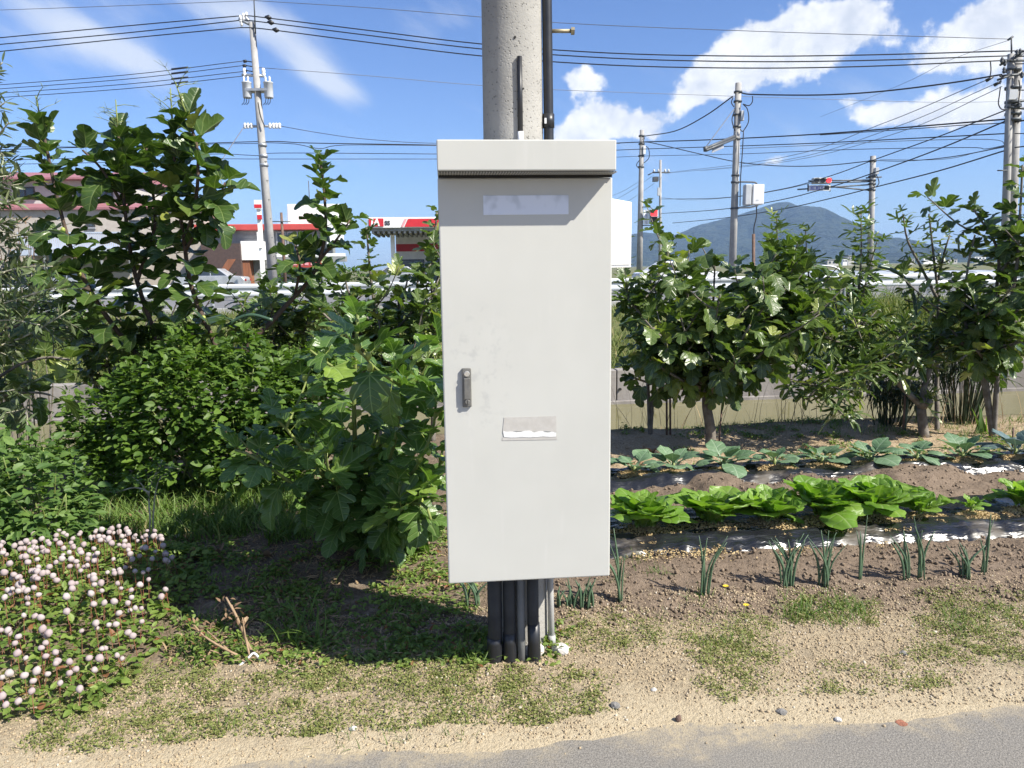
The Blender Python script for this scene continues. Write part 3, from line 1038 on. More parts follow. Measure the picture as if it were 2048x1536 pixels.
# ------------------------------------------------------------------ street poles, wires, signals
def catmull(pts, n=6):
    pts = [Vector(p) for p in pts]
    if len(pts) < 3:
        return pts
    out = []
    q = [pts[0] * 2 - pts[1]] + pts + [pts[-1] * 2 - pts[-2]]
    for i in range(1, len(q) - 2):
        a, b, c, d = q[i - 1], q[i], q[i + 1], q[i + 2]
        for k in range(n):
            t = k / n
            out.append(0.5 * ((2 * b) + (c - a) * t + (2 * a - 5 * b + 4 * c - d) * t * t + (3 * b - a - 3 * c + d) * t ** 3))
    out.append(pts[-1])
    return out


def wire(name, label, pts, d0, d1, r=0.02, mat='wire_black', group=None, cat='wire', parts=None):
    """a wire through photo points; distance runs evenly from d0 to d1"""
    x0, x1 = pts[0][0], pts[-1][0]
    P = []
    for px, py in pts:
        t = (px - x0) / (x1 - x0) if x1 != x0 else 0
        P.append(at(px, py, 1.0 / ((1 - t) / d0 + t / d1)))
    P = catmull(P, 5)
    b = P[0].copy()
    o = MB().tube(P, r * .78, 5).build(name, MATS[mat], loc=b)
    return tag(o, label, cat, group)


def street_pole(name, label, top, bot, d, r0, r1, mat='concrete_pale', lean=True):
    """pole from its top pixel down to the ground; base found by following the line of the pole"""
    P1, P0 = at(*top, d), at(*bot, d)
    k = (P1 - P0) / (P1.z - P0.z)
    zb = 0.45
    B = P0 + k * (zb - P0.z)
    t = thing(name, label, 'utility pole', B)
    MB().tube([B, B.lerp(P1, .5), P1], [r0, (r0 + r1) / 2, r1], 14).build('shaft', MATS[mat], t)
    return t, B, P1


def build_poles():
    Z, DK, WT, WH = MATS['steel_zinc'], MATS['steel_dark'], MATS['white_tank'], MATS['white_paint']
    # --- left pole with two transformers
    d = 27.0
    t, B, T = street_pole('transformer_pole', 'leaning concrete pole carrying two transformers above the fig trees', (504, 45), (543, 525), d, .17, .10)

    def q(px, py, dd=0.0):
        return at(px, py, d + dd)
    MB().tube([q(511, 68, -.12), q(508, 0, -.12), q(507.5, -6, -.12)], [.025, .02, .015], 6).build('top_rod', DK, t)
    MB().tube([q(478, 38), q(506, 52)], .05, 6).build('top_arm', Z, t)
    MB().tube([q(490, 32, .3), q(509, 62)], .035, 6).build('arm_brace', Z, t)
    for px, py in ((481, 38), (487, 34), (493, 32), (483, 45), (497, 42)):
        MB().lathe(q(px, py), [(.03, -.12), (.055, -.06), (.035, 0), (.06, .04), (.03, .12)], 8).build('insulator', WH, t)
    for px, py in ((490, 122), (489, 131), (490, 141)):
        MB().tube([q(px - 3, py + 1), q(px + 3, py)], .05, 6).build('dead_end_clamp', MATS['black_plastic'], t)
        MB().tube([q(px + 3, py), q(511, py + 3)], .02, 5).build('clamp_link', DK, t)
    MB().tube([q(484, 150), q(530, 152)], .05, 6).build('cross_arm', Z, t)
    for px in (489, 527):
        MB().lathe(q(px, 145), [(.04, -.15), (.07, -.05), (.05, 0), (.07, .05), (.04, .14)], 8).build('insulator', WH, t)
    MB().box(*sorted((q(493, 178).x, q(538, 178).x)), d - .2, d + .2, q(510, 184).z, q(510, 179).z).build('platform', Z, t)
    for px in (494, 537):
        a, b_ = q(px, 164), q(px + 1.5, 197)
        h = a.z - b_.z
        k = MB().lathe((a.x, d - .05, b_.z), [(.14, 0), (.15, .03), (.15, h - .06), (.165, h - .05), (.165, h - .02), (.10, h)], 16).build('transformer', WT, t)
        for s in (-1, 1):
            MB().lathe((a.x + s * .07, d - .1, b_.z + h), [(.02, -.02), (.04, .03), (.025, .06), (.04, .09), (.02, .16)], 8).build('bushing', WH, k)
        for s in (-.08, 0, .08):
            MB().tube([(a.x + s, d - .12, b_.z), (a.x + s - .03, d - .12, b_.z - .16), (a.x + s - .12, d - .08, b_.z - .22)], .012, 5).build('lead', MATS['wire_black'], k)
    MB().tube(catmull([q(516, 205, -.2), q(521, 232, -.2), q(529, 252, -.2)], 5), .02, 5).build('drop_cable', MATS['wire_black'], t)
    MB().tube([q(488, 253), q(560, 252)], .045, 6).build('low_arm', Z, t)
    for px in (490, 496, 503, 540, 547, 553, 559):
        MB().lathe(q(px, 252), [(.03, -.09), (.06, -.04), (.04, 0), (.06, .04), (.03, .1)], 8).build('insulator', WH, t)
    for k in range(7):
        py = 285 + 38 * k
        x = 519 + (py - 205) * .072
        MB().tube([q(x - 6, py, -.1), q(x + 7, py, -.1)], .012, 5).build('step_bolt', DK, t)
    for py in (290, 312, 330):
        a = q(519 + (py - 205) * .072, py)
        MB().tube([a + Vector((0, 0, -.05)), a + Vector((0, 0, .05))], .155, 12).build('steel_band', Z, t)
    wire('guy_wire', 'slanting grey guy wire running down from the low arm of the transformer pole', [(488, 254), (455, 303), (425, 350)], 27, 26, .02, 'wire_grey')

    # --- pole with the two white equipment boxes
    d = 27.0
    t, B, T = street_pole('signal_pole', 'grey concrete pole with two white equipment boxes and a slanting sign arm', (1477, 166), (1466, 500), d, .135, .105)

    def q(px, py, dd=0.0):
        return at(px, py, d + dd)
    for py in (184, 203, 230, 254, 278, 351, 365, 417):
        x = 1476.5 - (py - 170) * .031
        a = q(x, py)
        MB().tube([a + Vector((0, 0, -.03)), a + Vector((0, 0, .03))], .145, 12).build('steel_band', DK, t)
    for a, b_ in (((1472, 271), (1411, 297)), ((1472, 276), (1412, 301))):
        MB().tube([q(*a), q(*b_, -3)], .045, 7).build('sign_arm', DK, t)
    MB().tube([q(1410, 293, -3), q(1411, 303, -3)], .06, 7).build('arm_cap', DK, t)
    c = [q(1425, 298, -2.2), q(1447, 288, -1.2), q(1448, 296, -1.2), q(1424, 306, -2.2)]
    mb = MB()
    mb.add([p for p in c] + [p + Vector((0, .05, 0)) for p in c], [(0, 1, 2, 3), (7, 6, 5, 4), (0, 4, 5, 1), (1, 5, 6, 2), (2, 6, 7, 3), (3, 7, 4, 0)])
    mb.build('sign_back', pm('sign_back', (.30, .32, .36), None, 4, .5), t)
    MB().tube([q(1469, 217), q(1411, 295, -3)], .015, 5).build('stay_wire', MATS['wire_grey'], t)
    for pts in ([(1466, 195), (1463, 205), (1468, 214)], [(1486, 208), (1498, 211), (1505, 203), (1505, 192)],
                [(1486, 208), (1495, 219), (1497, 243), (1486, 262), (1480, 258)], [(1469, 220), (1464, 240), (1470, 262)], [(1487, 262), (1485, 300), (1481, 360), (1480, 412)]):
        MB().tube(catmull([q(*p, -.16) for p in pts], 5), .018, 5).build('cable_loop', MATS['wire_black'], t)
    a = q(1484, 222, -.1), q(1484, 242, -.1)
    MB().box(a[0].x - .05, a[0].x + .05, d - .2, d - .08, a[1].z, a[0].z).build('junction_box', WT, t, bevel=.01)
    MB().tube(catmull([q(1462, 364), q(1500, 364), q(1512, 366), q(1514, 372)], 4), .03, 6).build('upper_bracket', DK, t)
    MB().tube([q(1462, 416), q(1500, 415), q(1516, 411)], .035, 6).build('lower_bracket', WT, t)
    for (x0, x1, y0, y1), nm in (((1502, 1523, 370, 410), 'control_box'), ((1487, 1498, 370, 411), 'meter_case')):
        a, b_ = q(x0, y0, -.1), q(x1, y1, -.1)
        k = MB().box(a.x, b_.x, d - .35, d - .02, b_.z, a.z).build(nm, WH if nm == 'control_box' else WT, t, bevel=.03)
        if nm == 'control_box':
            MB().box(a.x + .11, a.x + .2, d - .356, d - .3505, b_.z + .12, b_.z + .17).build('maker_plate', WT, k)
    MB().tube(catmull([q(1513, 413, -.2), q(1513, 432, -.2), q(1508, 455, -.2), q(1508, 470, -.2)], 4), .02, 5).build('hanging_cable', MATS['wire_black'], t)

    # --- pole with the pedestrian signal
    d = 40.0
    t, B, T = street_pole('crossing_pole', 'concrete pole beside the cabinet bearing the red pedestrian light', (1284, 260), (1280, 480), d, .17, .11)

    def q(px, py, dd=0.0):
        return at(px, py, d + dd)
    for py in (272, 288, 312, 334):
        a = q(1283.7 - (py - 260) * .02, py)
        MB().tube([a + Vector((0, 0, -.04)), a + Vector((0, 0, .04))], .16, 10).build('steel_band', DK, t)
    a, b_ = q(1288, 292, -.15), q(1288, 309, -.15)
    MB().box(a.x - .06, a.x + .06, d - .3, d - .12, b_.z, a.z).build('junction_box', WH, t, bevel=.01)
    for pts in ([(1288, 291), (1297, 297), (1298, 315), (1288, 326)], [(1279, 320), (1273, 330), (1279, 338)], [(1289, 275), (1287, 283), (1289, 287)]):
        MB().tube(catmull([q(*p, -.2) for p in pts], 5), .02, 5).build('cable_loop', MATS['wire_black'], t)
    ps = thing('pedestrian_signal', 'small two-lamp pedestrian signal showing red on the pole beside the cabinet', 'traffic light', q(1308, 448, -.3))
    for y in (415, 452):
        MB().tube([q(1284, y - 1, -.1), q(1300, y - 1, -.2), q(1306, y + (4 if y < 430 else -4), -.3)], .025, 5).build('bracket', DK, ps)
    a, b_ = q(1299, 419, -.3), q(1315, 448, -.3)
    mz = (a.z + b_.z) / 2
    hs = MB().box(a.x, b_.x, d - .45, d - .2, b_.z, a.z).build('housing', pm('signal_grey', (.42, .44, .43), None, 4, .5), ps, bevel=.03)
    for nm, z0, z1, mat in (('red_lamp', mz + .03, a.z - .05, 'lamp_red'), ('dark_lamp', b_.z + .05, mz - .03, 'lamp_off')):
        MB().box(a.x + .05, b_.x - .05, d - .462, d - .4505, z0, z1).build(nm, MATS[mat], hs, bevel=.01)
        MB().box(a.x + .03, b_.x - .03, d - .58, d - .451, z1 + .002, z1 + .02).build('visor', MATS['steel_dark'], hs)
    a, b_ = q(1287, 420, -.2), q(1297, 449, -.2)
    sg = MB().box(a.x, b_.x, d - .25, d - .21, b_.z, a.z).build('crossing_plate', WH, loc=(a.x, d - .23, b_.z))
    tag(sg, 'narrow upright white plate with pale blue characters beside the pedestrian signal', 'sign')
    OFF[sg] = Vector((a.x, d - .23, b_.z))
    for k in range(4):
        zc = a.z - (k + .5) * (a.z - b_.z) / 4
        xc = (a.x + b_.x) / 2
        mb = MB()
        for (x0, x1, z0, z1) in ((-.06, .06, .045, .06), (-.06, .06, -.02, -.005), (-.008, .008, -.07, .06), (.03, .045, -.07, -.01)):
            mb.box(xc + x0, xc + x1, d - .256, d - .2515, zc + z0, zc + z1)
        mb.build('character', pm('sign_pale_blue', (.25, .33, .62), None, 4, .5) if 'sign_pale_blue' not in MATS else MATS['sign_pale_blue'], sg)

    # --- thin far pole
    d = 62.0
    t, B, T = street_pole('far_pole', 'thin far utility pole with a high cross arm left of the mountain', (1321, 320), (1320, 500), d, .13, .09)

    def q(px, py, dd=0.0):
        return at(px, py, d + dd)
    MB().tube([q(1305, 345), q(1340, 345)], .06, 6).build('cross_arm', DK, t)
    MB().tube([q(1296, 350), q(1306, 345)], .05, 6).build('arm_end', DK, t)
    for px in (1308, 1317, 1330, 1337):
        MB().lathe(q(px, 342), [(.05, -.12), (.09, 0), (.05, .15)], 8).build('insulator', WT, t)
    MB().box(q(1306, 355).x, q(1316, 355).x, d - .3, d + .3, q(1310, 363).z, q(1310, 354).z).build('switch_box', DK, t)
    MB().box(q(1314, 380).x, q(1319, 380).x, d - .35, d - .12, q(1314, 392).z, q(1314, 376).z).build('meter_case', WT, t)

    # --- signal pole with the horizontal traffic light
    d = 35.0
    t, B, T = street_pole('traffic_light_pole', 'grey concrete pole whose arms hold the horizontal traffic light', (1746, 312), (1741, 495), d, .15, .12)

    def q(px, py, dd=0.0):
        return at(px, py, d + dd)
    for py in (322, 353, 361, 368, 380):
        a = q(1745.5 - (py - 312) * .027, py)
        MB().tube([a + Vector((0, 0, -.04)), a + Vector((0, 0, .04))], .165, 12).build('steel_band', DK, t)
    for a, b_ in (((1744, 360), (1617, 362)), ((1744, 369), (1595, 379)), ((1744, 363), (1640, 366)), ((1744, 381), (1640, 371)), ((1732, 356), (1763, 354))):
        MB().tube([q(*a), q(*b_)], .035, 6).build('support_arm', DK, t)
    MB().tube(catmull([q(1748, 345, -.2), q(1754, 352, -.2), q(1758, 366, -.2), q(1750, 374, -.2), q(1746, 366, -.2)], 5), .02, 5).build('cable_loop', MATS['wire_black'], t)
    a, b_ = q(1752, 336, -.15), q(1752, 349, -.15)
    MB().box(a.x - .08, a.x + .08, d - .3, d - .1, b_.z, a.z).build('junction_box', WT, t, bevel=.01)
    a, b_ = q(1623, 356.5, -.2), q(1659, 368, -.2)
    ts = thing('traffic_light', 'horizontal three-lamp traffic light showing red above the blue lettered sign', 'traffic light', ((a.x + b_.x) / 2, d - .3, b_.z))
    hs = MB().box(a.x, b_.x, d - .45, d - .15, b_.z, a.z).build('housing', MATS['signal_grey'], ts, bevel=.04)
    zc, R = (a.z + b_.z) / 2, (a.z - b_.z) * .40
    for k, (nm, mat) in enumerate((('dark_lamp', 'lamp_off'), ('dark_lamp', 'lamp_off'), ('red_lamp', 'lamp_red'))):
        xc = a.x + (k + .5) * (b_.x - a.x) / 3
        MB().cyl((xc, d - .475, zc), (xc, d - .452, zc), R, n=20).build(nm, MATS[mat], hs)
        vz = MB()
        arc = [math.pi * (i / 10) for i in range(11)]
        vz.add([(xc + (R + .02) * math.cos(q_), y, zc + (R + .02) * math.sin(q_)) for y in (d - .53, d - .452) for q_ in arc],
               [(i, i + 1, i + 12, i + 11) for i in range(10)], True)
        vz.build('visor', MATS['lamp_off'], hs)
    a, b_ = q(1617, 371, -.2), q(1659, 381.5, -.2)
    sg = thing('place_sign', 'white place-name board with blue characters under the traffic light', 'sign', ((a.x + b_.x) / 2, d - .25, b_.z))
    MB().box(a.x, b_.x, d - .28, d - .22, b_.z, a.z).build('board', WH, sg)
    for px in (1616, 1660):
        MB().tube([q(px, 368, -.22), q(px, 383, -.22)], .03, 6).build('clamp_bar', DK, sg)
    w = (b_.x - a.x)
    rr = random.Random(5)
    zc, hh = (a.z + b_.z) / 2, (a.z - b_.z) * .36
    for k in range(5):
        xc = a.x + w * (.10 + .125 * k)
        mb = MB()
        s = hh * .85
        mb.box(xc - s, xc + s, d - .286, d - .281, zc + s * .72, zc + s)
        mb.box(xc - s, xc + s, d - .286, d - .281, zc - s, zc - s * .72)
        mb.box(xc - s * .15, xc + s * .15, d - .288, d - .2805, zc - s * .9, zc + s * .9)
        if k % 2:
            mb.box(xc - s, xc - s * .7, d - .287, d - .2815, zc - s * .95, zc + s * .95)
        else:
            mb.box(xc - s * .8, xc + s * .8, d - .287, d - .2815, zc - s * .12, zc + s * .14)
        mb.build('character', MATS['sign_blue'], sg)
    MB().box(a.x + w * .72, b_.x - w * .05, d - .286, d - .2805, zc - hh, zc + hh).build('dark_panel', MATS['lamp_off'], sg)

    # --- double pole at the right edge
    d = 22.0
    t, B, T = street_pole('double_pole', 'pair of strapped concrete poles at the right edge, thick with wires', (2022, 108), (2010, 470), d, .115, .085)
    P1, P0 = at(2036, 112, d + .15), at(2024, 430, d + .15)
    k = (P1 - P0) / (P1.z - P0.z)
    MB().tube([P0 + k * (.45 - P0.z), P1], [.15, .11], 14).build('second_shaft', MATS['concrete_pale'], t)

    def q(px, py, dd=0.0):
        return at(px, py, d + dd)
    MB().tube([q(2023, 110), q(2023, 76)], .025, 6).build('top_rod', DK, t)
    MB().tube([q(2016, 80), q(2026, 73)], .03, 6).build('rod_tip', DK, t)
    for a, b_ in (((2000, 130), (2050, 105)), ((2002, 121), (2050, 121)), ((2000, 152), (2052, 148)), ((1995, 160), (2020, 151)), ((2015, 205), (2060, 200)), ((2015, 214), (2060, 218))):
        MB().tube([q(*a, -.15), q(*b_, -.15)], .035, 6).build('cross_arm', DK, t)
    for px, py in ((2004, 121), (2010, 126), (2008, 141), (2034, 106), (2040, 104), (2044, 150), (2038, 210)):
        MB().lathe(q(px, py, -.2), [(.025, -.08), (.05, -.02), (.03, 0), (.05, .03), (.02, .09)], 8).build('insulator', MATS['steel_dark'], t)
    for py in (140, 176, 204, 212, 228, 240):
        a = q(2026, py, .05)
        MB().tube([a + Vector((0, 0, -.035)), a + Vector((0, 0, .035))], .21, 14).build('steel_band', DK, t)
    for x0, x1, y0, y1 in ((2019, 2034, 179, 199),):
        a, b_ = q(x0, y0, -.3), q(x1, y1, -.3)
        MB().box(a.x, b_.x, d - .32, d - .22, b_.z, a.z).build('pole_plate', WT, t)
    for pts in ([(2001, 173), (1999, 190), (1997, 207), (2003, 218), (2014, 219)], [(1981, 123), (1982, 140), (1980, 154)], [(1999, 150), (2003, 155), (2000, 168)], [(2038, 160), (2040, 180), (2036, 210)]):
        MB().tube(catmull([q(*p, -.3) for p in pts], 5), .016, 5).build('cable_loop', MATS['wire_black'], t)
    for px, py in ((1979, 158), (1995, 167)):
        MB().tube([q(px - 6, py + 3, -.3), q(px + 7, py - 4, -.3)], [.05, .03], 7).build('splice_sleeve', MATS['black_plastic'], t)
    MB().tube([q(1995, 341, -.1), q(2014, 341, -.1)], .02, 6).build('step_bolt', DK, t)


build_poles()


def build_wires():
    B, S = .024, .013
    L3 = 'three thick black wires slung between the transformer pole and the double pole'
    wire('sky_wire', 'topmost thin wire, running from the left edge to the tip of the transformer pole', [(-60, 22), (200, 13), (508, 1)], 29, 27, S, 'wire_grey')
    wire('sky_wire', 'topmost thin wire, sagging from the transformer pole tip to the double pole', [(508, 1), (760, 17), (1110, 45), (1500, 62), (2018, 78)], 27, 22, S, 'wire_grey')
    lab = ('uppermost', 'middle', 'lowest')
    for k, (a, b, c) in enumerate((((-60, 81), (250, 52), (487, 31)), ((-60, 94), (250, 66), (485, 40)), ((-60, 109), (250, 77), (480, 55)))):
        wire('power_line', lab[k] + ' of the three thick wires left of the transformer pole top', [a, b, c], 29, 27, B, group='thick wires left of the transformer pole')
    for k, pts in enumerate(([(487, 31), (520, 34), (740, 61), (965, 88), (1220, 106), (1480, 112), (1720, 110), (2048, 101)], [(485, 40), (525, 44), (740, 71), (965, 98), (1220, 116), (1480, 123), (1720, 121), (2030, 111)],
                             [(480, 55), (530, 58), (740, 85), (965, 112), (1220, 130), (1480, 136), (1720, 133), (2004, 121)])):
        wire('power_line', lab[k] + ' of the three thick wires from the transformer pole to the double pole', pts, 27, 22, B, group=L3)
    for px, py, nm in ((537, 35, 'uppermost'), (542, 45, 'middle'), (552, 60, 'lowest')):
        p = at(px, py, 26.7)
        o = MB().tube([p + Vector((-.12, 0, .02)), p, p + Vector((.10, 0, -.02))], [.03, .09, .03], 6).build('wire_cover', MATS['black_plastic'], loc=p)
        tag(o, 'black cover on the %s thick wire just right of the transformer pole' % nm, 'wire cover')
    nm = ('first', 'second', 'third', 'lowest')
    for k, (y0, y1) in enumerate(((172, 122), (180, 131), (188, 143), (197, 152))):
        w = wire('service_line', nm[k] + ' from the top of the four thin wires left of the transformers', [(-60, y0 + 2), (250, (y0 + y1) / 2 + 3), (486, y1)], 29, 27, .016, group='four thin wires left of the transformers')
        ym = y0 + (y1 - y0) * .735
        p0, p1 = at(343, ym + 3, 27.7), at(376, ym - 1, 27.6)
        o = MB().tube([p0 - Vector((0, .0, 0)), p1], .026, 6).build('sleeve', MATS['black_plastic'], w)
        o.location = -OFF[w] + OFF[o]
    wire('sky_wire', 'faint thin wire leaving the transformer pole at transformer height', [(517, 135), (730, 151), (965, 171), (1200, 183), (1840, 204), (2000, 203)], 27, 40, .013, 'wire_grey')
    wire('service_line', 'thin wire from the low arm of the transformer pole to behind the cabinet', [(560, 252), (640, 266), (740, 279), (900, 287), (1240, 287)], 27, 38, .014)
    wire('telecom_cable', 'upper dark cable crossing the fig tree tops to the cabinet', [(-60, 301), (250, 292), (525, 283), (620, 286), (880, 290)], 29, 29, .022)
    wire('telecom_cable', 'drooping dark cable just under the upper cable right of the transformer pole', [(525, 285), (590, 288), (640, 297), (690, 290), (880, 291)], 27.5, 29, .016)
    wire('telecom_cable', 'dark cable through the fig tops, second below the upper cable', [(-60, 294), (250, 293), (430, 288), (525, 287)], 29.5, 28, .014)
    wire('telecom_cable', 'middle thin cable running left of the transformer pole at band height', [(-60, 322), (250, 314), (430, 308), (490, 310), (522, 311), (560, 306), (880, 308)], 29, 29, .016)
    wire('telecom_cable', 'lowest thin cable crossing behind the fig tree tops', [(-60, 330), (250, 324), (430, 318), (530, 318), (880, 318)], 29, 29, .015)
    # right of the cabinet
    wire('telecom_cable', 'thick twisted cable from the cabinet past the signal pole to the double pole', [(1215, 287), (1283, 284), (1380, 281), (1475, 277), (1640, 268), (1820, 254), (2016, 238)], 40, 22, .030)
    wire('telecom_cable', 'second cable below the twisted one, meeting the double pole', [(1215, 301), (1290, 298), (1475, 292), (1640, 286), (1820, 277), (2014, 267)], 40, 22, .022)
    wire('telecom_cable', 'third thin cable right of the cabinet, with small hangers', [(1215, 315), (1290, 312), (1475, 308), (1700, 299), (1930, 295), (1970, 298), (2012, 290)], 40, 22, .014)
    wire('telecom_cable', 'thin cable a little under the twisted cable near the double pole', [(1480, 297), (1640, 290), (1800, 282), (1980, 279), (2012, 291)], 27, 22, .012, 'wire_grey')
    wire('telecom_cable', 'cable leaving the double pole just below the thick twisted one', [(1640, 270), (1820, 258), (1930, 250), (2014, 246)], 25, 22, .016)
    wire('service_line', 'thick sagging cable climbing from the pedestrian signal pole to the signal pole top', [(1290, 272), (1350, 262), (1410, 232), (1465, 193)], 40, 27, .030)
    wire('service_line', 'thick black cable from the signal pole top up to the double pole', [(1483, 186), (1510, 189), (1640, 190), (1760, 183), (1900, 166), (2004, 149)], 27, 22, .030)
    wire('service_line', 'sagging cable from the pedestrian signal pole to the traffic light pole', [(1290, 284), (1310, 287), (1400, 308), (1475, 324), (1560, 332), (1650, 331), (1740, 322)], 40, 35, .028)
    wire('service_line', 'short cable from the traffic light pole to the double pole', [(1748, 321), (1810, 322), (1900, 314), (2012, 293)], 35, 22, .02)
    for k, (a, b, c, e) in enumerate((((1980, 157), (1760, 249), (1560, 316), (1330, 346)), ((1994, 166), (1780, 258), (1560, 322), (1330, 347)), ((2004, 173), (1800, 264), (1580, 322), (1400, 342)))):
        wire('fan_wire', ('upper', 'middle', 'lower')[k] + ' of three thin wires fanning from the double pole to the far pole', [e, c, b, a], 62, 22, .014 if k else .016, 'wire_grey', group='thin wires fanning down from the double pole')
    wire('fan_wire', 'faintest high wire slanting up to the tip of the double pole', [(1640, 234), (1800, 170), (1900, 120), (2016, 81)], 45, 22, .009, 'wire_grey')
    wire('fan_wire', 'long black wire from the double pole over the traffic light down to the far pole', [(1322, 398), (1440, 396), (1560, 379), (1660, 352), (1755, 317), (1880, 272), (2014, 219)], 62, 22, .024)
    wire('fan_wire', 'thicker black wire from the double pole passing just above the traffic light pole arms', [(1322, 427), (1440, 419), (1560, 400), (1660, 374), (1755, 343), (1880, 297), (2016, 240)], 62, 22, .028)
    wire('fan_wire', 'lowest black wire from the double pole passing in front of the mountain', [(1345, 446), (1440, 437), (1560, 419), (1660, 397), (1755, 373), (1880, 341), (2000, 304), (2016, 300)], 62, 22, .028)
    wire('fan_wire', 'short thin wire near the lowest black wire at the double pole', [(1760, 319), (1880, 319), (1960, 303), (2014, 291)], 34, 22, .013, 'wire_grey')
    wire('fan_wire', 'thin sagging wire between far pole and signal pole at equipment box height', [(1322, 395), (1380, 400), (1470, 394), (1560, 380), (1640, 362)], 62, 30, .014, 'wire_grey')
    for k, (a, b) in enumerate((((1280, 362), (1215, 395)), ((1305, 352), (1215, 408)), ((1308, 367), (1215, 425)))):
        wire('fan_wire', ('upper', 'middle', 'lower')[k] + ' of the thin wires slanting down behind the pedestrian signal pole', [b, ((a[0] + b[0]) / 2, (a[1] + b[1]) / 2 + 3), a], 75, 62, .016, 'wire_grey')
    # wires leaving the frame right of the double pole
    for k, (y0, y1, r) in enumerate(((104, 100, B), (113, 108, B), (128, 124, .02), (180, 182, .02), (244, 222, .03), (267, 268, .018), (295, 280, .024))):
        wire('power_line', ('highest', 'second', 'third', 'fourth', 'fifth and thickest', 'sixth', 'lowest')[k] + ' short wire leaving the double pole at the right edge', [(2030, y0), (2150, y1)], 22, 20, r, group='wires right of the double pole')


build_wires()


# ------------------------------------------------------------------ buildings across the highway
def text_mesh(s, size, shear=0.0, bold=0.0):
    cu = bpy.data.curves.new('txt', 'FONT')
    cu.body, cu.size, cu.shear, cu.offset = s, size, shear, bold
    cu.extrude = 0.01
    ob = bpy.data.objects.new('txt', cu)
    COL.objects.link(ob)
    bpy.context.view_layer.update()
    me = bpy.data.meshes.new_from_object(ob.evaluated_get(bpy.context.evaluated_depsgraph_get()))
    bpy.data.objects.remove(ob)
    return me


def lettering(name, s, size, u, v, z, mat, parent, shear=0.0, bold=0.0, sx=1.0):
    me = text_mesh(s, size, shear, bold)
    me.name = name
    me.transform(Matrix.Translation(Vector((u, v, z)) - OFF[parent]) @ Matrix.Rotation(math.pi / 2, 4, 'X') @ Matrix.Diagonal((sx, 1, 1, 1)))
    me.materials.clear()
    me.materials.append(mat)
    o = bpy.data.objects.new(name, me)
    COL.objects.link(o)
    o.parent = parent
    OFF[o] = OFF[parent]
    return o


def R(x0, y0, x1, y1, v):
    """photo rectangle -> u0, u1, z0, z1 on the plane at distance v"""
    a, b = atv(x0, y0, v), atv(x1, y1, v)
    c, d = atv(x0, y1, v), atv(x1, y0, v)
    return (a.x + c.x) / 2, (b.x + d.x) / 2, (c.z + b.z) / 2, (a.z + d.z) / 2


def window(parent, u0, u1, z0, z1, v, n=2, frame='frame_dark', blind=False):
    w = MB()
    t = .09
    w.box(u0, u1, v - .06, v + .05, z1 - t, z1).box(u0, u1, v - .06, v + .05, z0, z0 + t)
    for k in range(n + 1):
        x = u0 + (u1 - u0 - t) * k / n
        w.box(x, x + t, v - .055, v + .045, z0 + t, z1 - t)
    o = w.build('window', MATS[frame], parent)
    for k in range(n):
        x0 = u0 + (u1 - u0 - t) * k / n + t
        x1 = u0 + (u1 - u0 - t) * (k + 1) / n
        MB().box(x0, x1, v - .02, v + .005, z0 + t, z1 - t).build('pane', MATS['window_glass'], o)
    MB().box(u0 - .08, u1 + .08, v - .14, v - .0, z0 - .08, z0 - .003).build('sill', MATS['frame_alu'], o)
    return o


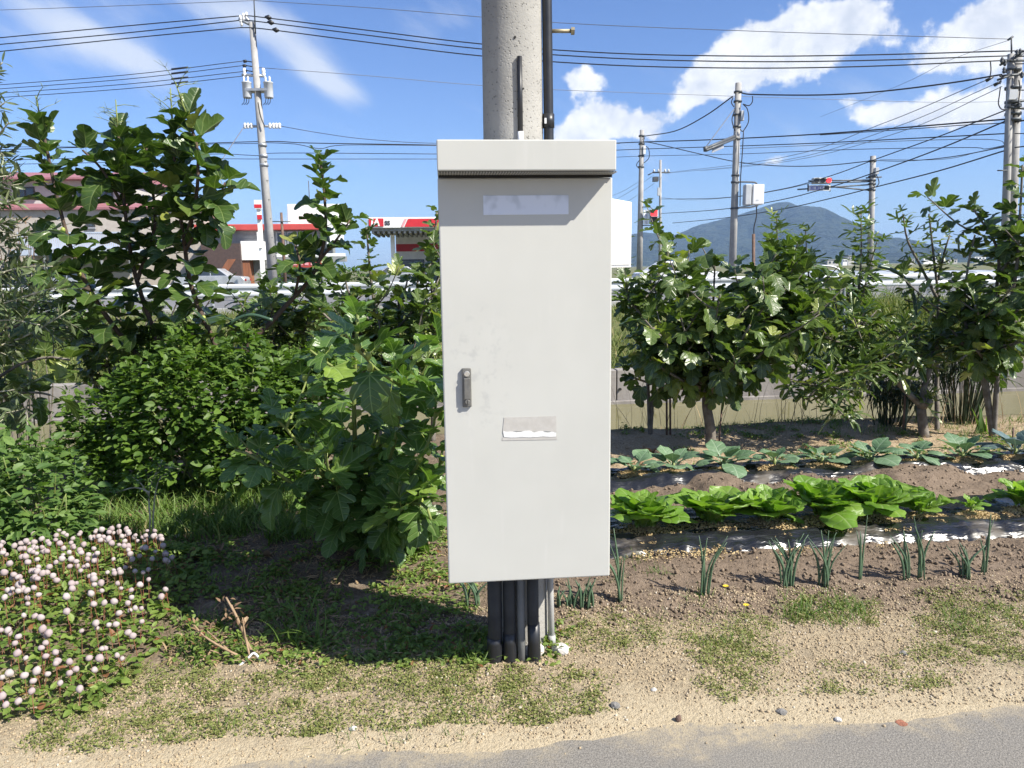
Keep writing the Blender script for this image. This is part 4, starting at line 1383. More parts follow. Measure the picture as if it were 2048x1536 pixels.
def build_buildings():
    # --- gas station canopy, v = 66
    v = 66.0
    u0, u1, z0, z1 = R(735, 434, 1010, 455, v)
    t = thing('gas_station', 'white gas station canopy with red bands and JA SS lettering', 'gas station', ((u0 + u1) / 2, v + 4, .4), uv=True)
    MB().box(u0, u1, v, v + 9, z0, z1).build('fascia', MATS['white_paint'], t, bevel=.03)
    rib = MB().box(u0 + .25, u1 - .25, v + .25, v + 8.75, z0 - .25, z0 - .004)
    rib.build('soffit', MATS['siding_grey'], t)
    n = int((u1 - u0) / .45)
    for k in range(n):
        x = u0 + .3 + k * .45
        MB().box(x, x + .2, v + .3, v + 8.7, z0 - .45, z0 - .252).build('ceiling_rib', MATS['concrete_pale'], t)
    a = R(738, 437, 767, 453, v)
    MB().box(a[0], a[1], v - .06, v - .004, a[2], a[3]).build('red_block', MATS['red_paint'], t)
    lettering('lettering', 'JA', .82, a[0] + .12, v - .075, a[2] + .06, MATS['white_paint'], t, shear=.15, bold=.03)
    s = R(768, 437, 783, 453, v)
    lettering('lettering', 'SS', .50, s[0] + .05, v - .02, s[2] + .12, MATS['frame_dark'], t, bold=.02)
    b0, b1, bz0, bz1 = R(810, 437, 1010, 453, v)
    MB().prism([(b0 - .05, bz0), (b1, bz0), (b1, bz1), (b0 + .28, bz1)], 'y', v - .05, v - .004).build('red_band', MATS['red_paint'], t)
    MB().prism([(b0 - .35, bz0), (b0 - .15, bz0), (b0 + .18, bz1), (b0 - .02, bz1)], 'y', v - .05, v - .004).build('pink_slash', pm('pink_paint', (.75, .35, .38), None, 3, .5), t)
    for px in (786, 960):
        c = R(px - 4, 470, px + 4, 540, v + 2)
        MB().box(c[0], c[1], v + 2, v + 2.4, .4, z0 - .5).build('column', MATS['white_paint'], t)
    # shop front under the canopy
    s0, s1, sz0, sz1 = R(792, 462, 1010, 545, v + 8.8)
    MB().box(s0, s1, v + 9.2, v + 15, .4, sz1 + .3).build('shop_wall', MATS['white_paint'], t)
    MB().box(s0, s1, v + 9.1, v + 9.196, sz0 + 2.1, sz0 + 2.8).build('shop_band', MATS['red_paint'], t)
    for k in range(4):
        x = s0 + .5 + k * 2.5
        window(t, x, x + 2.2, .75, 2.6, v + 9.15, 2)

    # --- red roofed shop with a white tower, v = 52
    v = 52.0
    u0, u1, z0, z1 = R(402, 461, 642, 545, v)
    t = thing('red_roof_shop', 'grey shop with red eaves, brown tiled wall and white tower block', 'shop', ((u0 + u1) / 2, v + 4, .4), uv=True)
    zr = R(402, 449, 640, 461, v)
    MB().box(u0 - .2, u1, v - .5, v + 9, zr[2], zr[3]).build('roof', MATS['roof_red'], t, bevel=.04)
    MB().box(u0 + .1, u1 - .1, v, v + 8.6, .4, zr[2] - .004).build('wall', MATS['siding_grey'], t)
    for k in range(8):
        zz = zr[2] - .25 - k * .28
        MB().box(u0 + .1, u0 + 4.6, v - .03, v - .003, zz - .25, zz - .02).build('siding_board', MATS['siding_grey'], t)
    a = R(404, 487, 482, 562, v - 1.5)
    MB().box(a[0], a[1], v - 1.5, v - .02, .4, a[3]).build('tiled_wall', MATS['brown_tile'], t)
    MB().prism([(a[1] - 2.2, .45), (a[1] - 1.7, .45), (a[1] - .3, a[3] - 1.0), (a[1] - .8, a[3] - 1.0)], 'y', v - 1.56, v - 1.504).build('stair_stringer', MATS['wood_red'], t)
    b = R(482, 482, 524, 520, v - 1.2)
    MB().box(b[0], b[1], v - 1.2, v - .03, b[2], b[3]).build('sign_wall', MATS['white_paint'], t)
    b2 = R(482, 520, 500, 562, v - 1.1)
    MB().box(b2[0], b2[1], v - 1.1, v - .03, .4, b2[3] - .004).build('entrance_panel', MATS['wood_red'], t)
    for k, (x0, x1) in enumerate(((553, 573), (575, 597), (599, 622))):
        w_ = R(x0, 463, x1, 508, v)
        window(t, w_[0], w_[1], w_[2], w_[3], v - .02, 1, 'frame_alu')
    c0, c1, cz0, cz1 = R(570, 405, 683, 497, v - .8)
    MB().box(c0, c1, v + .3, v + 6, zr[3] + .004, cz1).build('tower', MATS['white_paint'], t, bevel=.03)
    MB().box(c0 + 2.6, c1, v - .8, v + .28, R(0, 500, 0, 500, v)[2], cz1 - 1.0).build('tower_face', MATS['white_paint'], t, bevel=.03)
    MB().tube([(c0 + .9 * (c1 - c0) * .33, v + 3, cz1), (c0 + .9 * (c1 - c0) * .33, v + 3, cz1 + 1.8)], .03, 6).build('aerial', MATS['steel_dark'], t)
    d0 = R(553, 507, 690, 513, v - 1.2)
    MB().box(d0[0], d0[1], v - 1.2, v - .9, d0[2], d0[3]).build('balcony_rail', MATS['white_paint'], t)
    MB().box(d0[0], d0[1], v - 1.2, v - .02, d0[2] - .35, d0[2] - .004).build('balcony_edge', MATS['siding_grey'], t)
    # red notice board and hedge before the shop
    a = R(583, 521, 660, 535, v - 6)
    sb = thing('red_board', 'low red signboard with white lettering marks before the red roofed shop', 'sign', ((a[0] + a[1]) / 2, v - 6, .5), uv=True)
    MB().box(a[0], a[1], v - 6.08, v - 6, a[2], a[3]).build('panel', pm('board_red', (.42, .05, .05), (.34, .05, .045), 3, .5), sb)
    for k in range(6):
        x = a[0] + (k + .6) * (a[1] - a[0]) / 6.6
        MB().box(x - .1, x + .12, v - 6.1, v - 6.083, a[2] + .14, a[3] - .12).build('mark', MATS['pink_paint'], sb)
    for x in (a[0] + .2, a[1] - .2):
        MB().box(x, x + .1, v - 5.99, v - 5.9, .4, a[3]).build('leg', MATS['white_paint'], sb)
    # tall white sign post left of the shop pole
    a = R(510, 402, 523, 415, v - 4)
    sp = thing('sign_post', 'slim white sign post with red and white boards beside the transformer pole', 'sign', ((a[0] + a[1]) / 2, v - 4, .4), uv=True)
    MB().box((a[0] + a[1]) / 2 - .12, (a[0] + a[1]) / 2 + .12, v - 4, v - 3.8, .4, a[3]).build('post', MATS['white_paint'], sp)
    for y0, y1, mat in ((400, 418, 'white_paint'), (409, 416, 'red_paint'), (430, 439, 'red_paint'), (464, 496, 'white_paint')):
        b = R(509 + (y0 > 420) * 6, y0, 524, y1, v - 4)
        MB().box(b[0], b[1], v - 4.1 - (mat == 'red_paint') * .02, v - 4.003, b[2], b[3]).build('sign_board', MATS[mat], sp)
    # thin service pole before the shop
    a = R(566, 425, 570, 545, v - 8)
    tp = thing('shop_pole', 'thin brown pole standing before the shop windows', 'pole', (a[0], v - 8, .4), uv=True)
    MB().tube([(a[0], v - 8, .4), (a[0], v - 8, a[3])], [.1, .07], 8).build('shaft', MATS['rust'], tp)
    MB().tube([(a[0] - .5, v - 8.1, a[3] - .5), (a[0] + .5, v - 8.1, a[3] - .5)], .03, 6).build('cross_arm', MATS['steel_dark'], tp)

    # --- beige house block with two red roof lines, v = 58
    v = 58.0
    u0, u1, z0, z1 = R(-120, 362, 262, 545, v)
    t = thing('beige_house', 'wide beige two-storey building with dusky red roof and eaves at far left', 'house', ((u0 + u1) / 2, v + 4, .4), uv=True)
    zr = R(-120, 351, 262, 361, v)
    MB().prism([(v - .8, zr[2]), (v - .8, zr[2] + .12), (v + 4, zr[3] + .7), (v + 8.8, zr[2] + .12), (v + 8.8, zr[2])], 'x', u0 - .4, u1 + .4).build('roof', MATS['roof_pink'], t)
    MB().box(u0, u1, v, v + 8, .4, zr[2] - .004).build('wall', MATS['siding_beige'], t)
    ze = R(-120, 417, 400, 424, v)
    MB().prism([(v - 2.2, ze[2]), (v - 2.2, ze[2] + .15), (v - .02, ze[3] + .35), (v - .02, ze[2])], 'x', u0 - .6, u1 + 6.0).build('lower_eaves', MATS['roof_pink'], t)
    MB().box(u0 + .2, u1 + 5.5, v - 1.9, v - .03, .4, ze[2] - .004).build('lower_wall', pm('siding_tan', (.42, .38, .33), (.36, .32, .28), 4, .75), t)
    for x0, x1, y0, y1 in ((32, 70, 374, 396), (150, 175, 376, 396), (200, 226, 376, 396)):
        w_ = R(x0, y0, x1, y1, v)
        window(t, w_[0], w_[1], w_[2], w_[3], v - .04, 2)
    for x0, x1, y0, y1 in ((76, 86, 440, 454), (20, 30, 440, 452), (175, 190, 440, 455), (260, 280, 440, 455)):
        w_ = R(x0, y0, x1, y1, v - 1.9)
        window(t, w_[0], w_[1], w_[2], w_[3], v - 1.95, 1)
    # balcony screen of pale upright bars
    a = R(35, 464, 250, 497, v - 4)
    MB().box(a[0], a[1], v - 4, v - 3.9, a[2], a[2] + .12).build('screen_rail', MATS['panel_blue'], t)
    MB().box(a[0], a[1], v - 4, v - 3.9, a[3] - .1, a[3]).build('screen_rail', MATS['panel_blue'], t)
    nb = 54
    for k in range(nb):
        x = a[0] + k * (a[1] - a[0]) / nb
        MB().box(x, x + (a[1] - a[0]) / nb * .62, v - 3.97, v - 3.93, a[2] + .124, a[3] - .104).build('screen_bar', MATS['panel_blue'], t)
    b = R(25, 498, 262, 510, v - 4.5)
    MB().box(b[0], b[1], v - 4.6, v - 2.0, b[2], b[3]).build('carport_roof', MATS['panel_blue'], t)
    for x in np.linspace(b[0] + .1, b[1] - .2, 5):
        MB().box(x, x + .12, v - 4.5, v - 4.38, .4, b[2] - .003).build('carport_post', MATS['frame_alu'], t)

    # --- pale house between the two, mostly behind leaves
    v = 62.0
    u0, u1, z0, z1 = R(285, 440, 400, 545, v)
    t = thing('pale_house', 'low pale house seen between the fig stems left of the red roofed shop', 'house', ((u0 + u1) / 2, v + 3, .4), uv=True)
    MB().box(u0, u1, v, v + 6, .4, z1).build('wall', MATS['white_paint'], t)
    MB().prism([(v - .6, z1 + .004), (v - .6, z1 + .15), (v + 3, z1 + 1.6), (v + 6.6, z1 + .15), (v + 6.6, z1 + .004)], 'x', u0 - .5, u1 + .5).build('roof', pm('roof_brown', (.22, .13, .10), (.17, .10, .08), 3, .7), t)
    for k in range(3):
        x = u0 + .5 + k * 1.45
        window(t, x, x + 1.0, 1.6, 2.8, v - .02, 2)

    # --- far town under the mountain
    rr = random.Random(11)
    names = ('left of the tall shoots', 'just behind the pair of fig shoots', 'right of the first bright block', 'in the middle of the far town', 'with the flat roof', 'nearest the yellow field', 'below the hill', 'rightmost')
    for k, (px, py, w, h) in enumerate(((1668, 526, 26, 12), (1690, 524, 9, 14), (1702, 521, 12, 18), (1772, 526, 10, 10), (1822, 524, 14, 12), (1862, 522, 30, 16), (1905, 525, 18, 12), (1960, 520, 22, 14))):
        v = 420.0 + 20 * k
        a = R(px - w / 2, py - h / 2, px + w / 2, py + h / 2 + 8, v)
        t = thing('town_block', 'tiny pale far building under the mountain, ' + names[k], 'building', ((a[0] + a[1]) / 2, v, .2), uv=True, group='far town buildings under the mountain')
        MB().box(a[0], a[1], v, v + 8, -.5, a[3]).build('wall', MATS['white_paint'] if k % 2 else MATS['siding_beige'], t)
        MB().box(a[0] - .3, a[1] + .3, v - .3, v + 8.3, a[3] + .004, a[3] + .4).build('roof', MATS['siding_grey'], t)
        for j in range(3):
            x = a[0] + (j + .3) * (a[1] - a[0]) / 3.2
            MB().box(x, x + (a[1] - a[0]) / 6, v - .1, v - .004, a[3] - 2.0, a[3] - .8).build('window', MATS['window_glass'], t)
    # greenhouse rows beyond the highway
    v = 38.0
    for k, (px0, px1) in enumerate(((1600, 1730), (1736, 1850), (1855, 2100))):
        a = R(px0, 541, px1, 552, v)
        t = thing('greenhouse', ('low grey-white greenhouse roof at the left end beyond the highway', 'low greenhouse roof in the middle beyond the highway', 'long low greenhouse roof at the right end beyond the highway')[k], 'greenhouse', ((a[0] + a[1]) / 2, v, .4), uv=True)
        arc = [(v + 2.5 - 2.5 * math.cos(math.pi * i / 10), .4 + (a[3] - .4) * math.sin(math.pi * i / 10) ** .6) for i in range(11)]
        MB().prism(arc, 'x', a[0], a[1]).build('film', pm('film_grey', (.40, .43, .47), (.34, .37, .41), 2, .35), t) if 'film_grey' not in MATS else MB().prism(arc, 'x', a[0], a[1]).build('film', MATS['film_grey'], t)
        for x in np.arange(a[0] + .5, a[1] - .4, 1.5):
            MB().tube([(x, y, z + .01) for y, z in arc], .02, 5).build('hoop', MATS['frame_alu'], t)


build_buildings()


# ------------------------------------------------------------------ cars behind the guard rail
def car(label, u, v, z, flip, paint, group='cars seen through the fig leaves'):
    t = thing('parked_car', label, 'car', (u, v, z), uv=True, group=group)
    s = -1 if flip else 1
    side = [(-2.0, .28), (-2.05, .75), (-1.9, .92), (-1.1, 1.0), (-.55, 1.42), (.75, 1.45), (1.45, 1.02), (1.95, .9), (2.02, .55), (1.95, .28)]
    mb = MB()
    vs, n = [], len(side)
    for j, (w, sh) in enumerate(((.70, .97), (.80, 1.0), (.80, 1.0), (.70, .97))):
        y = (-.8, -.72, .72, .8)[j]
        for x, zz in side:
            top = max(0, zz - .95)
            vs.append((u + s * x * sh, v + y * (1 - .28 * top), z + zz))
    fs = [(j * n + i, j * n + (i + 1) % n, (j + 1) * n + (i + 1) % n, (j + 1) * n + i) for j in range(3) for i in range(n)] + [tuple(range(n))[::-1], tuple(range(3 * n, 4 * n))]
    mb.add(vs, fs)
    body = mb.build('body', MATS[paint], t, bevel=.04)
    for x0, x1, xt0, xt1 in ((-.98, -.12, -.52, -.12), (-.06, .62, -.06, .62), (.68, 1.30, .68, .80)):
        g_ = MB()
        q = [(x0, 1.02), (x1, 1.02), (xt1, 1.36), (xt0, 1.36)]
        if x0 > .6:
            q = [(.68, 1.02), (1.28, 1.04), (.80, 1.36), (.68, 1.36)]
        g_.add([(u + s * x, v - (.80 * (1 - .28 * (zz - .95)) + .012), z + zz) for x, zz in q] + [(u + s * x, v - (.80 * (1 - .28 * (zz - .95)) - .01), z + zz) for x, zz in q],
               [(0, 1, 2, 3), (7, 6, 5, 4), (0, 4, 5, 1), (1, 5, 6, 2), (2, 6, 7, 3), (3, 7, 4, 0)])
        g_.build('window', MATS['window_glass'], t)
    for x in (-1.25, 1.3):
        for y in (-.72, .72):
            w = MB().cyl((u + s * x, v + y - .1, z + .31), (u + s * x, v + y + .1, z + .31), .31, n=18).build('wheel', MATS['rubber'], t)
            MB().cyl((u + s * x, v + y - .112, z + .31), (u + s * x, v + y - .101, z + .31), .19, n=14).build('rim', MATS['frame_alu'], w)
    for x, m_ in ((-2.0, 'lamp_red_off'), (1.93, 'white_paint')):
        if m_ not in MATS:
            pm(m_, (.35, .02, .02), None, 3, .3)
        for y in (-.62, .62):
            MB().box(u + s * x - .06, u + s * x + .06, v + y - .14, v + y + .14, z + .68, z + .8).build('light', MATS[m_], t)


for k, (px, v, paint, fl, lab) in enumerate(((150, 43, 'car_silver', 0, 'silver car behind the leaves of the tallest left fig stem'), (425, 47, 'car_silver', 1, 'silver car parked by the brown tiled wall'),
                                             (800, 52, 'car_silver', 1, 'silver car under the gas station canopy'),
                                             (1352, 36, 'car_white', 1, 'white car seen above the round fig crown right of the cabinet'))):
    q = atv(px, 545, v)
    car(lab, q.x, v, .42, fl, paint)


# ------------------------------------------------------------------ leaf templates
def leaf_tpl(half, fold=0.25, droop=0.6, wave=0.0, pet=0.3, petr=0.012, mids=(0.3, 0.6), cup=0.0, seed=0):
    """lobed leaf: attach point at the origin, stalk then blade along +y, face up +z; returns V, F, LC"""
    rr = random.Random(seed)
    V, LC, F = [], [], []

    def bend(x, y, lift):
        z = lift + fold * abs(x) - cup * x * x
        if abs(droop) > 1e-3:
            th = droop * y
            yy, zz = math.sin(th) / droop, -(1 - math.cos(th)) / droop
        else:
            th, yy, zz = 0, y, 0
        return (x, pet + yy - z * math.sin(-th) * 0 + 0, zz + z * math.cos(th))
    for s in (-1, 1):
        mid = [(0, y) for y in mids]
        poly = [half[0]] + half[1:] + mid[::-1]
        base = len(V)
        for (x, y) in poly:
            w = wave * math.sin(9 * y + 3 * s + seed) * abs(x) + (rr.uniform(-.02, .02) if abs(x) > .05 else 0)
            V.append(bend(s * x, y, w))
            LC.append((s * x, y, 0))
        for tri in tessellate_polygon([[Vector((q[0], q[1], 0)) for q in poly]]):
            a, b, c = [tri[k] for k in range(3)]
            ar = (poly[b][0] - poly[a][0]) * (poly[c][1] - poly[a][1]) - (poly[b][1] - poly[a][1]) * (poly[c][0] - poly[a][0])
            if ar * s < 0:
                b, c = c, b
            F.append((base + a, base + b, base + c))
    if pet > 0:
        b = len(V)
        for y in (0.0, pet + .02):
            for k in range(3):
                q = 2 * math.pi * k / 3
                V.append((petr * math.cos(q), y, petr * math.sin(q) - .004))
                LC.append((0.2, 0.0, 1))
        for k in range(3):
            a, c = b + k, b + (k + 1) % 3
            F += [(a, c, c + 3), (a, c + 3, a + 3)]
    return np.array(V, float), np.array(F, int), np.array(LC, float)


H_FIG = [(0, 0), (.10, -.09), (.25, -.11), (.37, -.02), (.43, .10), (.36, .18), (.27, .25), (.40, .33), (.50, .47), (.51, .60), (.42, .63), (.28, .56), (.19, .50), (.25, .64), (.27, .78), (.20, .91), (.09, .98), (0, 1)]
H_SPOON = [(0, 0), (.12, -.08), (.28, -.06), (.40, .06), (.42, .20), (.36, .30), (.43, .42), (.45, .55), (.36, .64), (.26, .64), (.29, .76), (.23, .90), (.10, .98), (0, 1)]
H_NARROW = [(0, 0), (.08, -.06), (.30, -.08), (.40, -.02), (.26, .06), (.08, .14), (.07, .19), (.30, .38), (.44, .55), (.40, .60), (.26, .52), (.07, .33), (.06, .45), (.10, .70), (.08, .90), (0, 1)]
FIG = [leaf_tpl(H_FIG, .22, .55, .15, .32, seed=1), leaf_tpl(H_FIG, .10, 1.0, .2, .36, seed=2), leaf_tpl(H_FIG, .35, .25, .1, .30, seed=3), leaf_tpl(H_SPOON, .2, .8, .15, .30, seed=4)]
SPOON = [leaf_tpl(H_SPOON, .45, .55, .2, .28, seed=5), leaf_tpl(H_SPOON, .30, 1.0, .25, .30, seed=6), leaf_tpl(H_FIG, .40, .7, .2, .30, seed=7), leaf_tpl(H_SPOON, .55, .25, .15, .26, seed=8)]
NARROW = [leaf_tpl(H_NARROW, .25, .5, .1, .30, seed=9), leaf_tpl(H_NARROW, .15, 1.0, .15, .32, seed=10), leaf_tpl(H_NARROW, .35, .2, .1, .28, seed=11)]
H_OVAL = [(0, 0), (.16, .10), (.27, .30), (.27, .52), (.16, .80), (0, 1)]
OVAL = leaf_tpl(H_OVAL, .2, .6, 0, 0, mids=(.5,))
H_DIAM = [(0, 0), (.26, .36), (.16, .75), (0, 1)]
DIAM = leaf_tpl(H_DIAM, .2, .4, 0, 0, mids=(.5,))
H_OLIVE = [(0, 0), (.10, .3), (.10, .65), (0, 1)]
OLIVE = leaf_tpl(H_OLIVE, .2, .2, 0, 0, mids=(.5,))


def blade_tpl(w=.05, bend=.9, n=4):
    """grass blade rising along +z then arching over to +y"""
    V, F, LC = [], [], []
    for i in range(n + 1):
        t = i / n
        th = bend * t
        y = (1 - math.cos(th)) / max(bend, 1e-3)
        z = math.sin(th) / max(bend, 1e-3)
        ww = w * (1 - t ** 1.6) + .002
        V += [(-ww, y, z), (ww, y, z)]
        LC += [(0, t, 0), (0, t, 0)]
    for i in range(n):
        a = 2 * i
        F += [(a, a + 1, a + 3), (a, a + 3, a + 2)]
    return np.array(V, float), np.array(F, int), np.array(LC, float)


BLADE = blade_tpl(.035, .8)
BLADE_ARCH = blade_tpl(.022, 1.9, 6)


def upright(pos, size, lean=0.15):
    """(k,4,4) matrices turning about the vertical with a small lean"""
    k = len(pos)
    a = RNG.rand(k) * 2 * np.pi
    lx, ly = RNG.randn(k) * lean, RNG.randn(k) * lean
    Z = np.stack([lx, ly, np.ones(k)], 1)
    Z /= np.linalg.norm(Z, axis=1, keepdims=True)
    Y = np.stack([np.cos(a), np.sin(a), np.zeros(k)], 1)
    X = np.cross(Y, Z)
    X /= np.linalg.norm(X, axis=1, keepdims=True)
    Y = np.cross(Z, X)
    M = np.zeros((k, 4, 4))
    s = np.asarray(size, float)[:, None]
    M[:, :3, 0], M[:, :3, 1], M[:, :3, 2], M[:, :3, 3] = X * s, Y * s, Z * s, pos
    M[:, 3, 3] = 1
    return M


# ------------------------------------------------------------------ fig trees
LEAFMESH = {}


def leaf_meshes(key, tpls, mat):
    if key not in LEAFMESH:
        out = []
        for T in tpls:
            me = np_mesh('leaf', T[0], T[1], {'rnd': ('FLOAT', np.zeros(len(T[0]))), 'lc': ('FLOAT_VECTOR', T[2])})
            me.materials.append(MATS[mat])
            out.append(me)
        LEAFMESH[key] = out
    return LEAFMESH[key]


def resample(P, step):
    P = catmull(P, 6)
    d = [0]
    for a, b in zip(P, P[1:]):
        d.append(d[-1] + (b - a).length)
    n = max(2, int(d[-1] / step))
    out, j = [], 0
    for i in range(n + 1):
        s = d[-1] * i / n
        while j < len(d) - 2 and d[j + 1] < s:
            j += 1
        k = (s - d[j]) / max(d[j + 1] - d[j], 1e-9)
        out.append(P[j].lerp(P[j + 1], k))
    return out, d[-1]


def fig_tree(name, label, base, stems, key, tpls, mat, size=.2, step=.055, bark='bark_fig', max_obj=300, el=(10, 55), tip=.5, fruit=0, extra=None, cat='fig tree', group=None, bare=0, young=None, jit=.25, sides=0, keep=1.0):
    """stems: (points [(px,py,dist)..], r0, r1, first leafed fraction). Leaves sit in a spiral on the stems."""
    t = thing(name, label, cat, base, group=group)
    wood = MB()
    L = []        # pos, dir, size, variant
    figs = []
    tips = []
    allst = []
    for st in stems:
        pts, r0, r1, f0 = st[:4]
        P = [q if isinstance(q, Vector) else at(*q) for q in pts]
        allst.append((P, r0, r1, f0))
        for k in range(sides):
            R_, ln = resample(P, .05)
            i = int(len(R_) * rnd(max(.3, f0), .95))
            i = min(max(i, 1), len(R_) - 1)
            tg = (R_[i] - R_[i - 1]).normalized()
            a = rnd(0, 6.28)
            dv = (tg * .5 + Vector((math.cos(a), math.sin(a), rnd(-.05, .7)))).normalized()
            l2 = ln * rnd(.18, .38)
            allst.append(([R_[i], R_[i] + dv * l2 * .5 + Vector((0, 0, .02)), R_[i] + dv * l2 + Vector((0, 0, l2 * .25))], r1 * 1.3, r1 * .6, .1))
    for P, r0, r1, f0 in allst:
        S, ln = resample(P, .06)
        n = len(S)
        wood.tube(S, [r0 + (r1 - r0) * (i / (n - 1)) ** .8 for i in range(n)], 7)
        Q, ln = resample(P, step)
        n = len(Q)
        ph = rnd(0, 6.28)
        tips.append((Q[-1], (Q[-1] - Q[-2]).normalized()))
        for i in range(n):
            tt = i / (n - 1)
            if tt < f0 or rnd() > keep:
                continue
            g = (tt - f0) / max(1 - f0, 1e-6)
            ph += 2.39996 + rnd(-.3, .3)
            e = math.radians(el[0] + (el[1] - el[0]) * g ** 2 + rnd(-18, 18))
            tg = (Q[min(i + 1, n - 1)] - Q[max(i - 1, 0)]).normalized()
            a = tg.orthogonal().normalized()
            b = tg.cross(a)
            out = a * math.cos(ph) + b * math.sin(ph)
            dv = (out * math.cos(e) + (tg * .6 + Vector((0, 0, .4))) * math.sin(e)).normalized()
            sz = size * (1 - (1 - tip) * g ** 3) * rnd(1 - jit, 1 + jit)
            L.append((Q[i], dv, sz))
            if fruit and rnd() < fruit and g < .95:
                figs.append((Q[i] + out * .02, sz))
    wood.build('trunk', MATS[bark], t)
    if not L:
        return t
    pos = np.array([l[0] for l in L])
    M = frames(pos, [l[1] for l in L], size=[l[2] for l in L], roll=RNG.randn(len(L)) * .35)
    var = RNG.randint(0, len(tpls), len(L))
    off = np.array(base)
    vis = []
    for i in range(len(L)):
        p = CAMROT.transposed() @ (Vector(pos[i]) - Vector((0, 0, CAMH)))
        x, y = 1024 - FPX * p.x / p.z, 768 + FPX * p.y / p.z
        inside = -60 < x < 2108 and -60 < y < 1590 and not (895 < x < 1212 and 300 < y < 1140)
        vis.append((L[i][2] / max(-p.z, .1)) if inside else -1.0)
    order = np.argsort(-np.array(vis))
    meshes = leaf_meshes(key, tpls, mat)
    top = [i for i in order[:max_obj] if vis[i] > 0]
    topset = set(top)
    rest = [i for i in range(len(L)) if i not in topset]
    for i in top:
        o = bpy.data.objects.new('leaf', meshes[var[i]])
        COL.objects.link(o)
        o.parent = t
        m4 = M[i].copy()
        m4[:3, 3] -= off
        o.matrix_basis = Matrix(m4.tolist())
    if rest:
        rest = np.array(rest)
        parts = []
        V, F, A, C, nb = [], [], [], [], 0
        for k, T in enumerate(tpls):
            sel = rest[var[rest] == k]
            if len(sel) == 0:
                continue
            Vh = np.einsum('kij,nj->kni', M[sel][:, :3, :3], T[0]) + M[sel][:, None, :3, 3] - off
            nn = len(T[0])
            V.append(Vh.reshape(-1, 3))
            F.append((T[1][None] + (np.arange(len(sel)) * nn)[:, None, None]).reshape(-1, 3) + nb)
            A.append(np.repeat(RNG.rand(len(sel)), nn))
            C.append(np.tile(T[2], (len(sel), 1)))
            nb += nn * len(sel)
        me = np_mesh('foliage', np.concatenate(V), np.concatenate(F), {'rnd': ('FLOAT', np.concatenate(A)), 'lc': ('FLOAT_VECTOR', np.concatenate(C))})
        o = link('foliage', me, MATS[mat], t)
        o['kind'] = 'stuff'
    for p, s in figs[:40]:
        r = rnd(.013, .019)
        MB().lathe(p, [(r * .25, -r * 1.5), (r * .8, -r * .9), (r, 0), (r * .75, r * .7), (r * .2, r)], 8).build('fig_fruit', MATS['fruit_green'], t)
    # caterpillar-stripped shoot tips: bare stalks
    if bare:
        for q, tg in tips[:bare]:
            tw = MB()
            tw.tube([q, q + tg * .12, q + tg * .26], [.008, .006, .004], 5)
            for k in range(11):
                a = rnd(0, 6.28)
                s0 = q + tg * rnd(0, .24)
                dv = Vector((math.cos(a), math.sin(a), rnd(.1, .8))).normalized()
                l = rnd(.06, .16)
                e1 = s0 + dv * l
                tw.tube([s0, s0 + dv * l * .5 + Vector((0, 0, .008)), e1], [.0035, .0028, .002], 4)
                for j in range(3):
                    b = dv + Vector((rnd(-.8, .8), rnd(-.8, .8), rnd(-.5, .5)))
                    tw.tube([e1, e1 + b.normalized() * l * rnd(.25, .55)], [.0018, .001], 3)
            o = tw.build('bare_stalk', MATS['stem_green'], t)
    return t


def on_ground(px, py, sink=.03):
    p = gp(px, py, 0.0)
    z = gzw(p.x, p.y)
    p = gp(px, py, z)
    return Vector((p.x, p.y, gzw(p.x, p.y) - sink))


def at_ground(px, d, sink=.03):
    """ground point straight below the pixel column at distance d"""
    p = at(px, 900, d)
    return Vector((p.x, d, gzw(p.x, d) - sink))


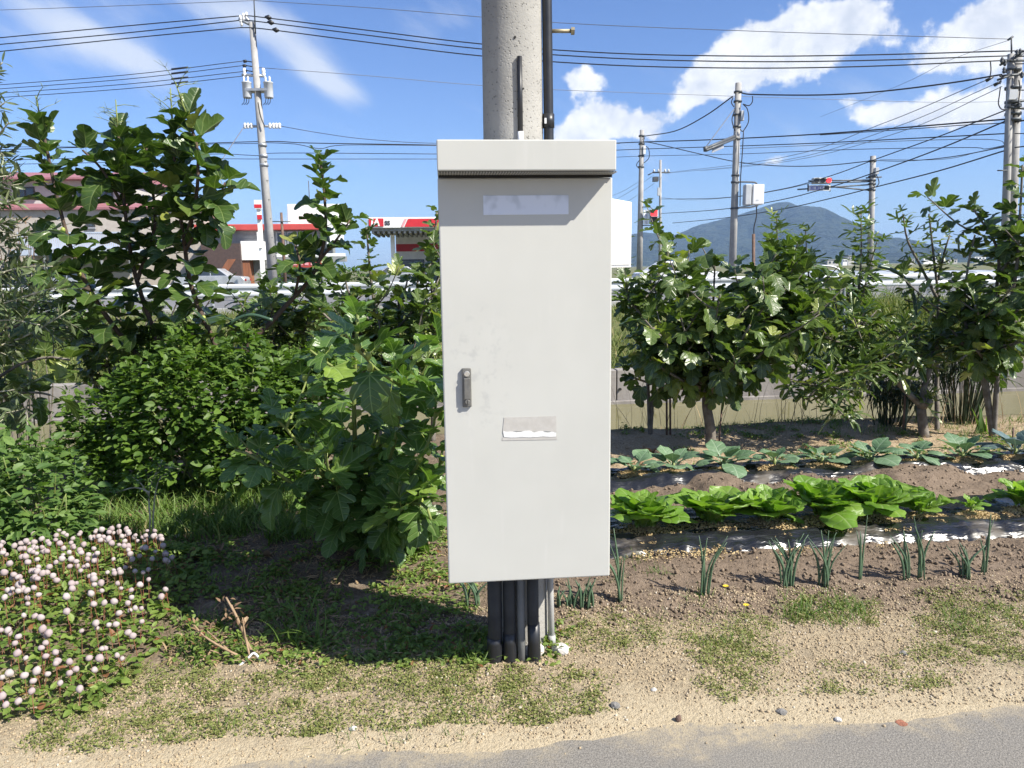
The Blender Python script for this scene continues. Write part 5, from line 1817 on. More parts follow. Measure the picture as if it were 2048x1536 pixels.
def plant_figs():
    # tall left fig
    b = at_ground(385, 6.0)
    fig_tree('fig_tree', 'tall dark fig tree with long upright stems rising at the left', b, [
        ([b, (330, 790, 6.0), (300, 740, 6.0), (215, 635, 5.95), (155, 530, 5.9), (118, 410, 5.85), (92, 290, 5.8), (86, 262, 5.8)], .032, .010, .34),
        ([b, (370, 800, 6.0), (335, 735, 6.0), (300, 640, 6.0), (266, 530, 6.0), (248, 400, 6.0), (237, 270, 6.0)], .032, .010, .32),
        ([b, (470, 770, 5.8), (440, 710, 5.8), (385, 580, 5.8), (368, 480, 5.8), (352, 360, 5.8), (345, 250, 5.8)], .032, .010, .36),
        ([(368, 490, 5.8), (392, 400, 5.75), (395, 300, 5.7), (375, 235, 5.7)], .018, .009, .12),
        ([(275, 560, 6.0), (310, 450, 6.1), (300, 350, 6.15), (290, 280, 6.15)], .018, .009, .1),
        ([(240, 400, 6.0), (205, 340, 5.95), (165, 300, 5.9)], .014, .008, .2),
        ([(372, 500, 5.8), (405, 440, 5.75), (435, 400, 5.7), (450, 365, 5.7)], .014, .007, .35),
        ([(180, 580, 5.9), (130, 560, 5.8), (90, 520, 5.75)], .014, .008, .3)],
        'spoon', SPOON, 'leaf_fig', .225, .034, 'bark_brown', 300, (-4, 48), .8, fruit=.10, bare=4)
    # right-leaning slim fig
    b = at_ground(440, 6.4)
    fig_tree('fig_tree', 'slim fig with one brown stem leaning right below the white tower', b, [
        ([b, (480, 725, 6.3), (555, 630, 6.3), (625, 550, 6.3), (650, 470, 6.3), (648, 380, 6.3), (640, 318, 6.3)], .036, .009, .60),
        ([(590, 590, 6.3), (600, 530, 6.2), (590, 490, 6.2)], .014, .007, .3),
        ([(640, 520, 6.3), (680, 470, 6.3), (700, 440, 6.3)], .013, .007, .4)],
        'spoon', SPOON, 'leaf_fig', .20, .038, 'bark_brown', 200, (10, 55), .7, fruit=.06)
    b = at_ground(760, 7.0)
    fig_tree('fig_tree', 'bushy fig below the JA SS canopy sign', b, [
        ([b, (750, 640, 7.0), (740, 540, 7.0), (733, 455, 7.0)], .030, .008, .32),
        ([(752, 660, 7.0), (700, 590, 6.9), (690, 550, 6.9)], .018, .008, .2),
        ([(752, 680, 7.0), (800, 610, 7.1), (815, 560, 7.1)], .018, .008, .2),
        ([(752, 700, 7.0), (660, 640, 6.8), (620, 590, 6.8)], .018, .008, .2),
        ([(752, 700, 7.0), (810, 640, 6.8), (840, 600, 6.8)], .018, .008, .2)],
        'fig', FIG, 'leaf_fig_right', .145, .042, 'bark_fig', 260, (5, 50), .8, sides=1)
    b = at_ground(866, 6.9)
    fig_tree('fig_tree', 'fig with a straight dark trunk hard against the left edge of the cabinet', b, [
        ([b, (868, 780, 6.9), (866, 640, 6.9), (864, 540, 6.9), (874, 425, 6.9)], .030, .008, .28),
        ([(866, 660, 6.9), (835, 590, 6.8), (840, 540, 6.8)], .018, .008, .15),
        ([(866, 700, 6.9), (900, 600, 7.0), (900, 520, 7.0)], .018, .008, .15),
        ([(866, 600, 6.9), (880, 540, 6.9), (890, 500, 6.9)], .016, .007, .1)],
        'fig', FIG, 'leaf_fig_right', .145, .045, 'bark_fig', 200, (5, 50), .8, sides=1)
    # big near fig bush beside the cabinet
    b = on_ground(720, 1095)
    N = lambda *q: at(*q)
    st = [([b, (715, 960, 4.2), (708, 830, 4.15), (712, 700, 4.1), (716, 625, 4.1)], .022, .008, .28),
          ([b, (680, 1000, 4.1), (620, 920, 3.95), (575, 860, 3.9), (545, 832, 3.85)], .018, .007, .30),
          ([b, (760, 980, 4.1), (790, 880, 3.95), (800, 800, 3.85), (812, 760, 3.8)], .018, .007, .25),
          ([b, (780, 1010, 4.0), (835, 930, 3.8), (865, 860, 3.75), (872, 800, 3.7)], .018, .007, .25),
          ([b, (770, 1040, 4.0), (820, 1010, 3.75), (850, 1010, 3.65), (862, 1040, 3.6)], .016, .007, .35),
          ([b, (640, 1010, 4.1), (560, 950, 3.95), (500, 910, 3.9), (470, 900, 3.9)], .017, .007, .35),
          ([b, (690, 1000, 4.05), (660, 950, 3.85), (650, 900, 3.75)], .016, .007, .2),
          ([b, (740, 1020, 4.2), (740, 930, 4.3), (760, 850, 4.4), (790, 720, 4.4)], .018, .007, .2),
          ([b, (690, 1030, 4.3), (640, 930, 4.4), (630, 830, 4.45)], .016, .007, .2),
          ([b, (760, 1050, 3.95), (790, 1010, 3.75), (800, 970, 3.7)], .014, .007, .25),
          ([b, (820, 1030, 4.1), (870, 960, 4.0), (885, 900, 3.95)], .016, .007, .2),
          ([(710, 760, 4.1), (660, 730, 4.0), (620, 700, 3.95)], .012, .006, .3),
          ([(800, 820, 3.9), (850, 740, 3.9), (860, 700, 3.9)], .012, .006, .2)]
    fig_tree('fig_bush', 'large-leaved bright fig bush crowding the left side of the cabinet', b, st, 'fignear', FIG, 'leaf_fig_near', .180, .042, 'stem_green', 300, (-5, 50), .7, fruit=.10, sides=1, jit=.3)
    # low fig growth closing the gaps behind the bush
    for lab, px, dd, tg in (('low leafy fig behind the leaning brown stem', 560, 7.05, ((480, 600), (540, 570), (590, 580), (620, 620), (470, 650), (560, 650), (640, 660), (520, 610))),
                            ('low leafy fig between the gas station sign and the near fig bush', 790, 6.7, ((700, 600), (750, 590), (800, 600), (850, 600), (720, 660), (830, 660), (870, 660), (780, 640))),
                            ('low leafy fig under the tall dark fig', 250, 6.9, ((110, 610), (170, 590), (240, 600), (300, 610), (360, 590), (420, 600), (200, 660), (330, 660), (430, 640)))):
        b = at_ground(px, dd)
        S = []
        for q in tg:
            e = at(*q, dd + rnd(-.3, .3))
            S.append(([b, b.lerp(e, .5) + Vector((0, 0, .06)), e], .014, .006, .35))
        fig_tree('fig_shrub', lab, b, S, 'fig', FIG, 'leaf_fig_right', .155, .045, 'bark_fig', 150, (0, 45), .8, sides=2)
    # fig at the left edge
    b = at_ground(-120, 5.0)
    fig_tree('fig_tree', 'low fig branch with broad leaves reaching in at the left edge above the canal wall', b, [
        ([b, (-60, 820, 5.0), (20, 740, 5.0), (90, 715, 5.0), (140, 720, 5.0)], .022, .008, .35),
        ([(-60, 820, 5.0), (10, 790, 4.9), (70, 785, 4.85), (100, 790, 4.8)], .016, .007, .2),
        ([(-80, 850, 5.0), (-20, 690, 5.0), (60, 640, 5.0)], .016, .007, .3)],
        'fig', FIG, 'leaf_fig', .21, .055, 'bark_fig', 120, (0, 40), .8)
    # round fig right of the cabinet
    b = on_ground(1421, 893)
    F0 = at(1415, 785, b.y)
    st = [([b, at(1421, 860, b.y), at(1413, 810, b.y), F0], .052, .040, 2)]
    D = b.y
    for tgt, dd, f in (((1260, 640), -.2, .25), ((1255, 540), .2, .3), ((1300, 500), .5, .35), ((1370, 500), -.2, .3), ((1430, 470), .2, .35), ((1440, 560), -.6, .3), ((1500, 490), .4, .35),
                       ((1570, 500), -.1, .35), ((1625, 545), .2, .35), ((1610, 610), -.3, .3), ((1560, 640), -.6, .3), ((1500, 620), -.7, .3), ((1360, 600), -.6, .3), ((1300, 690), -.5, .35),
                       ((1290, 610), -.6, .3), ((1545, 560), -.5, .3), ((1250, 720), .2, .4), ((1540, 700), -.4, .35), ((1480, 690), -.7, .35), ((1640, 500), .3, .4), ((1600, 460), .3, .4), ((1540, 450), 0, .4), ((1630, 590), 0, .35)):
        E_ = at(tgt[0], tgt[1] + (58 if tgt[1] < 560 else 30), D + dd)
        mid = F0.lerp(E_, .5) + Vector((0, 0, -.04)) + Vector((rnd(-.05, .05), rnd(-.05, .05), 0))
        st.append(([F0, F0.lerp(mid, .5) + Vector((0, 0, .02)), mid, E_], .024, .007, f))
    fig_tree('fig_tree', 'round-crowned fig tree with a smooth grey trunk right of the cabinet', b, st, 'figr', FIG, 'leaf_fig_right', .17, .043, 'bark_fig', 300, (-25, 45), .8, sides=3, fruit=.01)
    # slim figs close behind it
    b = at_ground(1300, 7.15)
    fig_tree('fig_tree', 'slim fig shoots just right of the meter box', b, [
        ([b, (1290, 720, 7.2), (1250, 580, 7.3), (1242, 510, 7.3), (1248, 475, 7.3)], .022, .007, .4),
        ([b, (1310, 700, 7.2), (1300, 590, 7.3), (1328, 530, 7.3), (1346, 478, 7.3)], .022, .007, .45)],
        'figr', FIG, 'leaf_fig_right', .13, .04, 'bark_fig', 150, (5, 50), .75, sides=1)
    # low spreading fig on the right with fingered leaves
    b = on_ground(1850, 872)
    D = b.y
    F0 = at(1843, 812, D)
    st = [([b, at(1845, 840, D), F0], .050, .040, 2),
          ([F0, (1815, 785, D), (1785, 755, D), (1740, 715, D - .1), (1690, 690, D - .1), (1640, 670, D - .2)], .032, .008, .42),
          ([F0, (1850, 770, D), (1862, 730, D), (1868, 690, D + .1)], .034, .014, .7),
          ([(1770, 740, D), (1700, 740, D - .4), (1650, 760, D - .5), (1615, 800, D - .5)], .016, .007, .3),
          ([(1770, 740, D), (1740, 670, D), (1720, 640, D)], .016, .007, .3),
          ([(1800, 770, D), (1790, 700, D - .2), (1800, 660, D - .2)], .016, .007, .35),
          ([(1862, 740, D), (1830, 700, D), (1815, 690, D)], .016, .007, .3),
          ([(1700, 735, D - .3), (1680, 790, D - .4), (1670, 830, D - .4)], .012, .006, .3),
          ([(1740, 715, D), (1680, 720, D), (1610, 790, D + .1)], .014, .006, .4),
          ([(1690, 690, D), (1650, 640, D), (1630, 650, D)], .012, .006, .2)]
    fig_tree('fig_tree', 'low forked fig with finger-lobed leaves beside the green hoop', b, st, 'narrow', NARROW, 'leaf_fig_right', .21, .030, 'bark_fig', 300, (-10, 45), .8, sides=3)
    # figs on the far bank
    def bank_tree(label, u_px, v, shoots, size, bush=None):
        q = atv(u_px, 600, v)
        w = uv2w(q.x, v, gz(q.x, v) - .03)
        S = []
        for pts in shoots:
            S.append(([w] + [uv2w(*atv(px, py, v)) for px, py in pts], .035, .010, .38))
        fig_tree('fig_tree', label, w, S, 'narrow', NARROW, 'leaf_fig_right', size, .045, 'bark_fig', 220, (-5, 35), .7)
    bank_tree('far-bank fig whose tall shoot crosses the traffic light pole', 1690, 13.6, [[(1712, 610), (1722, 520), (1722, 420)], [(1725, 590), (1738, 540), (1755, 480)], [(1670, 600), (1660, 570)], [(1700, 590), (1690, 560)]], .40)
    bank_tree('left of the two feathery shoots before the mountain', 1570, 14.2, [[(1566, 560), (1556, 500), (1553, 432)]], .36)
    bank_tree('right of the two feathery shoots before the mountain', 1620, 14.2, [[(1618, 570), (1614, 520), (1611, 458)]], .36)
    # tall shoots right of the hoop
    b = at_ground(1872, 7.1)
    fig_tree('fig_tree', 'fig with two feathery shoots standing against the sky right of the hoop', b, [
        ([b, (1874, 740, 7.2), (1876, 600, 7.2), (1868, 520, 7.2), (1858, 428, 7.2)], .026, .008, .40),
        ([(1876, 600, 7.2), (1840, 530, 7.2), (1815, 480, 7.2), (1806, 428, 7.2)], .018, .007, .30),
        ([(1876, 560, 7.2), (1890, 500, 7.2), (1900, 470, 7.2)], .014, .007, .2),
        ([(1876, 640, 7.2), (1840, 610, 7.1), (1810, 600, 7.1)], .014, .007, .3)],
        'narrow', NARROW, 'leaf_fig_right', .165, .036, 'bark_fig', 260, (0, 40), .7)
    b = at_ground(1985, 6.8)
    fig_tree('fig_tree', 'dense dark fig filling the right edge below the double pole', b, [
        ([b, (1970, 720, 6.8), (1990, 600, 6.8), (1995, 500, 6.8), (1945, 415, 6.8)], .032, .008, .34),
        ([b, (1960, 730, 6.8), (1930, 640, 6.7), (1935, 540, 6.7), (1950, 470, 6.7)], .026, .008, .3),
        ([b, (2000, 700, 6.7), (2030, 560, 6.6), (2040, 430, 6.6), (2045, 330, 6.6)], .028, .008, .3),
        ([(1975, 700, 6.8), (2020, 640, 6.6), (2070, 560, 6.5), (2075, 430, 6.5)], .02, .008, .2),
        ([(1970, 720, 6.8), (2020, 690, 6.5), (2070, 680, 6.4)], .018, .008, .2),
        ([(1975, 730, 6.8), (1950, 700, 6.5), (1920, 720, 6.4)], .016, .008, .2),
        ([(1980, 700, 6.8), (2000, 660, 6.5), (2040, 640, 6.4)], .016, .008, .2),
        ([(1975, 690, 6.8), (1960, 640, 6.5), (1950, 610, 6.4)], .016, .008, .2),
        ([(1965, 730, 6.8), (1920, 680, 6.7), (1890, 640, 6.7)], .016, .008, .2),
        ([(1985, 640, 6.8), (1930, 590, 6.6), (1900, 560, 6.6)], .016, .008, .2),
        ([(1990, 560, 6.8), (2030, 500, 6.7), (2035, 440, 6.7)], .016, .008, .2)],
        'figr', FIG, 'leaf_fig_right', .160, .042, 'bark_fig', 300, (-15, 45), .8, sides=2)


plant_figs()


# ------------------------------------------------------------------ bushes and small-leaved plants
def blob_points(blobs, n, shell=.55):
    """points in ellipsoids (centre, radii), denser towards the surface; returns positions and outward directions"""
    w = np.array([b[1][0] * b[1][1] * b[1][2] for b in blobs]) ** (2 / 3)
    w /= w.sum()
    P, O = [], []
    for (c, r), k in zip(blobs, (w * n).astype(int)):
        d = RNG.randn(k, 3)
        d /= np.linalg.norm(d, axis=1, keepdims=True)
        rad = (shell + (1 - shell) * RNG.rand(k)) * (1 + .12 * np.sin(7 * d[:, 0] + 3 * c[0]) * np.cos(6 * d[:, 2]))
        P.append(np.asarray(c) + d * rad[:, None] * np.asarray(r))
        O.append(d / np.asarray(r))
    return np.concatenate(P), np.concatenate(O)


def leafy_bush(name, label, base, blobs, n, T, mat, size, stems=12, stem_mat='stem_green', cat='bush', spikes=0, up=.5, jit=.5, zmin=None, keepf=None):
    t = thing(name, label, cat, base)
    P, O = blob_points(blobs, n)
    P = P + RNG.randn(*P.shape) * .035 * (RNG.rand(len(P), 1) > .5)
    k = np.ones(len(P), bool)
    gzv = None
    q = np.stack([P[:, 0] * CA + P[:, 1] * SA, -P[:, 0] * SA + P[:, 1] * CA], 1)
    k &= P[:, 2] > ground_h(q[:, 0], q[:, 1]) + .01
    k &= fbm(P[:, 0] * 7 + P[:, 2] * 5, P[:, 1] * 7 - P[:, 2] * 6, 33, 3) > .48
    P, O = P[k], O[k]
    O /= np.linalg.norm(O, axis=1, keepdims=True)
    d = O + RNG.randn(len(P), 3) * .6 + np.array([0, 0, up])
    hz = d.copy()
    hz[:, 2] *= .45
    M = frames(P, hz, up=(0.1, -.15, 1), size=size * (1 - jit + 2 * jit * RNG.rand(len(P))), roll=RNG.randn(len(P)) * .5)
    o = link('foliage', scatter_mesh('foliage', T, M, base), MATS[mat], t)
    o['kind'] = 'stuff'
    sm = MB()
    base = Vector(base)
    for i in range(stems):
        c, r = blobs[RNG.randint(len(blobs))]
        e = Vector(c) + Vector((RNG.randn() * r[0] * .4, RNG.randn() * r[1] * .4, abs(RNG.randn()) * r[2] * .5))
        s = Vector((c[0] * .6 + base.x * .4 + rnd(-.05, .05), c[1] * .6 + base.y * .4, 0))
        s.z = gzw(s.x, s.y) - .02
        sm.tube(catmull([s, s.lerp(e, .5) + Vector((rnd(-.04, .04), rnd(-.04, .04), 0)), e], 3), [.006] * 4 + [.004] * 2 + [.003], 5)
    sm.build('stems', MATS[stem_mat], t)
    if spikes:
        Mx = []
        pos, siz = [], []
        tops = P[P[:, 2] > np.percentile(P[:, 2], 60)]
        for p in tops[RNG.randint(0, len(tops), spikes)]:
            h = rnd(.07, .24)
            lean = np.array([rnd(-.35, .35), rnd(-.35, .35), 1.0])
            for j in range(14):
                pos.append(p + lean * h * j / 13)
                siz.append(.020 * (1 - .6 * j / 13))
        pos = np.array(pos)
        dd = RNG.randn(len(pos), 3)
        dd[:, 2] += .4
        o = link('seed_spikes', scatter_mesh('seed_spikes', DIAM, frames(pos, dd, size=siz), base), MATS[mat], t)
        o['kind'] = 'stuff'
    return t


def B(px, py, d, rx, ry, rz):
    """blob from a pixel and distance; radii in photo pixels (x, z) and metres (y)"""
    p = at(px, py, d)
    k = d / FPX
    return ((p.x, p.y, p.z), (rx * k, ry, rz * k))


def plant_bushes():
    b = at_ground(400, 5.5)
    leafy_bush('leafy_bush', 'bright green small-leaved bush spreading in front of the tall fig stems', b,
               [B(250, 850, 5.5, 130, .5, 90), B(380, 800, 5.5, 130, .5, 110), B(500, 790, 5.6, 120, .5, 100), B(600, 800, 5.7, 100, .5, 90), B(330, 910, 5.4, 160, .4, 90), B(520, 900, 5.4, 130, .4, 90),
                B(370, 715, 5.6, 40, .25, 60), B(480, 705, 5.7, 45, .25, 50), B(640, 740, 5.7, 60, .3, 50), B(180, 900, 5.4, 60, .3, 70), B(300, 760, 5.6, 60, .3, 45)],
               17000, OVAL, 'leaf_bush', .064, 40, spikes=420)
    b = on_ground(60, 1110)
    leafy_bush('leafy_bush', 'tall green nettle-like weeds at the left edge behind the pink flowers', b,
               [B(20, 1000, 4.0, 110, .35, 110), B(100, 990, 4.05, 75, .3, 100), B(-60, 1010, 3.9, 110, .35, 130), B(60, 930, 4.1, 90, .3, 60), B(130, 1040, 4.05, 45, .25, 60), B(20, 900, 4.2, 70, .25, 50)],
               5200, OVAL, 'leaf_nettle', .055, 30, spikes=70)
    # olive tree at the left edge
    b = at_ground(-150, 4.6)
    t = thing('olive_tree', 'silvery olive tree with long thin twigs at the left edge', 'olive tree', b)
    wood, pos, dirs = MB(), [], []
    D = 4.6
    tr = [b, at(-140, 800, D), at(-150, 500, D), at(-140, 250, D), at(-120, 60, D)]
    wood.tube(catmull(tr, 5), [.05 - .04 * i / 20 for i in range(21)], 8)
    twigs = [[(-140, 300), (-60, 200), (5, 125)], [(-140, 330), (-50, 250), (10, 205)], [(-140, 400), (-40, 310), (18, 245)], [(-140, 420), (-40, 350), (8, 290)], [(-140, 500), (-40, 400), (35, 340)], [(-140, 480), (-50, 430), (30, 400)],
             [(-140, 560), (-40, 470), (20, 440)], [(-140, 600), (-40, 560), (45, 535), (110, 533)], [(-140, 700), (-20, 620), (60, 590), (110, 575)], [(-140, 760), (-20, 700), (60, 668), (140, 620)],
             [(-140, 780), (-40, 700), (40, 690), (60, 685)], [(-140, 860), (-20, 790), (30, 780), (60, 770)], [(-140, 900), (-30, 850), (30, 825), (60, 810)], [(-140, 640), (-40, 600), (20, 540), (50, 520)], [(-140, 650), (-60, 620), (10, 600), (60, 620)],
             [(-140, 540), (-60, 500), (0, 480), (40, 470)], [(-140, 740), (-60, 640), (-10, 560), (20, 500)], [(-140, 700), (-60, 660), (10, 640), (80, 650)], [(-140, 300), (-70, 330), (0, 330)]]
    for tw in twigs:
        dd = rnd(-.5, .5)
        S, ln = resample([at(px, py, D + dd * i / len(tw)) for i, (px, py) in enumerate(tw)], .02)
        n = len(S)
        wood.tube(S[::3] + [S[-1]], [.009 - .006 * i / (n / 3 + 1) for i in range(len(S[::3]) + 1)], 5)
        for i in range(n // 4, n):
            for s in range(2):
                tg = (S[i] - S[i - 1]).normalized()
                a = rnd(0, 6.28)
                o_ = tg.orthogonal().normalized()
                o_ = o_ * math.cos(a) + tg.cross(o_) * math.sin(a)
                pos.append(S[i])
                dirs.append(tg * .8 + o_)
        # side sprays
        for k in range(5):
            i = random.randint(n // 3, n - 1)
            dv = Vector((rnd(-.4, 1), rnd(-1, 1), rnd(-.6, .9))).normalized()
            l = rnd(.08, .22)
            wood.tube([S[i], S[i] + dv * l], [.003, .0015], 4)
            for j in range(10):
                pos.append(S[i] + dv * l * (j + 1) / 10)
                dirs.append(dv * .8 + Vector((rnd(-1, 1), rnd(-1, 1), rnd(-1, 1))))
    wood.build('trunk', MATS['twig_pale'], t)
    o = link('crown', scatter_mesh('crown', OLIVE, frames(pos, [list(q) for q in dirs], size=.055 + .04 * RNG.rand(len(pos)), roll=RNG.randn(len(pos))), b), MATS['leaf_olive'], t)
    o['kind'] = 'stuff'
    # dense dark olive lower growth at the left edge
    b = at_ground(30, 5.6)
    leafy_bush('olive_shrub', 'dense narrow-leaved shrub under the beige house at the left', b,
               [B(10, 620, 5.8, 90, .4, 80), B(60, 600, 5.8, 70, .35, 60), B(-60, 700, 5.6, 120, .4, 120), B(90, 640, 5.9, 40, .25, 50)], 3600, OLIVE, 'leaf_olive', .075, 14, 'bark_fig')
    # yellowing bits at the left
    b = at_ground(20, 6.6)
    leafy_bush('dry_shrub', 'thin shrub with dry yellowish sprigs before the beige house', b, [B(40, 470, 6.6, 45, .3, 40), B(15, 500, 6.6, 40, .3, 30)], 420, OLIVE, 'leaf_dead', .05, 10, 'bark_brown')

    # small sapling in the grass
    b = on_ground(297, 1088)
    t = thing('sapling', 'small pale-stemmed sapling standing in the grass below the bright bush', 'sapling', b)
    D = b.y
    w, pos, dirs = MB(), [], []
    for pts in ([(297, 1088), (300, 1040), (298, 985), (312, 945), (325, 920)], [(298, 990), (280, 965), (262, 952)], [(305, 1080), (308, 1010), (318, 960), (345, 940)], [(300, 985), (270, 975), (230, 985), (212, 980)], [(312, 950), (330, 935), (360, 938)]):
        P = catmull([at(px, py, D + rnd(-.03, .03)) for px, py in pts], 4)
        w.tube(P, [.006 - .004 * i / len(P) for i in range(len(P))], 5)
        for p in P[len(P) // 2:]:
            for k in range(5):
                pos.append(p + Vector((rnd(-.03, .03), rnd(-.03, .03), rnd(-.02, .02))))
                dirs.append((rnd(-1, 1), rnd(-1, 1), rnd(-.3, .5)))
    w.build('trunk', MATS['twig_pale'], t)
    o = link('crown', scatter_mesh('crown', OVAL, frames(pos, dirs, size=.03 + .02 * RNG.rand(len(pos))), b), MATS['leaf_nettle'], t)
    o['kind'] = 'stuff'
    # dry twigs stuck in the ground
    b = on_ground(500, 1318, 0)
    t = thing('dry_twigs', 'bundle of dry brown twigs sticking up from the verge', 'twigs', b)
    D = b.y
    for pts, r in (([(508, 1312), (492, 1280), (474, 1235), (452, 1195)], .008), ([(500, 1316), (490, 1270), (485, 1235)], .005), ([(496, 1320), (450, 1298), (408, 1272), (388, 1250)], .006), ([(490, 1322), (455, 1312), (420, 1300)], .004), ([(478, 1245), (462, 1210)], .007), ([(470, 1312), (440, 1285), (415, 1262)], .004)):
        P = catmull([at(px, py, D + rnd(-.05, .03)) for px, py in pts], 3)
        MB().tube(P, [r - r * .5 * i / len(P) for i in range(len(P))], 6).build('twig', MATS['twig_dry'], t)
    pos = [at(px + rnd(-14, 14), py + rnd(-14, 14), D + rnd(-.04, .04)) for px, py in ((455, 1205), (465, 1225), (475, 1245), (395, 1255), (410, 1262), (484, 1240), (420, 1255)) for k in range(7)]
    o = link('withered_leaves', scatter_mesh('withered_leaves', DIAM, frames(pos, RNG.randn(len(pos), 3), size=.02 + .02 * RNG.rand(len(pos))), b), MATS['leaf_dead'], t)
    o['kind'] = 'stuff'
    P = catmull([at(478, 1332, D - .05), at(495, 1318, D - .03), at(508, 1306, D - .02), at(522, 1322, D - .02)], 3)
    MB().tube(P, .005, 6).build('white_tie', MATS['white_paint'], t)


plant_bushes()


# ------------------------------------------------------------------ pink knotweed mound
def flower_patch():
    b = on_ground(120, 1300)
    t = thing('flower_patch', 'mound of pink globe flowers over green leaves at lower left', 'flowers', b)
    cx, cy = w2uv(b).x, w2uv(b).y

    def top(u, v):
        """height of the leafy mound above the ground"""
        s = (np.clip(1 - np.abs((u + 2.10) / .84) ** 3.2, 0, 1) * np.clip(1 - np.abs((v - 3.58) / .84) ** 3.2, 0, 1)) ** .6
        return s * (.19 + .09 * fbm(u * 4, v * 4, 91))
    n = 11000
    u = -3.2 + 2.2 * RNG.rand(n)
    v = 2.7 + 1.9 * RNG.rand(n)
    h = top(u, v) * (.82 + .5 * (fbm(u * 2.3, v * 2.3, 93) - .5))
    k = h > .02
    u, v, h = u[k], v[k], h[k]
    zz = ground_h(u, v) + h * (.35 + .65 * RNG.rand(len(u)) ** .5)
    P = np.stack([u * CA - v * SA, u * SA + v * CA, zz], 1)
    d = RNG.randn(len(P), 3)
    d[:, 2] = np.abs(d[:, 2]) * .4
    o = link('foliage', scatter_mesh('foliage', OVAL, frames(P, d, size=.026 + .022 * RNG.rand(len(P)), roll=RNG.randn(len(P)) * .5), b), MATS['leaf_persicaria'], t)
    o['kind'] = 'stuff'
    heads, stems = [], MB()
    # one knobbly flower head, shared
    me = bpy.data.meshes.new('flower_head')
    bm = bmesh.new()
    bmesh.ops.create_icosphere(bm, subdivisions=2, radius=1)
    for q in bm.verts:
        q.co *= 1 + .10 * noise.noise(q.co * 3.0) + .22 * noise.noise(q.co * 9.0)
        q.co.z *= .92
    bm.to_mesh(me)
    bm.free()
    me.polygons.foreach_set('use_smooth', [True] * len(me.polygons))
    me.materials.append(MATS['flower_pink'])
    tries = 0
    while len(heads) < 300 and tries < 30000:
        tries += 1
        uu, vv = rnd(-2.75, -1.0), rnd(2.72, 4.5)
        hh = float(top(np.array([uu]), np.array([vv]))[0])
        if hh < .04 or rnd() > .35 + hh * 5 or float(fbm(np.array([uu * 2.6]), np.array([vv * 2.6]), 97)[0]) < rnd(.05, .48):
            continue
        w = uv2w(uu, vv, gz(uu, vv))
        qq = CAMROT.transposed() @ (w - Vector((0, 0, CAMH)))
        if not -25 < 1024 - FPX * qq.x / qq.z < 350:
            continue
        p = w + Vector((0, 0, hh + rnd(.0, .06)))
        if any((p - q).length < .020 for q in heads):
            continue
        heads.append(p)
        o = bpy.data.objects.new('flower_head', me)
        COL.objects.link(o)
        o.parent = t
        r = rnd(.0100, .0160)
        o.matrix_basis = Matrix.Translation(p - b) @ Matrix.Rotation(rnd(0, 6), 4, 'Z') @ Matrix.Diagonal((r, r, r * rnd(.9, 1.2), 1))
        stems.tube([w + Vector((rnd(-.02, .02), rnd(-.02, .02), hh * .3)), p], .0016, 4, cap=False)
    so = stems.build('flower_stalks', MATS['stem_red'], t)
    so['kind'] = 'stuff'


flower_patch()


# ------------------------------------------------------------------ vegetable rows
def mulch(label, u0, u1, v0, v1, h, seed):
    S, Q = np.meshgrid(np.linspace(0, 1, 420), np.linspace(0, 1, 40))
    u = u0 + (u1 - u0) * S
    v = v0 + .05 * (fbm(u * 3, u * 0 + 1.0, seed) - .5) + (v1 - v0) * Q
    prof = np.minimum(1, 6 * np.minimum(Q, 1 - Q)) ** .6
    wr = .016 * (fbm(u * 14, v * 9, seed + 1) - .5) + .004 * np.sin(v * 60 + 5 * fbm(u * 3, v * 3, seed + 2)) + .014 * (fbm(u * 5, v * 22, seed + 7) - .5)
    z = np.maximum(ground_h(u, v) * .5, 0) + .03 + h * prof + wr
    mb = MB()
    n = S.shape[1]
    mb.add(np.stack([u, v, z], -1).reshape(-1, 3).tolist(), [(j * n + i, j * n + i + 1, (j + 1) * n + i + 1, (j + 1) * n + i) for j in range(39) for i in range(n - 1)], True)
    if 'mulch_film' not in MATS:
        m, g, b, o = newmat('mulch_film')
        co = g.new('ShaderNodeTexCoord').outputs['Object']
        mp = g.new('ShaderNodeMapping')
        mp.inputs['Scale'].default_value = (1.0, 5.0, 1)
        mp.inputs['Rotation'].default_value = (0, 0, .35)
        g.put(mp.inputs[0], co)
        n = g.noise(mp.outputs[0], 5.0, 3.0, .5)
        d = g.ramp(g.noise(co, 4.0, 5.0), .5, .72)
        g.put(b.inputs['Base Color'], g.mix(g.m('MULTIPLY', d, .35), (.012, .013, .016), (.20, .16, .11)))
        g.put(b.inputs['Roughness'], g.ramp(d, 0, 1, .22, .7))
        bump(g, b, n, .03, .6)
    o = mb.build('mulch_film', MATS['mulch_film'], loc=(u0, v0, 0), uv=True)
    tag(o, label, 'plastic film')



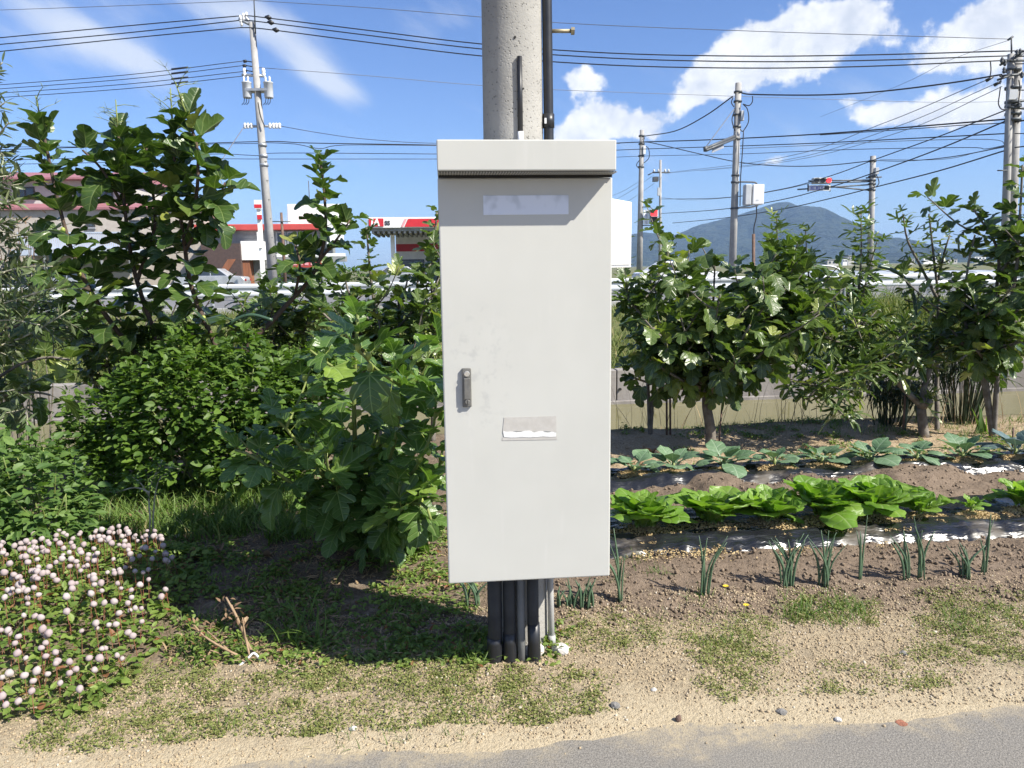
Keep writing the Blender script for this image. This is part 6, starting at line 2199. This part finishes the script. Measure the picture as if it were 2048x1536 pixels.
def leaf_blade(prof, ruffle, cup, curl, nu=7, nv=8, pet=.15, seed=0):
    """broad vegetable leaf along +y with ruffled margin, face +z"""
    V, F, LC = [], [], []
    for j in range(nv):
        t = j / (nv - 1)
        w = np.interp(t, [q[0] for q in prof], [q[1] for q in prof])
        th = curl * t
        for i in range(nu):
            s = -1 + 2 * i / (nu - 1)
            x = s * w
            z = cup * s * s * w + ruffle * abs(s) ** 2 * math.sin(11 * t + 4 * s + seed) + ruffle * .5 * math.sin(23 * t + 5 * s + seed * 2) * abs(s)
            y0 = math.sin(th) / curl if curl else t
            z0 = (1 - math.cos(th)) / curl if curl else 0
            V.append((x, y0 * (1 - .05 * s * s) - z * math.sin(th), -z0 + z * math.cos(th)))
            LC.append((x * .9, t, 1.0 if (abs(s) < .01 and t < .2) else 0.0))
    for j in range(nv - 1):
        for i in range(nu - 1):
            a = j * nu + i
            F += [(a, a + 1, a + nu + 1), (a, a + nu + 1, a + nu)]
    return np.array(V, float), np.array(F, int), np.array(LC, float)


CAB = [leaf_blade([(0, .08), (.2, .11), (.45, .23), (.7, .33), (.9, .30), (1, .17)], .095, .40, c, nu=9, nv=11, seed=k * 1.7) for k, c in enumerate((.6, 1.2, .3, .9))]
BRO = [leaf_blade([(0, .03), (.32, .04), (.42, .22), (.65, .36), (.88, .28), (1, .08)], .045, .15, c, seed=k + 5) for k, c in enumerate((.6, 1.2, .9))]


def rosette(name, label, cat, px, row_v, zf, R_, n, key, tpls, mat, upr=70, group=None, lay=8):
    q = atv(px, 1000, row_v)
    u = q.x
    z = zf
    w = uv2w(u, row_v, z)
    t = thing(name, label, cat, w, group=group)
    ms = leaf_meshes(key, tpls, mat)
    for i in range(n):
        f = i / (n - 1)                   # 0 outer .. 1 heart
        a = i * 2.39996 + rnd(-.25, .25)
        e = math.radians(lay + (upr - lay) * f ** .8 + rnd(-7, 7))
        dv = np.array([[math.cos(a) * math.cos(e), math.sin(a) * math.cos(e), math.sin(e)]])
        M = frames(np.array([[.02 * math.cos(a), .02 * math.sin(a), .02 + .02 * f]]), dv, size=[R_ * (1.05 - .45 * f) * rnd(.85, 1.12)], roll=np.array([rnd(-.25, .25)]))
        o = bpy.data.objects.new('leaf', ms[RNG.randint(len(ms))])
        COL.objects.link(o)
        o.parent = t
        o.matrix_basis = Matrix(M[0].tolist())
    MB().cyl((w.x, w.y, z - .04), (w.x, w.y, z + .05), .014, .012, 8).build('stalk', MATS['stem_green'], t)
    return u


def vegetables():
    mulch('near strip of shiny black mulch film under the bright leafy cabbages', .25, 9.0, 3.84, 4.58, .075, 5)
    mulch('far strip of black mulch film under the blue-green cabbages', .25, 9.0, 5.05, 5.62, .075, 15)
    husks = []
    v1 = 4.14
    z1 = .03 + .075 + .02
    lab = ['leftmost bright green cabbage, touching the cabinet edge', 'second bright green cabbage from the cabinet', 'third bright green cabbage from the cabinet', 'fourth bright green cabbage from the cabinet, widest of the row',
           'fifth bright green cabbage from the cabinet, last of the large ones', 'small bright green cabbage after the five large ones', 'tiny pale yellowish cabbage seedling in a husk ring', 'bright green cabbage at the right edge of the picture']
    for k, (px, R_, n) in enumerate(((1288, .29, 30), (1424, .27, 29), (1535, .26, 29), (1645, .285, 31), (1755, .29, 31), (1842, .18, 16), (1945, .10, 10), (2046, .22, 20))):
        u = rosette('chinese_cabbage', lab[k], 'cabbage', px, v1 + rnd(-.03, .03), z1, R_, n, 'cab', CAB, 'leaf_cabbage', 88, 'row of bright green cabbages', 34)
        husks.append((u, v1 - .06, z1, R_ * .55 + .07))
    v2 = 5.32
    z2 = .03 + .075 + .03
    lab = ['leftmost blue-green cabbage, beside the cabinet', 'second blue-green cabbage from the cabinet', 'third blue-green cabbage from the cabinet', 'small blue-green cabbage, fourth from the cabinet', 'fifth blue-green cabbage from the cabinet',
           'sixth blue-green cabbage from the cabinet, with folded pale leaves', 'seventh blue-green cabbage from the cabinet', 'eighth blue-green cabbage, with one upright round leaf', 'dark bluish cabbage at the right edge beside a thin stake']
    for k, (px, R_, n, m_) in enumerate(((1268, .25, 10, 0), (1345, .24, 10, 0), (1445, .28, 11, 0), (1546, .22, 10, 0), (1640, .25, 10, 0), (1735, .28, 11, 0), (1828, .27, 9, 0), (1918, .29, 9, 0), (2022, .34, 10, 1))):
        u = rosette('blue_cabbage', lab[k], 'cabbage', px, v2 + rnd(-.03, .03), z2, R_, n, 'bro%d' % m_, BRO, 'leaf_broccoli_blue' if m_ else 'leaf_broccoli', 68, 'row of blue-green cabbages', 18)
        husks.append((u, v2 - .06, z2, .15))
    pos, sz = [], []
    for u, v, z, r in husks:
        n = 1500
        a, q = RNG.rand(n) * 6.283, RNG.rand(n) ** .6
        uu, vv = u + np.cos(a) * q * r, v + np.sin(a) * q * r * .75
        zz = z + .02 * (1 - q) - .012 + .006 * RNG.rand(n)
        pos.append(np.stack([uu * CA - vv * SA, uu * SA + vv * CA, zz], 1))
    # husks spilled along the film's near edge
    n = 9000
    uu = .5 + 4.5 * RNG.rand(n)
    vv = 3.86 + .06 * RNG.randn(n)
    kk = fbm(uu * 2.2, vv, 99) > .46
    uu, vv = uu[kk], vv[kk]
    pos.append(np.stack([uu * CA - vv * SA, uu * SA + vv * CA, .075 + .025 * RNG.rand(len(uu))], 1))
    pos = np.concatenate(pos)
    d = RNG.randn(len(pos), 3)
    d[:, 2] *= .25
    o = link('rice_husks', scatter_mesh('rice_husks', DIAM, frames(pos, d, size=.010 + .010 * RNG.rand(len(pos)), roll=RNG.randn(len(pos)))), MATS['husk'])
    tag(o, 'pale rice husks scattered round the cabbages on the film', 'husks', kind='stuff')
    # spring onions
    lab = ['spring onion closest to the cabinet on its right', 'two-bladed spring onion, second right of the cabinet', 'bushy spring onion clump with a bent blade lying left', 'tallest spring onion clump beside the bushy clump', 'single stout spring onion below the fifth cabbage',
           'spring onion pair leaning left before the tiny cabbage', 'upright spring onion right beside the leaning pair', 'spring onion with blades leaning over to the right', 'rightmost tall spring onion', 'low spring onion clump just right of the ducts', 'spring onion peeping out below the cabinet\'s left corner']
    for k, (px, py, n, h, lean) in enumerate(((1246, 1198, 4, .40, .22), (1408, 1188, 4, .36, .12), (1575, 1168, 8, .30, .18), (1645, 1165, 8, .33, .16), (1728, 1160, 3, .40, .06), (1815, 1152, 4, .27, .18), (1843, 1150, 4, .32, .10), (1930, 1142, 5, .22, .35), (1972, 1138, 3, .36, .08), (1150, 1205, 14, .16, .12), (945, 1210, 6, .18, .2))):
        b = on_ground(px, py, .01)
        t = thing('spring_onion', lab[k], 'spring onion', b, group='row of spring onions')
        for i in range(int(n * 1.6)):
            a = rnd(0, 6.28)
            wide = .022 if n < 6 else (.035 if n < 10 else .09)
            s = b + Vector((rnd(-wide, wide), rnd(-.02, .02), 0))
            l = 1.1 * h * rnd(.55, 1.0)
            dx, dy = (rnd(-2.4 * lean, 2.4 * lean) + (.10 if k == 7 else 0)) * l, rnd(-.3, .3) * lean * l
            P = catmull([s, s + Vector((dx * .25, dy * .25, l * .5)), s + Vector((dx, dy, l * rnd(.85, 1.0)))], 4)
            r = rnd(.0038, .0062)
            me = MB().tube(P, [r * (.8 + .4 * math.sin(math.pi * j / len(P))) * (1 - .75 * (j / (len(P) - 1)) ** 3) for j in range(len(P))], 6)
            me.build('blade', MATS['leaf_onion'], t)


vegetables()


# ------------------------------------------------------------------ reeds, hoops, stakes
def reeds(label, px, d, n, h, spread):
    b = at_ground(px, d)
    t = thing('reed_clump', label, 'reeds', b)
    st, pos, dirs, sz = MB(), [], [], []
    for i in range(n):
        a, q = rnd(0, 6.28), rnd(0, 1) ** .6
        s = b + Vector((math.cos(a) * q * .16, math.sin(a) * q * .12, 0))
        s.z = gzw(s.x, s.y) - .02
        l = h * rnd(.7, 1.05)
        e = s + Vector((math.cos(a) * q * spread + rnd(-.05, .05), math.sin(a) * q * spread * .7, l))
        st.tube([s, s.lerp(e, .5) + Vector((0, 0, .03)), e], [.006, .005, .003], 4, cap=False)
        for k in range(16):
            pos.append(e - Vector((0, 0, rnd(0, .12))))
            dirs.append((rnd(-1, 1), rnd(-1, 1), rnd(-.7, .5)))
            sz.append(rnd(.12, .24))
    o = st.build('stalks', MATS['leaf_reed'], t)
    o['kind'] = 'stuff'
    o = link('leaf_tufts', scatter_mesh('leaf_tufts', leaf_tpl([(0, 0), (.035, .3), (.03, .7), (0, 1)], .1, 1.0, 0, 0, mids=(.5,)), frames(pos, dirs, size=sz), b), MATS['leaf_reed'], t)
    o['kind'] = 'stuff'


def small_things():
    reeds('slender reed clump left of the forked fig trunk', 1772, 7.35, 38, .55, .22)
    reeds('taller dark reed clump right of the forked fig trunk', 1922, 7.5, 60, .80, .30)
    # iris-like blades
    b = at_ground(1958, 7.0)
    t = thing('iris_plant', 'iris with a few broad upright blades right of the tall reeds', 'iris', b)
    for k in range(7):
        a = rnd(-1, 1)
        me = np_mesh('blade', *blade_tpl(.07, .45 + .3 * rnd(), 5)[:2], {'rnd': ('FLOAT', np.full(12, rnd())), 'lc': ('FLOAT_VECTOR', np.zeros((12, 3)))})
        o = link('blade', me, MATS['leaf_nettle'], t)
        o.matrix_basis = Matrix.Translation((a * .08, rnd(-.05, .05), 0)) @ Matrix.Rotation(-a * .5, 4, 'Y') @ Matrix.Rotation(rnd(0, 6.28), 4, 'Z') @ Matrix.Scale(rnd(.22, .34), 4)

    def rod(name, label, pts, r, mat, cat='stake', foot=None):
        P = [at(*q) for q in pts]
        P[0].z = gzw(P[0].x, P[0].y) - .08
        o = MB().tube(catmull(P, 6), r, 8).build(name, MATS[mat], loc=P[0])
        tag(o, label, cat)
    rod('garden_hoop', 'dark green plastic hoop pole arching beside the forked fig', [(1807, 875, 7.05), (1818, 760, 7.05), (1829, 660, 7.05), (1829, 600, 7.05), (1812, 560, 7.05), (1785, 540, 7.0), (1757, 532, 7.0)], .017, 'hoop_green', 'hoop')
    rod('garden_hoop', 'thin grey hoop end poking up right of the round fig crown', [(1690, 640, 13.3), (1689, 570, 13.3), (1683, 545, 13.3), (1668, 534, 13.3), (1640, 531, 13.3)], .018, 'steel_zinc', 'hoop')
    rod('garden_hoop', 'green hoop curving in front of the brown leaning fig stem', [(425, 860, 5.9), (432, 690, 5.9), (460, 648, 5.9), (500, 630, 5.9), (545, 640, 5.9)], .013, 'hoop_green', 'hoop')
    rod('garden_hoop', 'dark hoop hidden in the round fig crown', [(1415, 800, 7.3), (1412, 600, 7.3), (1400, 562, 7.3), (1370, 546, 7.3), (1335, 552, 7.3)], .013, 'hoop_green', 'hoop')
    rod('garden_stake', 'left of the two thin rusty stakes before the canal', [(1334, 872, 7.1), (1333, 742, 7.1)], .010, 'rust')
    rod('garden_stake', 'right of the two thin rusty stakes before the canal', [(1341, 874, 7.1), (1340, 760, 7.1)], .010, 'rust')
    rod('garden_stake', 'short thin stake right of the round fig trunk', [(1437, 888, 6.75), (1445, 800, 6.8)], .008, 'rust')
    rod('garden_stake', 'dark stake standing left of the forked fig trunk', [(1806, 868, 7.0), (1812, 760, 7.0)], .011, 'rust')
    rod('garden_stake', 'thin stake beside the bluish cabbage at the right edge', [(2022, 935, 6.0), (2027, 855, 6.0)], .007, 'rust')
    rod('garden_stake', 'rusty rod topped by a hanging cable before the mountain', [(1508, 700, 14.0), (1507, 468, 14.0)], .03, 'rust')

    # stones
    def stone(label, px, py, r, mat, flat=.6, group=None, name='stone'):
        p = on_ground(px, py, 0)
        me = bpy.data.meshes.new(name)
        bm = bmesh.new()
        bmesh.ops.create_icosphere(bm, subdivisions=2, radius=r)
        sd = Vector((px, py, 3.3))
        for q in bm.verts:
            q.co *= 1 + .45 * noise.noise(q.co / r * 1.1 + sd) + .15 * noise.noise(q.co / r * 3 + sd)
            q.co.z *= flat
        bm.to_mesh(me)
        bm.free()
        o = link(name, me, MATS[mat], loc=p + Vector((0, 0, r * flat * .35)))
        tag(o, label, 'stone', group)
    stone('white broken stone at the foot of the pole', 1066, 1308, .048, 'stone_white', .8)
    stone('rounded pale grey stone right of the pole foot', 1120, 1303, .040, 'stone_white', .7)
    stone('small white stone chip on top beside the broken white stone', 1088, 1296, .022, 'stone_white', .7)
    stone('dark grey stone on the sand right of the pole', 1232, 1413, .019, 'stone_grey')
    stone('flat dark stone at the edge of the asphalt', 1564, 1424, .019, 'stone_grey', .4)
    stone('white stone at the road edge', 1676, 1440, .014, 'stone_white', .5)
    stone('brown stone standing on the pale sand', 1357, 1441, .011, 'rust', 1.5)
    stone('reddish flat chip pressed into the asphalt edge', 1802, 1446, .020, 'brick_chip', .10)
    stone('grey stone high on the verge at right', 1806, 1308, .018, 'stone_grey')
    stone('white pebble in the weeds at lower left', 706, 1458, .014, 'stone_white')
    stone('pale round stone in the grass below the fig bush', 358, 1072, .022, 'stone_white')
    stone('tiny white pebble right of the verge weeds', 1308, 1380, .010, 'stone_white')
    stone('small grey stone at the foot of the ducts', 972, 1297, .022, 'stone_grey')
    # yellow flowers
    for k, (px, py) in enumerate(((1449, 1180), (1490, 1207))):
        p = on_ground(px, py + 18, 0)
        t = thing('yellow_flower', ('upper', 'lower')[k] + ' of the two small yellow flowers on the brown soil', 'flower', p, group='yellow flowers on the soil')
        MB().tube([p, p + Vector((.004, 0, .05))], .0015, 5).build('stalk', MATS['stem_green'], t)
        for j in range(9):
            a = j * 2 * math.pi / 9
            c = p + Vector((.004, 0, .052))
            MB().add([c, c + Vector((math.cos(a - .3) * .011, math.sin(a - .3) * .011, .004)), c + Vector((math.cos(a) * .016, math.sin(a) * .016, .003)), c + Vector((math.cos(a + .3) * .011, math.sin(a + .3) * .011, .004))], [(0, 1, 2, 3)]).build('petal', MATS['yellow_flower'], t)


small_things()


# ------------------------------------------------------------------ ground cover
def uvw(u, v, z):
    return np.stack([u * CA - v * SA, u * SA + v * CA, z], 1)


def pix_uv(px, py):
    """photo pixels on the ground -> lane coordinates (arrays)"""
    out = np.array([w2uv(gp(float(a), float(b), 0.02))[:2] for a, b in zip(px, py)])
    return out[:, 0], out[:, 1]


def octa(seed):
    r = np.random.RandomState(seed)
    bm = bmesh.new()
    bmesh.ops.create_icosphere(bm, subdivisions=1, radius=1.0)
    V = np.array([q.co[:] for q in bm.verts])
    F = np.array([[q.index for q in f.verts] for f in bm.faces])
    bm.free()
    V *= (0.6 + .7 * r.rand(len(V)))[:, None]
    V[:, 2] *= .65
    return V, F, np.zeros_like(V)


def stuff(name, label, cat, T, M, mat):
    o = link(name, scatter_mesh(name, T, M), MATS[mat])
    tag(o, label, cat, kind='stuff')
    return o


def rand_rot(pos, size):
    d = RNG.randn(len(pos), 3)
    return frames(pos, d, up=RNG.randn(3), size=size, roll=RNG.rand(len(pos)) * 6.28)


def flat_rot(pos, size, tilt=.3):
    a = RNG.rand(len(pos)) * 6.283
    d = np.stack([np.cos(a), np.sin(a), RNG.randn(len(pos)) * tilt], 1)
    return frames(pos, d, size=size, roll=RNG.randn(len(pos)) * tilt)


def ground_cover():
    # gravel on the verge
    n = 60000
    u = -3.6 + 7.6 * RNG.rand(n)
    v = 2.3 + 1.15 * RNG.rand(n) ** .9
    k = (fbm(u * 3, v * 3, 7) + .35 * RNG.rand(n) > .50 + .12 * sst(2.75, 2.4, v)) & ~((u < -.9) & (v > 3.0)) & (v > 2.40 + .12 * RNG.randn(n) * (RNG.rand(n) > .8))
    u, v = u[k], v[k]
    s = .0026 + .0052 * RNG.rand(len(u)) ** 2 + .005 * (RNG.rand(len(u)) > .985)
    z = np.maximum(ground_h(u, v), 0) + s * .2
    stuff('gravel', 'fine pale gravel strewn over the sandy verge', 'gravel', octa(1), rand_rot(uvw(u, v, z), s), 'pebble')
    # crumbled soil
    n = 11000
    u = .15 + 4.6 * RNG.rand(n)
    v = np.where(RNG.rand(n) < .8, 3.15 + .85 * RNG.rand(n), 4.62 + .45 * RNG.rand(n))
    s = .003 + .013 * RNG.rand(n) ** 4
    z = ground_h(u, v) + s * .25
    stuff('soil_clods', 'crumbly brown soil clods of the vegetable beds', 'soil', octa(2), rand_rot(uvw(u, v, z), s), 'clod')
    # creeping weed mats on the verge
    zones = [(60, 960, 1325, 1505, 330), (1000, 1200, 1335, 1450, 70), (1420, 1540, 1235, 1330, 34), (1380, 1560, 1280, 1400, 36), (1840, 2060, 1180, 1320, 100), (1560, 1760, 1190, 1245, 40),
             (1130, 1420, 1235, 1300, 40), (600, 960, 1290, 1380, 70), (1600, 1900, 1300, 1420, 30)]
    C = []
    for x0, x1, y0, y1, k in zones:
        a, b = pix_uv(x0 + (x1 - x0) * RNG.rand(k), y0 + (y1 - y0) * RNG.rand(k))
        C.append(np.stack([a, b], 1))
    C = np.concatenate(C)
    per = 54
    cu, cv = np.repeat(C[:, 0], per), np.repeat(C[:, 1], per)
    rad = np.repeat(.03 + .075 * RNG.rand(len(C)), per)
    # leaves sit along radiating runners
    run = np.repeat(RNG.rand(len(C)) * 6.28, per) + np.tile(np.arange(per) % 7, len(C)) * 2 * np.pi / 7 + .18 * RNG.randn(len(cu))
    q = RNG.rand(len(cu)) ** .7
    u, v = cu + np.cos(run) * q * rad, cv + np.sin(run) * q * rad
    z = np.maximum(ground_h(u, v), 0) + .004 + .016 * RNG.rand(len(u)) * (1 - q)
    k = v > 2.46 + .10 * fbm(u * 3, v, 8)
    u, v, z = u[k], v[k], z[k]
    stuff('creeping_weeds', 'low creeping weeds in patches on the gravel verge', 'weeds', DIAM, flat_rot(uvw(u, v, z), .007 + .008 * RNG.rand(len(u)), .5), 'weed_mat')
    # low broad weeds in the shade behind the pole and under the fig bush
    zones = [(340, 620, 1090, 1320, 85), (600, 960, 1170, 1330, 75), (230, 480, 1040, 1130, 50), (960, 1010, 1270, 1320, 14), (1070, 1110, 1265, 1310, 14), (780, 900, 1120, 1180, 14), (1230, 1700, 840, 880, 60), (1650, 2040, 870, 930, 50), (1330, 1900, 900, 950, 30), (640, 900, 950, 1130, 60)]
    C = []
    for x0, x1, y0, y1, k in zones:
        a, b = pix_uv(x0 + (x1 - x0) * RNG.rand(k), y0 + (y1 - y0) * RNG.rand(k))
        C.append(np.stack([a, b], 1))
    C = np.concatenate(C)
    per = 34
    cu, cv = np.repeat(C[:, 0], per), np.repeat(C[:, 1], per)
    rad = np.repeat(.03 + .09 * RNG.rand(len(C)), per)
    a, q = RNG.rand(len(cu)) * 6.283, RNG.rand(len(cu)) ** .6
    u, v = cu + np.cos(a) * q * rad, cv + np.sin(a) * q * rad
    z = ground_h(u, v) + .008 + np.repeat(.02 + .05 * RNG.rand(len(C)), per) * RNG.rand(len(u)) * (1.1 - q)
    stuff('low_weeds', 'small broad-leaved weeds in the shade behind the cabinet and by the figs', 'weeds', OVAL, flat_rot(uvw(u, v, z), .016 + .018 * RNG.rand(len(u)), .4), 'leaf_persicaria')
    # grass
    zones = [(150, 620, 985, 1080, 4200, .09, .20), (430, 620, 960, 1010, 900, .16, .26), (1550, 1730, 1205, 1245, 420, .04, .10), (1230, 1700, 842, 864, 900, .03, .09), (1650, 2060, 842, 880, 1100, .04, .11), (340, 960, 1130, 1340, 700, .05, .12),
             (560, 640, 1230, 1290, 40, .12, .22), (900, 1010, 1270, 1340, 120, .05, .12), (1890, 2050, 1205, 1260, 300, .03, .08), (1380, 1500, 1190, 1300, 160, .03, .09), (1110, 1400, 1230, 1300, 160, .02, .06), (1500, 1700, 910, 945, 260, .04, .1), (1880, 2050, 880, 930, 400, .04, .12), (0, 1000, 1330, 1500, 260, .03, .08), (1230, 1330, 1130, 1180, 120, .03, .08)]
    P, S = [], []
    for x0, x1, y0, y1, k, h0, h1 in zones:
        cl = max(6, k // 14)
        a, b = pix_uv(x0 + (x1 - x0) * RNG.rand(cl), y0 + (y1 - y0) * RNG.rand(cl))
        i = RNG.randint(0, cl, k)
        u, v = a[i] + .035 * RNG.randn(k), b[i] + .035 * RNG.randn(k)
        P.append(uvw(u, v, ground_h(u, v) - .01))
        S.append(h0 + (h1 - h0) * RNG.rand(k))
    P, S = np.concatenate(P), np.concatenate(S)
    stuff('grass', 'green grass tufts in the garden and along the canal edge', 'grass', blade_tpl(.024, 1.3, 5), upright(P, S, .35), 'grass_green')
    # straw mulch by the trees and fallen leaves
    n = 9000
    u, v = .2 + 5.6 * RNG.rand(n), 5.65 + 1.5 * RNG.rand(n)
    z = ground_h(u, v) + .008 + .012 * RNG.rand(n)
    stuff('straw', 'dry straw spread under the figs right of the cabinet', 'straw', leaf_tpl([(0, 0), (.03, .4), (.02, .8), (0, 1)], .1, .6, 0, 0, mids=(.5,)), flat_rot(uvw(u, v, z), .03 + .06 * RNG.rand(n), .25), 'straw')
    n = 6500
    a, b = pix_uv(330 + 620 * RNG.rand(n), 1060 + 260 * RNG.rand(n))
    k = fbm(a * 2.5, b * 2.5, 17) > .42
    u, v = a[k], b[k]
    z = ground_h(u, v) + .006 + .010 * RNG.rand(len(u))
    stuff('leaf_litter', 'brown litter and dry stems under the fig bush', 'litter', leaf_tpl([(0, 0), (.07, .3), (.06, .7), (0, 1)], .2, .8, 0, 0, mids=(.5,)), flat_rot(uvw(u, v, z), .02 + .05 * RNG.rand(len(u)) ** 2, .4), 'straw')
    # single fallen fig leaves
    fl = [('curled pale fallen fig leaf on the litter left of the fig bush', 452, 1112, .16), ('brown fallen fig leaf below the grass patch', 392, 1128, .15), ('fallen tan leaf on the straw beside the cabinet', 1282, 912, .16), ('fallen brown leaf by the round fig trunk', 1262, 936, .15), ('dry leaf in a dark hollow before the straw', 1240, 925, .15),
          ('small dry leaf right of the sapling', 350, 1095, .10), ('torn brown leaf under the fig bush', 520, 1120, .11), ('fallen leaf on the straw right of the trunk', 1530, 930, .13)]
    me = leaf_meshes('dead', [leaf_tpl(H_SPOON, .5, 1.4, .5, .2, seed=31), leaf_tpl(H_FIG, .3, 1.0, .6, .2, seed=32)], 'leaf_dead')
    for i, (lab, px, py, s) in enumerate(fl):
        p = on_ground(px, py, 0)
        o = bpy.data.objects.new('fallen_leaf', me[i % 2])
        COL.objects.link(o)
        o.matrix_basis = Matrix.Translation(p + Vector((0, 0, .03))) @ Matrix.Rotation(rnd(0, 6.28), 4, 'Z') @ Matrix.Rotation(rnd(-.3, .3), 4, 'X') @ Matrix.Scale(s, 4)
        tag(o, lab, 'leaf', 'fallen fig leaves')
    # canal bank: wispy stems before the water
    n = 130
    a, b = pix_uv(1230 + 830 * RNG.rand(n), 842 + 16 * RNG.rand(n))
    stuff('bank_stems', 'thin wispy weed stems at the near edge of the canal', 'weeds', blade_tpl(.006, .5, 5), upright(uvw(a, b, ground_h(a, b) - .02), .18 + .35 * RNG.rand(n), .25), 'straw')
    # grass of the highway bank
    n = 60000
    u = -11 + 28 * RNG.rand(n)
    v = 12.25 + 7.8 * RNG.rand(n) ** 1.4
    d = fbm(u * .8, v * .8, 27)
    k = d + .3 * RNG.rand(n) > .5
    u, v, d = u[k], v[k], d[k]
    stuff('bank_grass', 'rough yellowish grass covering the highway bank', 'grass', blade_tpl(.035, 1.0, 3), upright(uvw(u, v, ground_h(u, v) - .02), (.07 + .22 * RNG.rand(len(u))) * (.5 + d), .4), 'grass_bank')
    # tall rough growth on the bank
    P, S = [], []
    for px, v0, su, sv, k, h0, h1 in ((1790, 15.0, 1.1, 1.2, 5200, .5, 1.1), (1900, 13.2, 1.6, .8, 3600, .4, .9), (2010, 12.8, 1.0, .6, 2600, .4, .8), (1700, 14.5, .8, .8, 1000, .4, .7), (1610, 13.0, .7, .5, 900, .25, .5), (640, 15.5, 1.6, 1.2, 2200, .3, .8), (820, 14.0, 1.0, 1.2, 1600, .3, .8), (320, 14.5, 1.6, 1.2, 1500, .3, .7), (1480, 14, 1.6, 1, 900, .3, .6)):
        q = atv(px, 600, v0)
        u, v = q.x + su * RNG.randn(k) * .6, np.maximum(v0 + sv * RNG.randn(k) * .6, 12.3)
        P.append(uvw(u, v, ground_h(u, v) - .03))
        S.append(h0 + (h1 - h0) * RNG.rand(k))
    P, S = np.concatenate(P), np.concatenate(S)
    stuff('tall_grass', 'tall tangled wild grass on the highway bank', 'grass', blade_tpl(.016, 1.0, 5), upright(P, S, .35), 'grass_bank')
    # bushes along the bank behind the left figs
    for k, (px, py, v0, r, lab) in enumerate(((560, 600, 16.5, .8, 'dark shrub on the bank below the red roofed shop'), (690, 610, 15.5, .9, 'dark shrub on the bank below the gas station sign'), (830, 620, 15, .9, 'dark shrub on the bank left of the cabinet'), (60, 610, 16, 1.1, 'dark shrub on the bank below the beige house'))):
        q = atv(px, py, v0)
        w = uv2w(q.x, v0, gz(q.x, v0))
        leafy_bush('bank_shrub', lab, w, [((w.x, w.y, w.z + r * .45), (r * 1.1, r * .7, r * .5)), ((w.x + r * .6, w.y, w.z + r * .35), (r * .6, r * .5, r * .4)), ((w.x - r * .5, w.y + .2, w.z + r * .4), (r * .7, r * .5, r * .5))], 2600, OVAL, 'leaf_nettle', .11, 8, 'bark_brown', cat='shrub')
    # hedge before the shop
    for k, (px, v0, w_, lab) in enumerate(((575, 45.5, 2.0, 'low clipped hedge left of the red signboard'), (672, 45.5, 2.6, 'low clipped hedge right of the red signboard'))):
        q = atv(px, 520, v0)
        w = uv2w(q.x, v0, .4)
        leafy_bush('hedge', lab, w, [((w.x, w.y, w.z + .75), (w_, .5, .75))], 1600, OVAL, 'leaf_bush', .22, 6, 'bark_brown', cat='hedge')
    # yellow field strip beyond the highway
    q0, q1 = atv(1765, 540, 60.0), atv(1850, 540, 60.0)
    n = 1600
    u, v = q0.x + (q1.x - q0.x) * RNG.rand(n), 57 + 6 * RNG.rand(n)
    stuff('yellow_field', 'strip of yellow-green crop beyond the greenhouses', 'crop', blade_tpl(.10, .9, 3), upright(uvw(u, v, np.full(n, .4)), .5 + .5 * RNG.rand(n), .3), 'crop_yellow')


leafmat('crop_yellow', (0.42, 0.38, 0.03), (0.30, 0.34, 0.04), None, .7, .25)
ground_cover()


# ------------------------------------------------------------------ haze
def build_haze():
    m = bpy.data.materials.new('haze')
    m.use_nodes = True
    m.node_tree.nodes.clear()
    g = G(m.node_tree)
    o = g.new('ShaderNodeOutputMaterial')
    v = g.new('ShaderNodeVolumePrincipled')
    v.inputs['Color'].default_value = (0.42, 0.64, 1.0, 1)
    v.inputs['Density'].default_value = 0.00013
    v.inputs['Anisotropy'].default_value = 0.0
    m.node_tree.links.new(v.outputs[0], o.inputs['Volume'])
    b = MB().box(-7900, 7900, -7900, 7900, -3.2, 330).build('haze', m)
    tag(b, 'thin blue summer haze over the whole view', 'haze', kind='stuff')


build_haze()
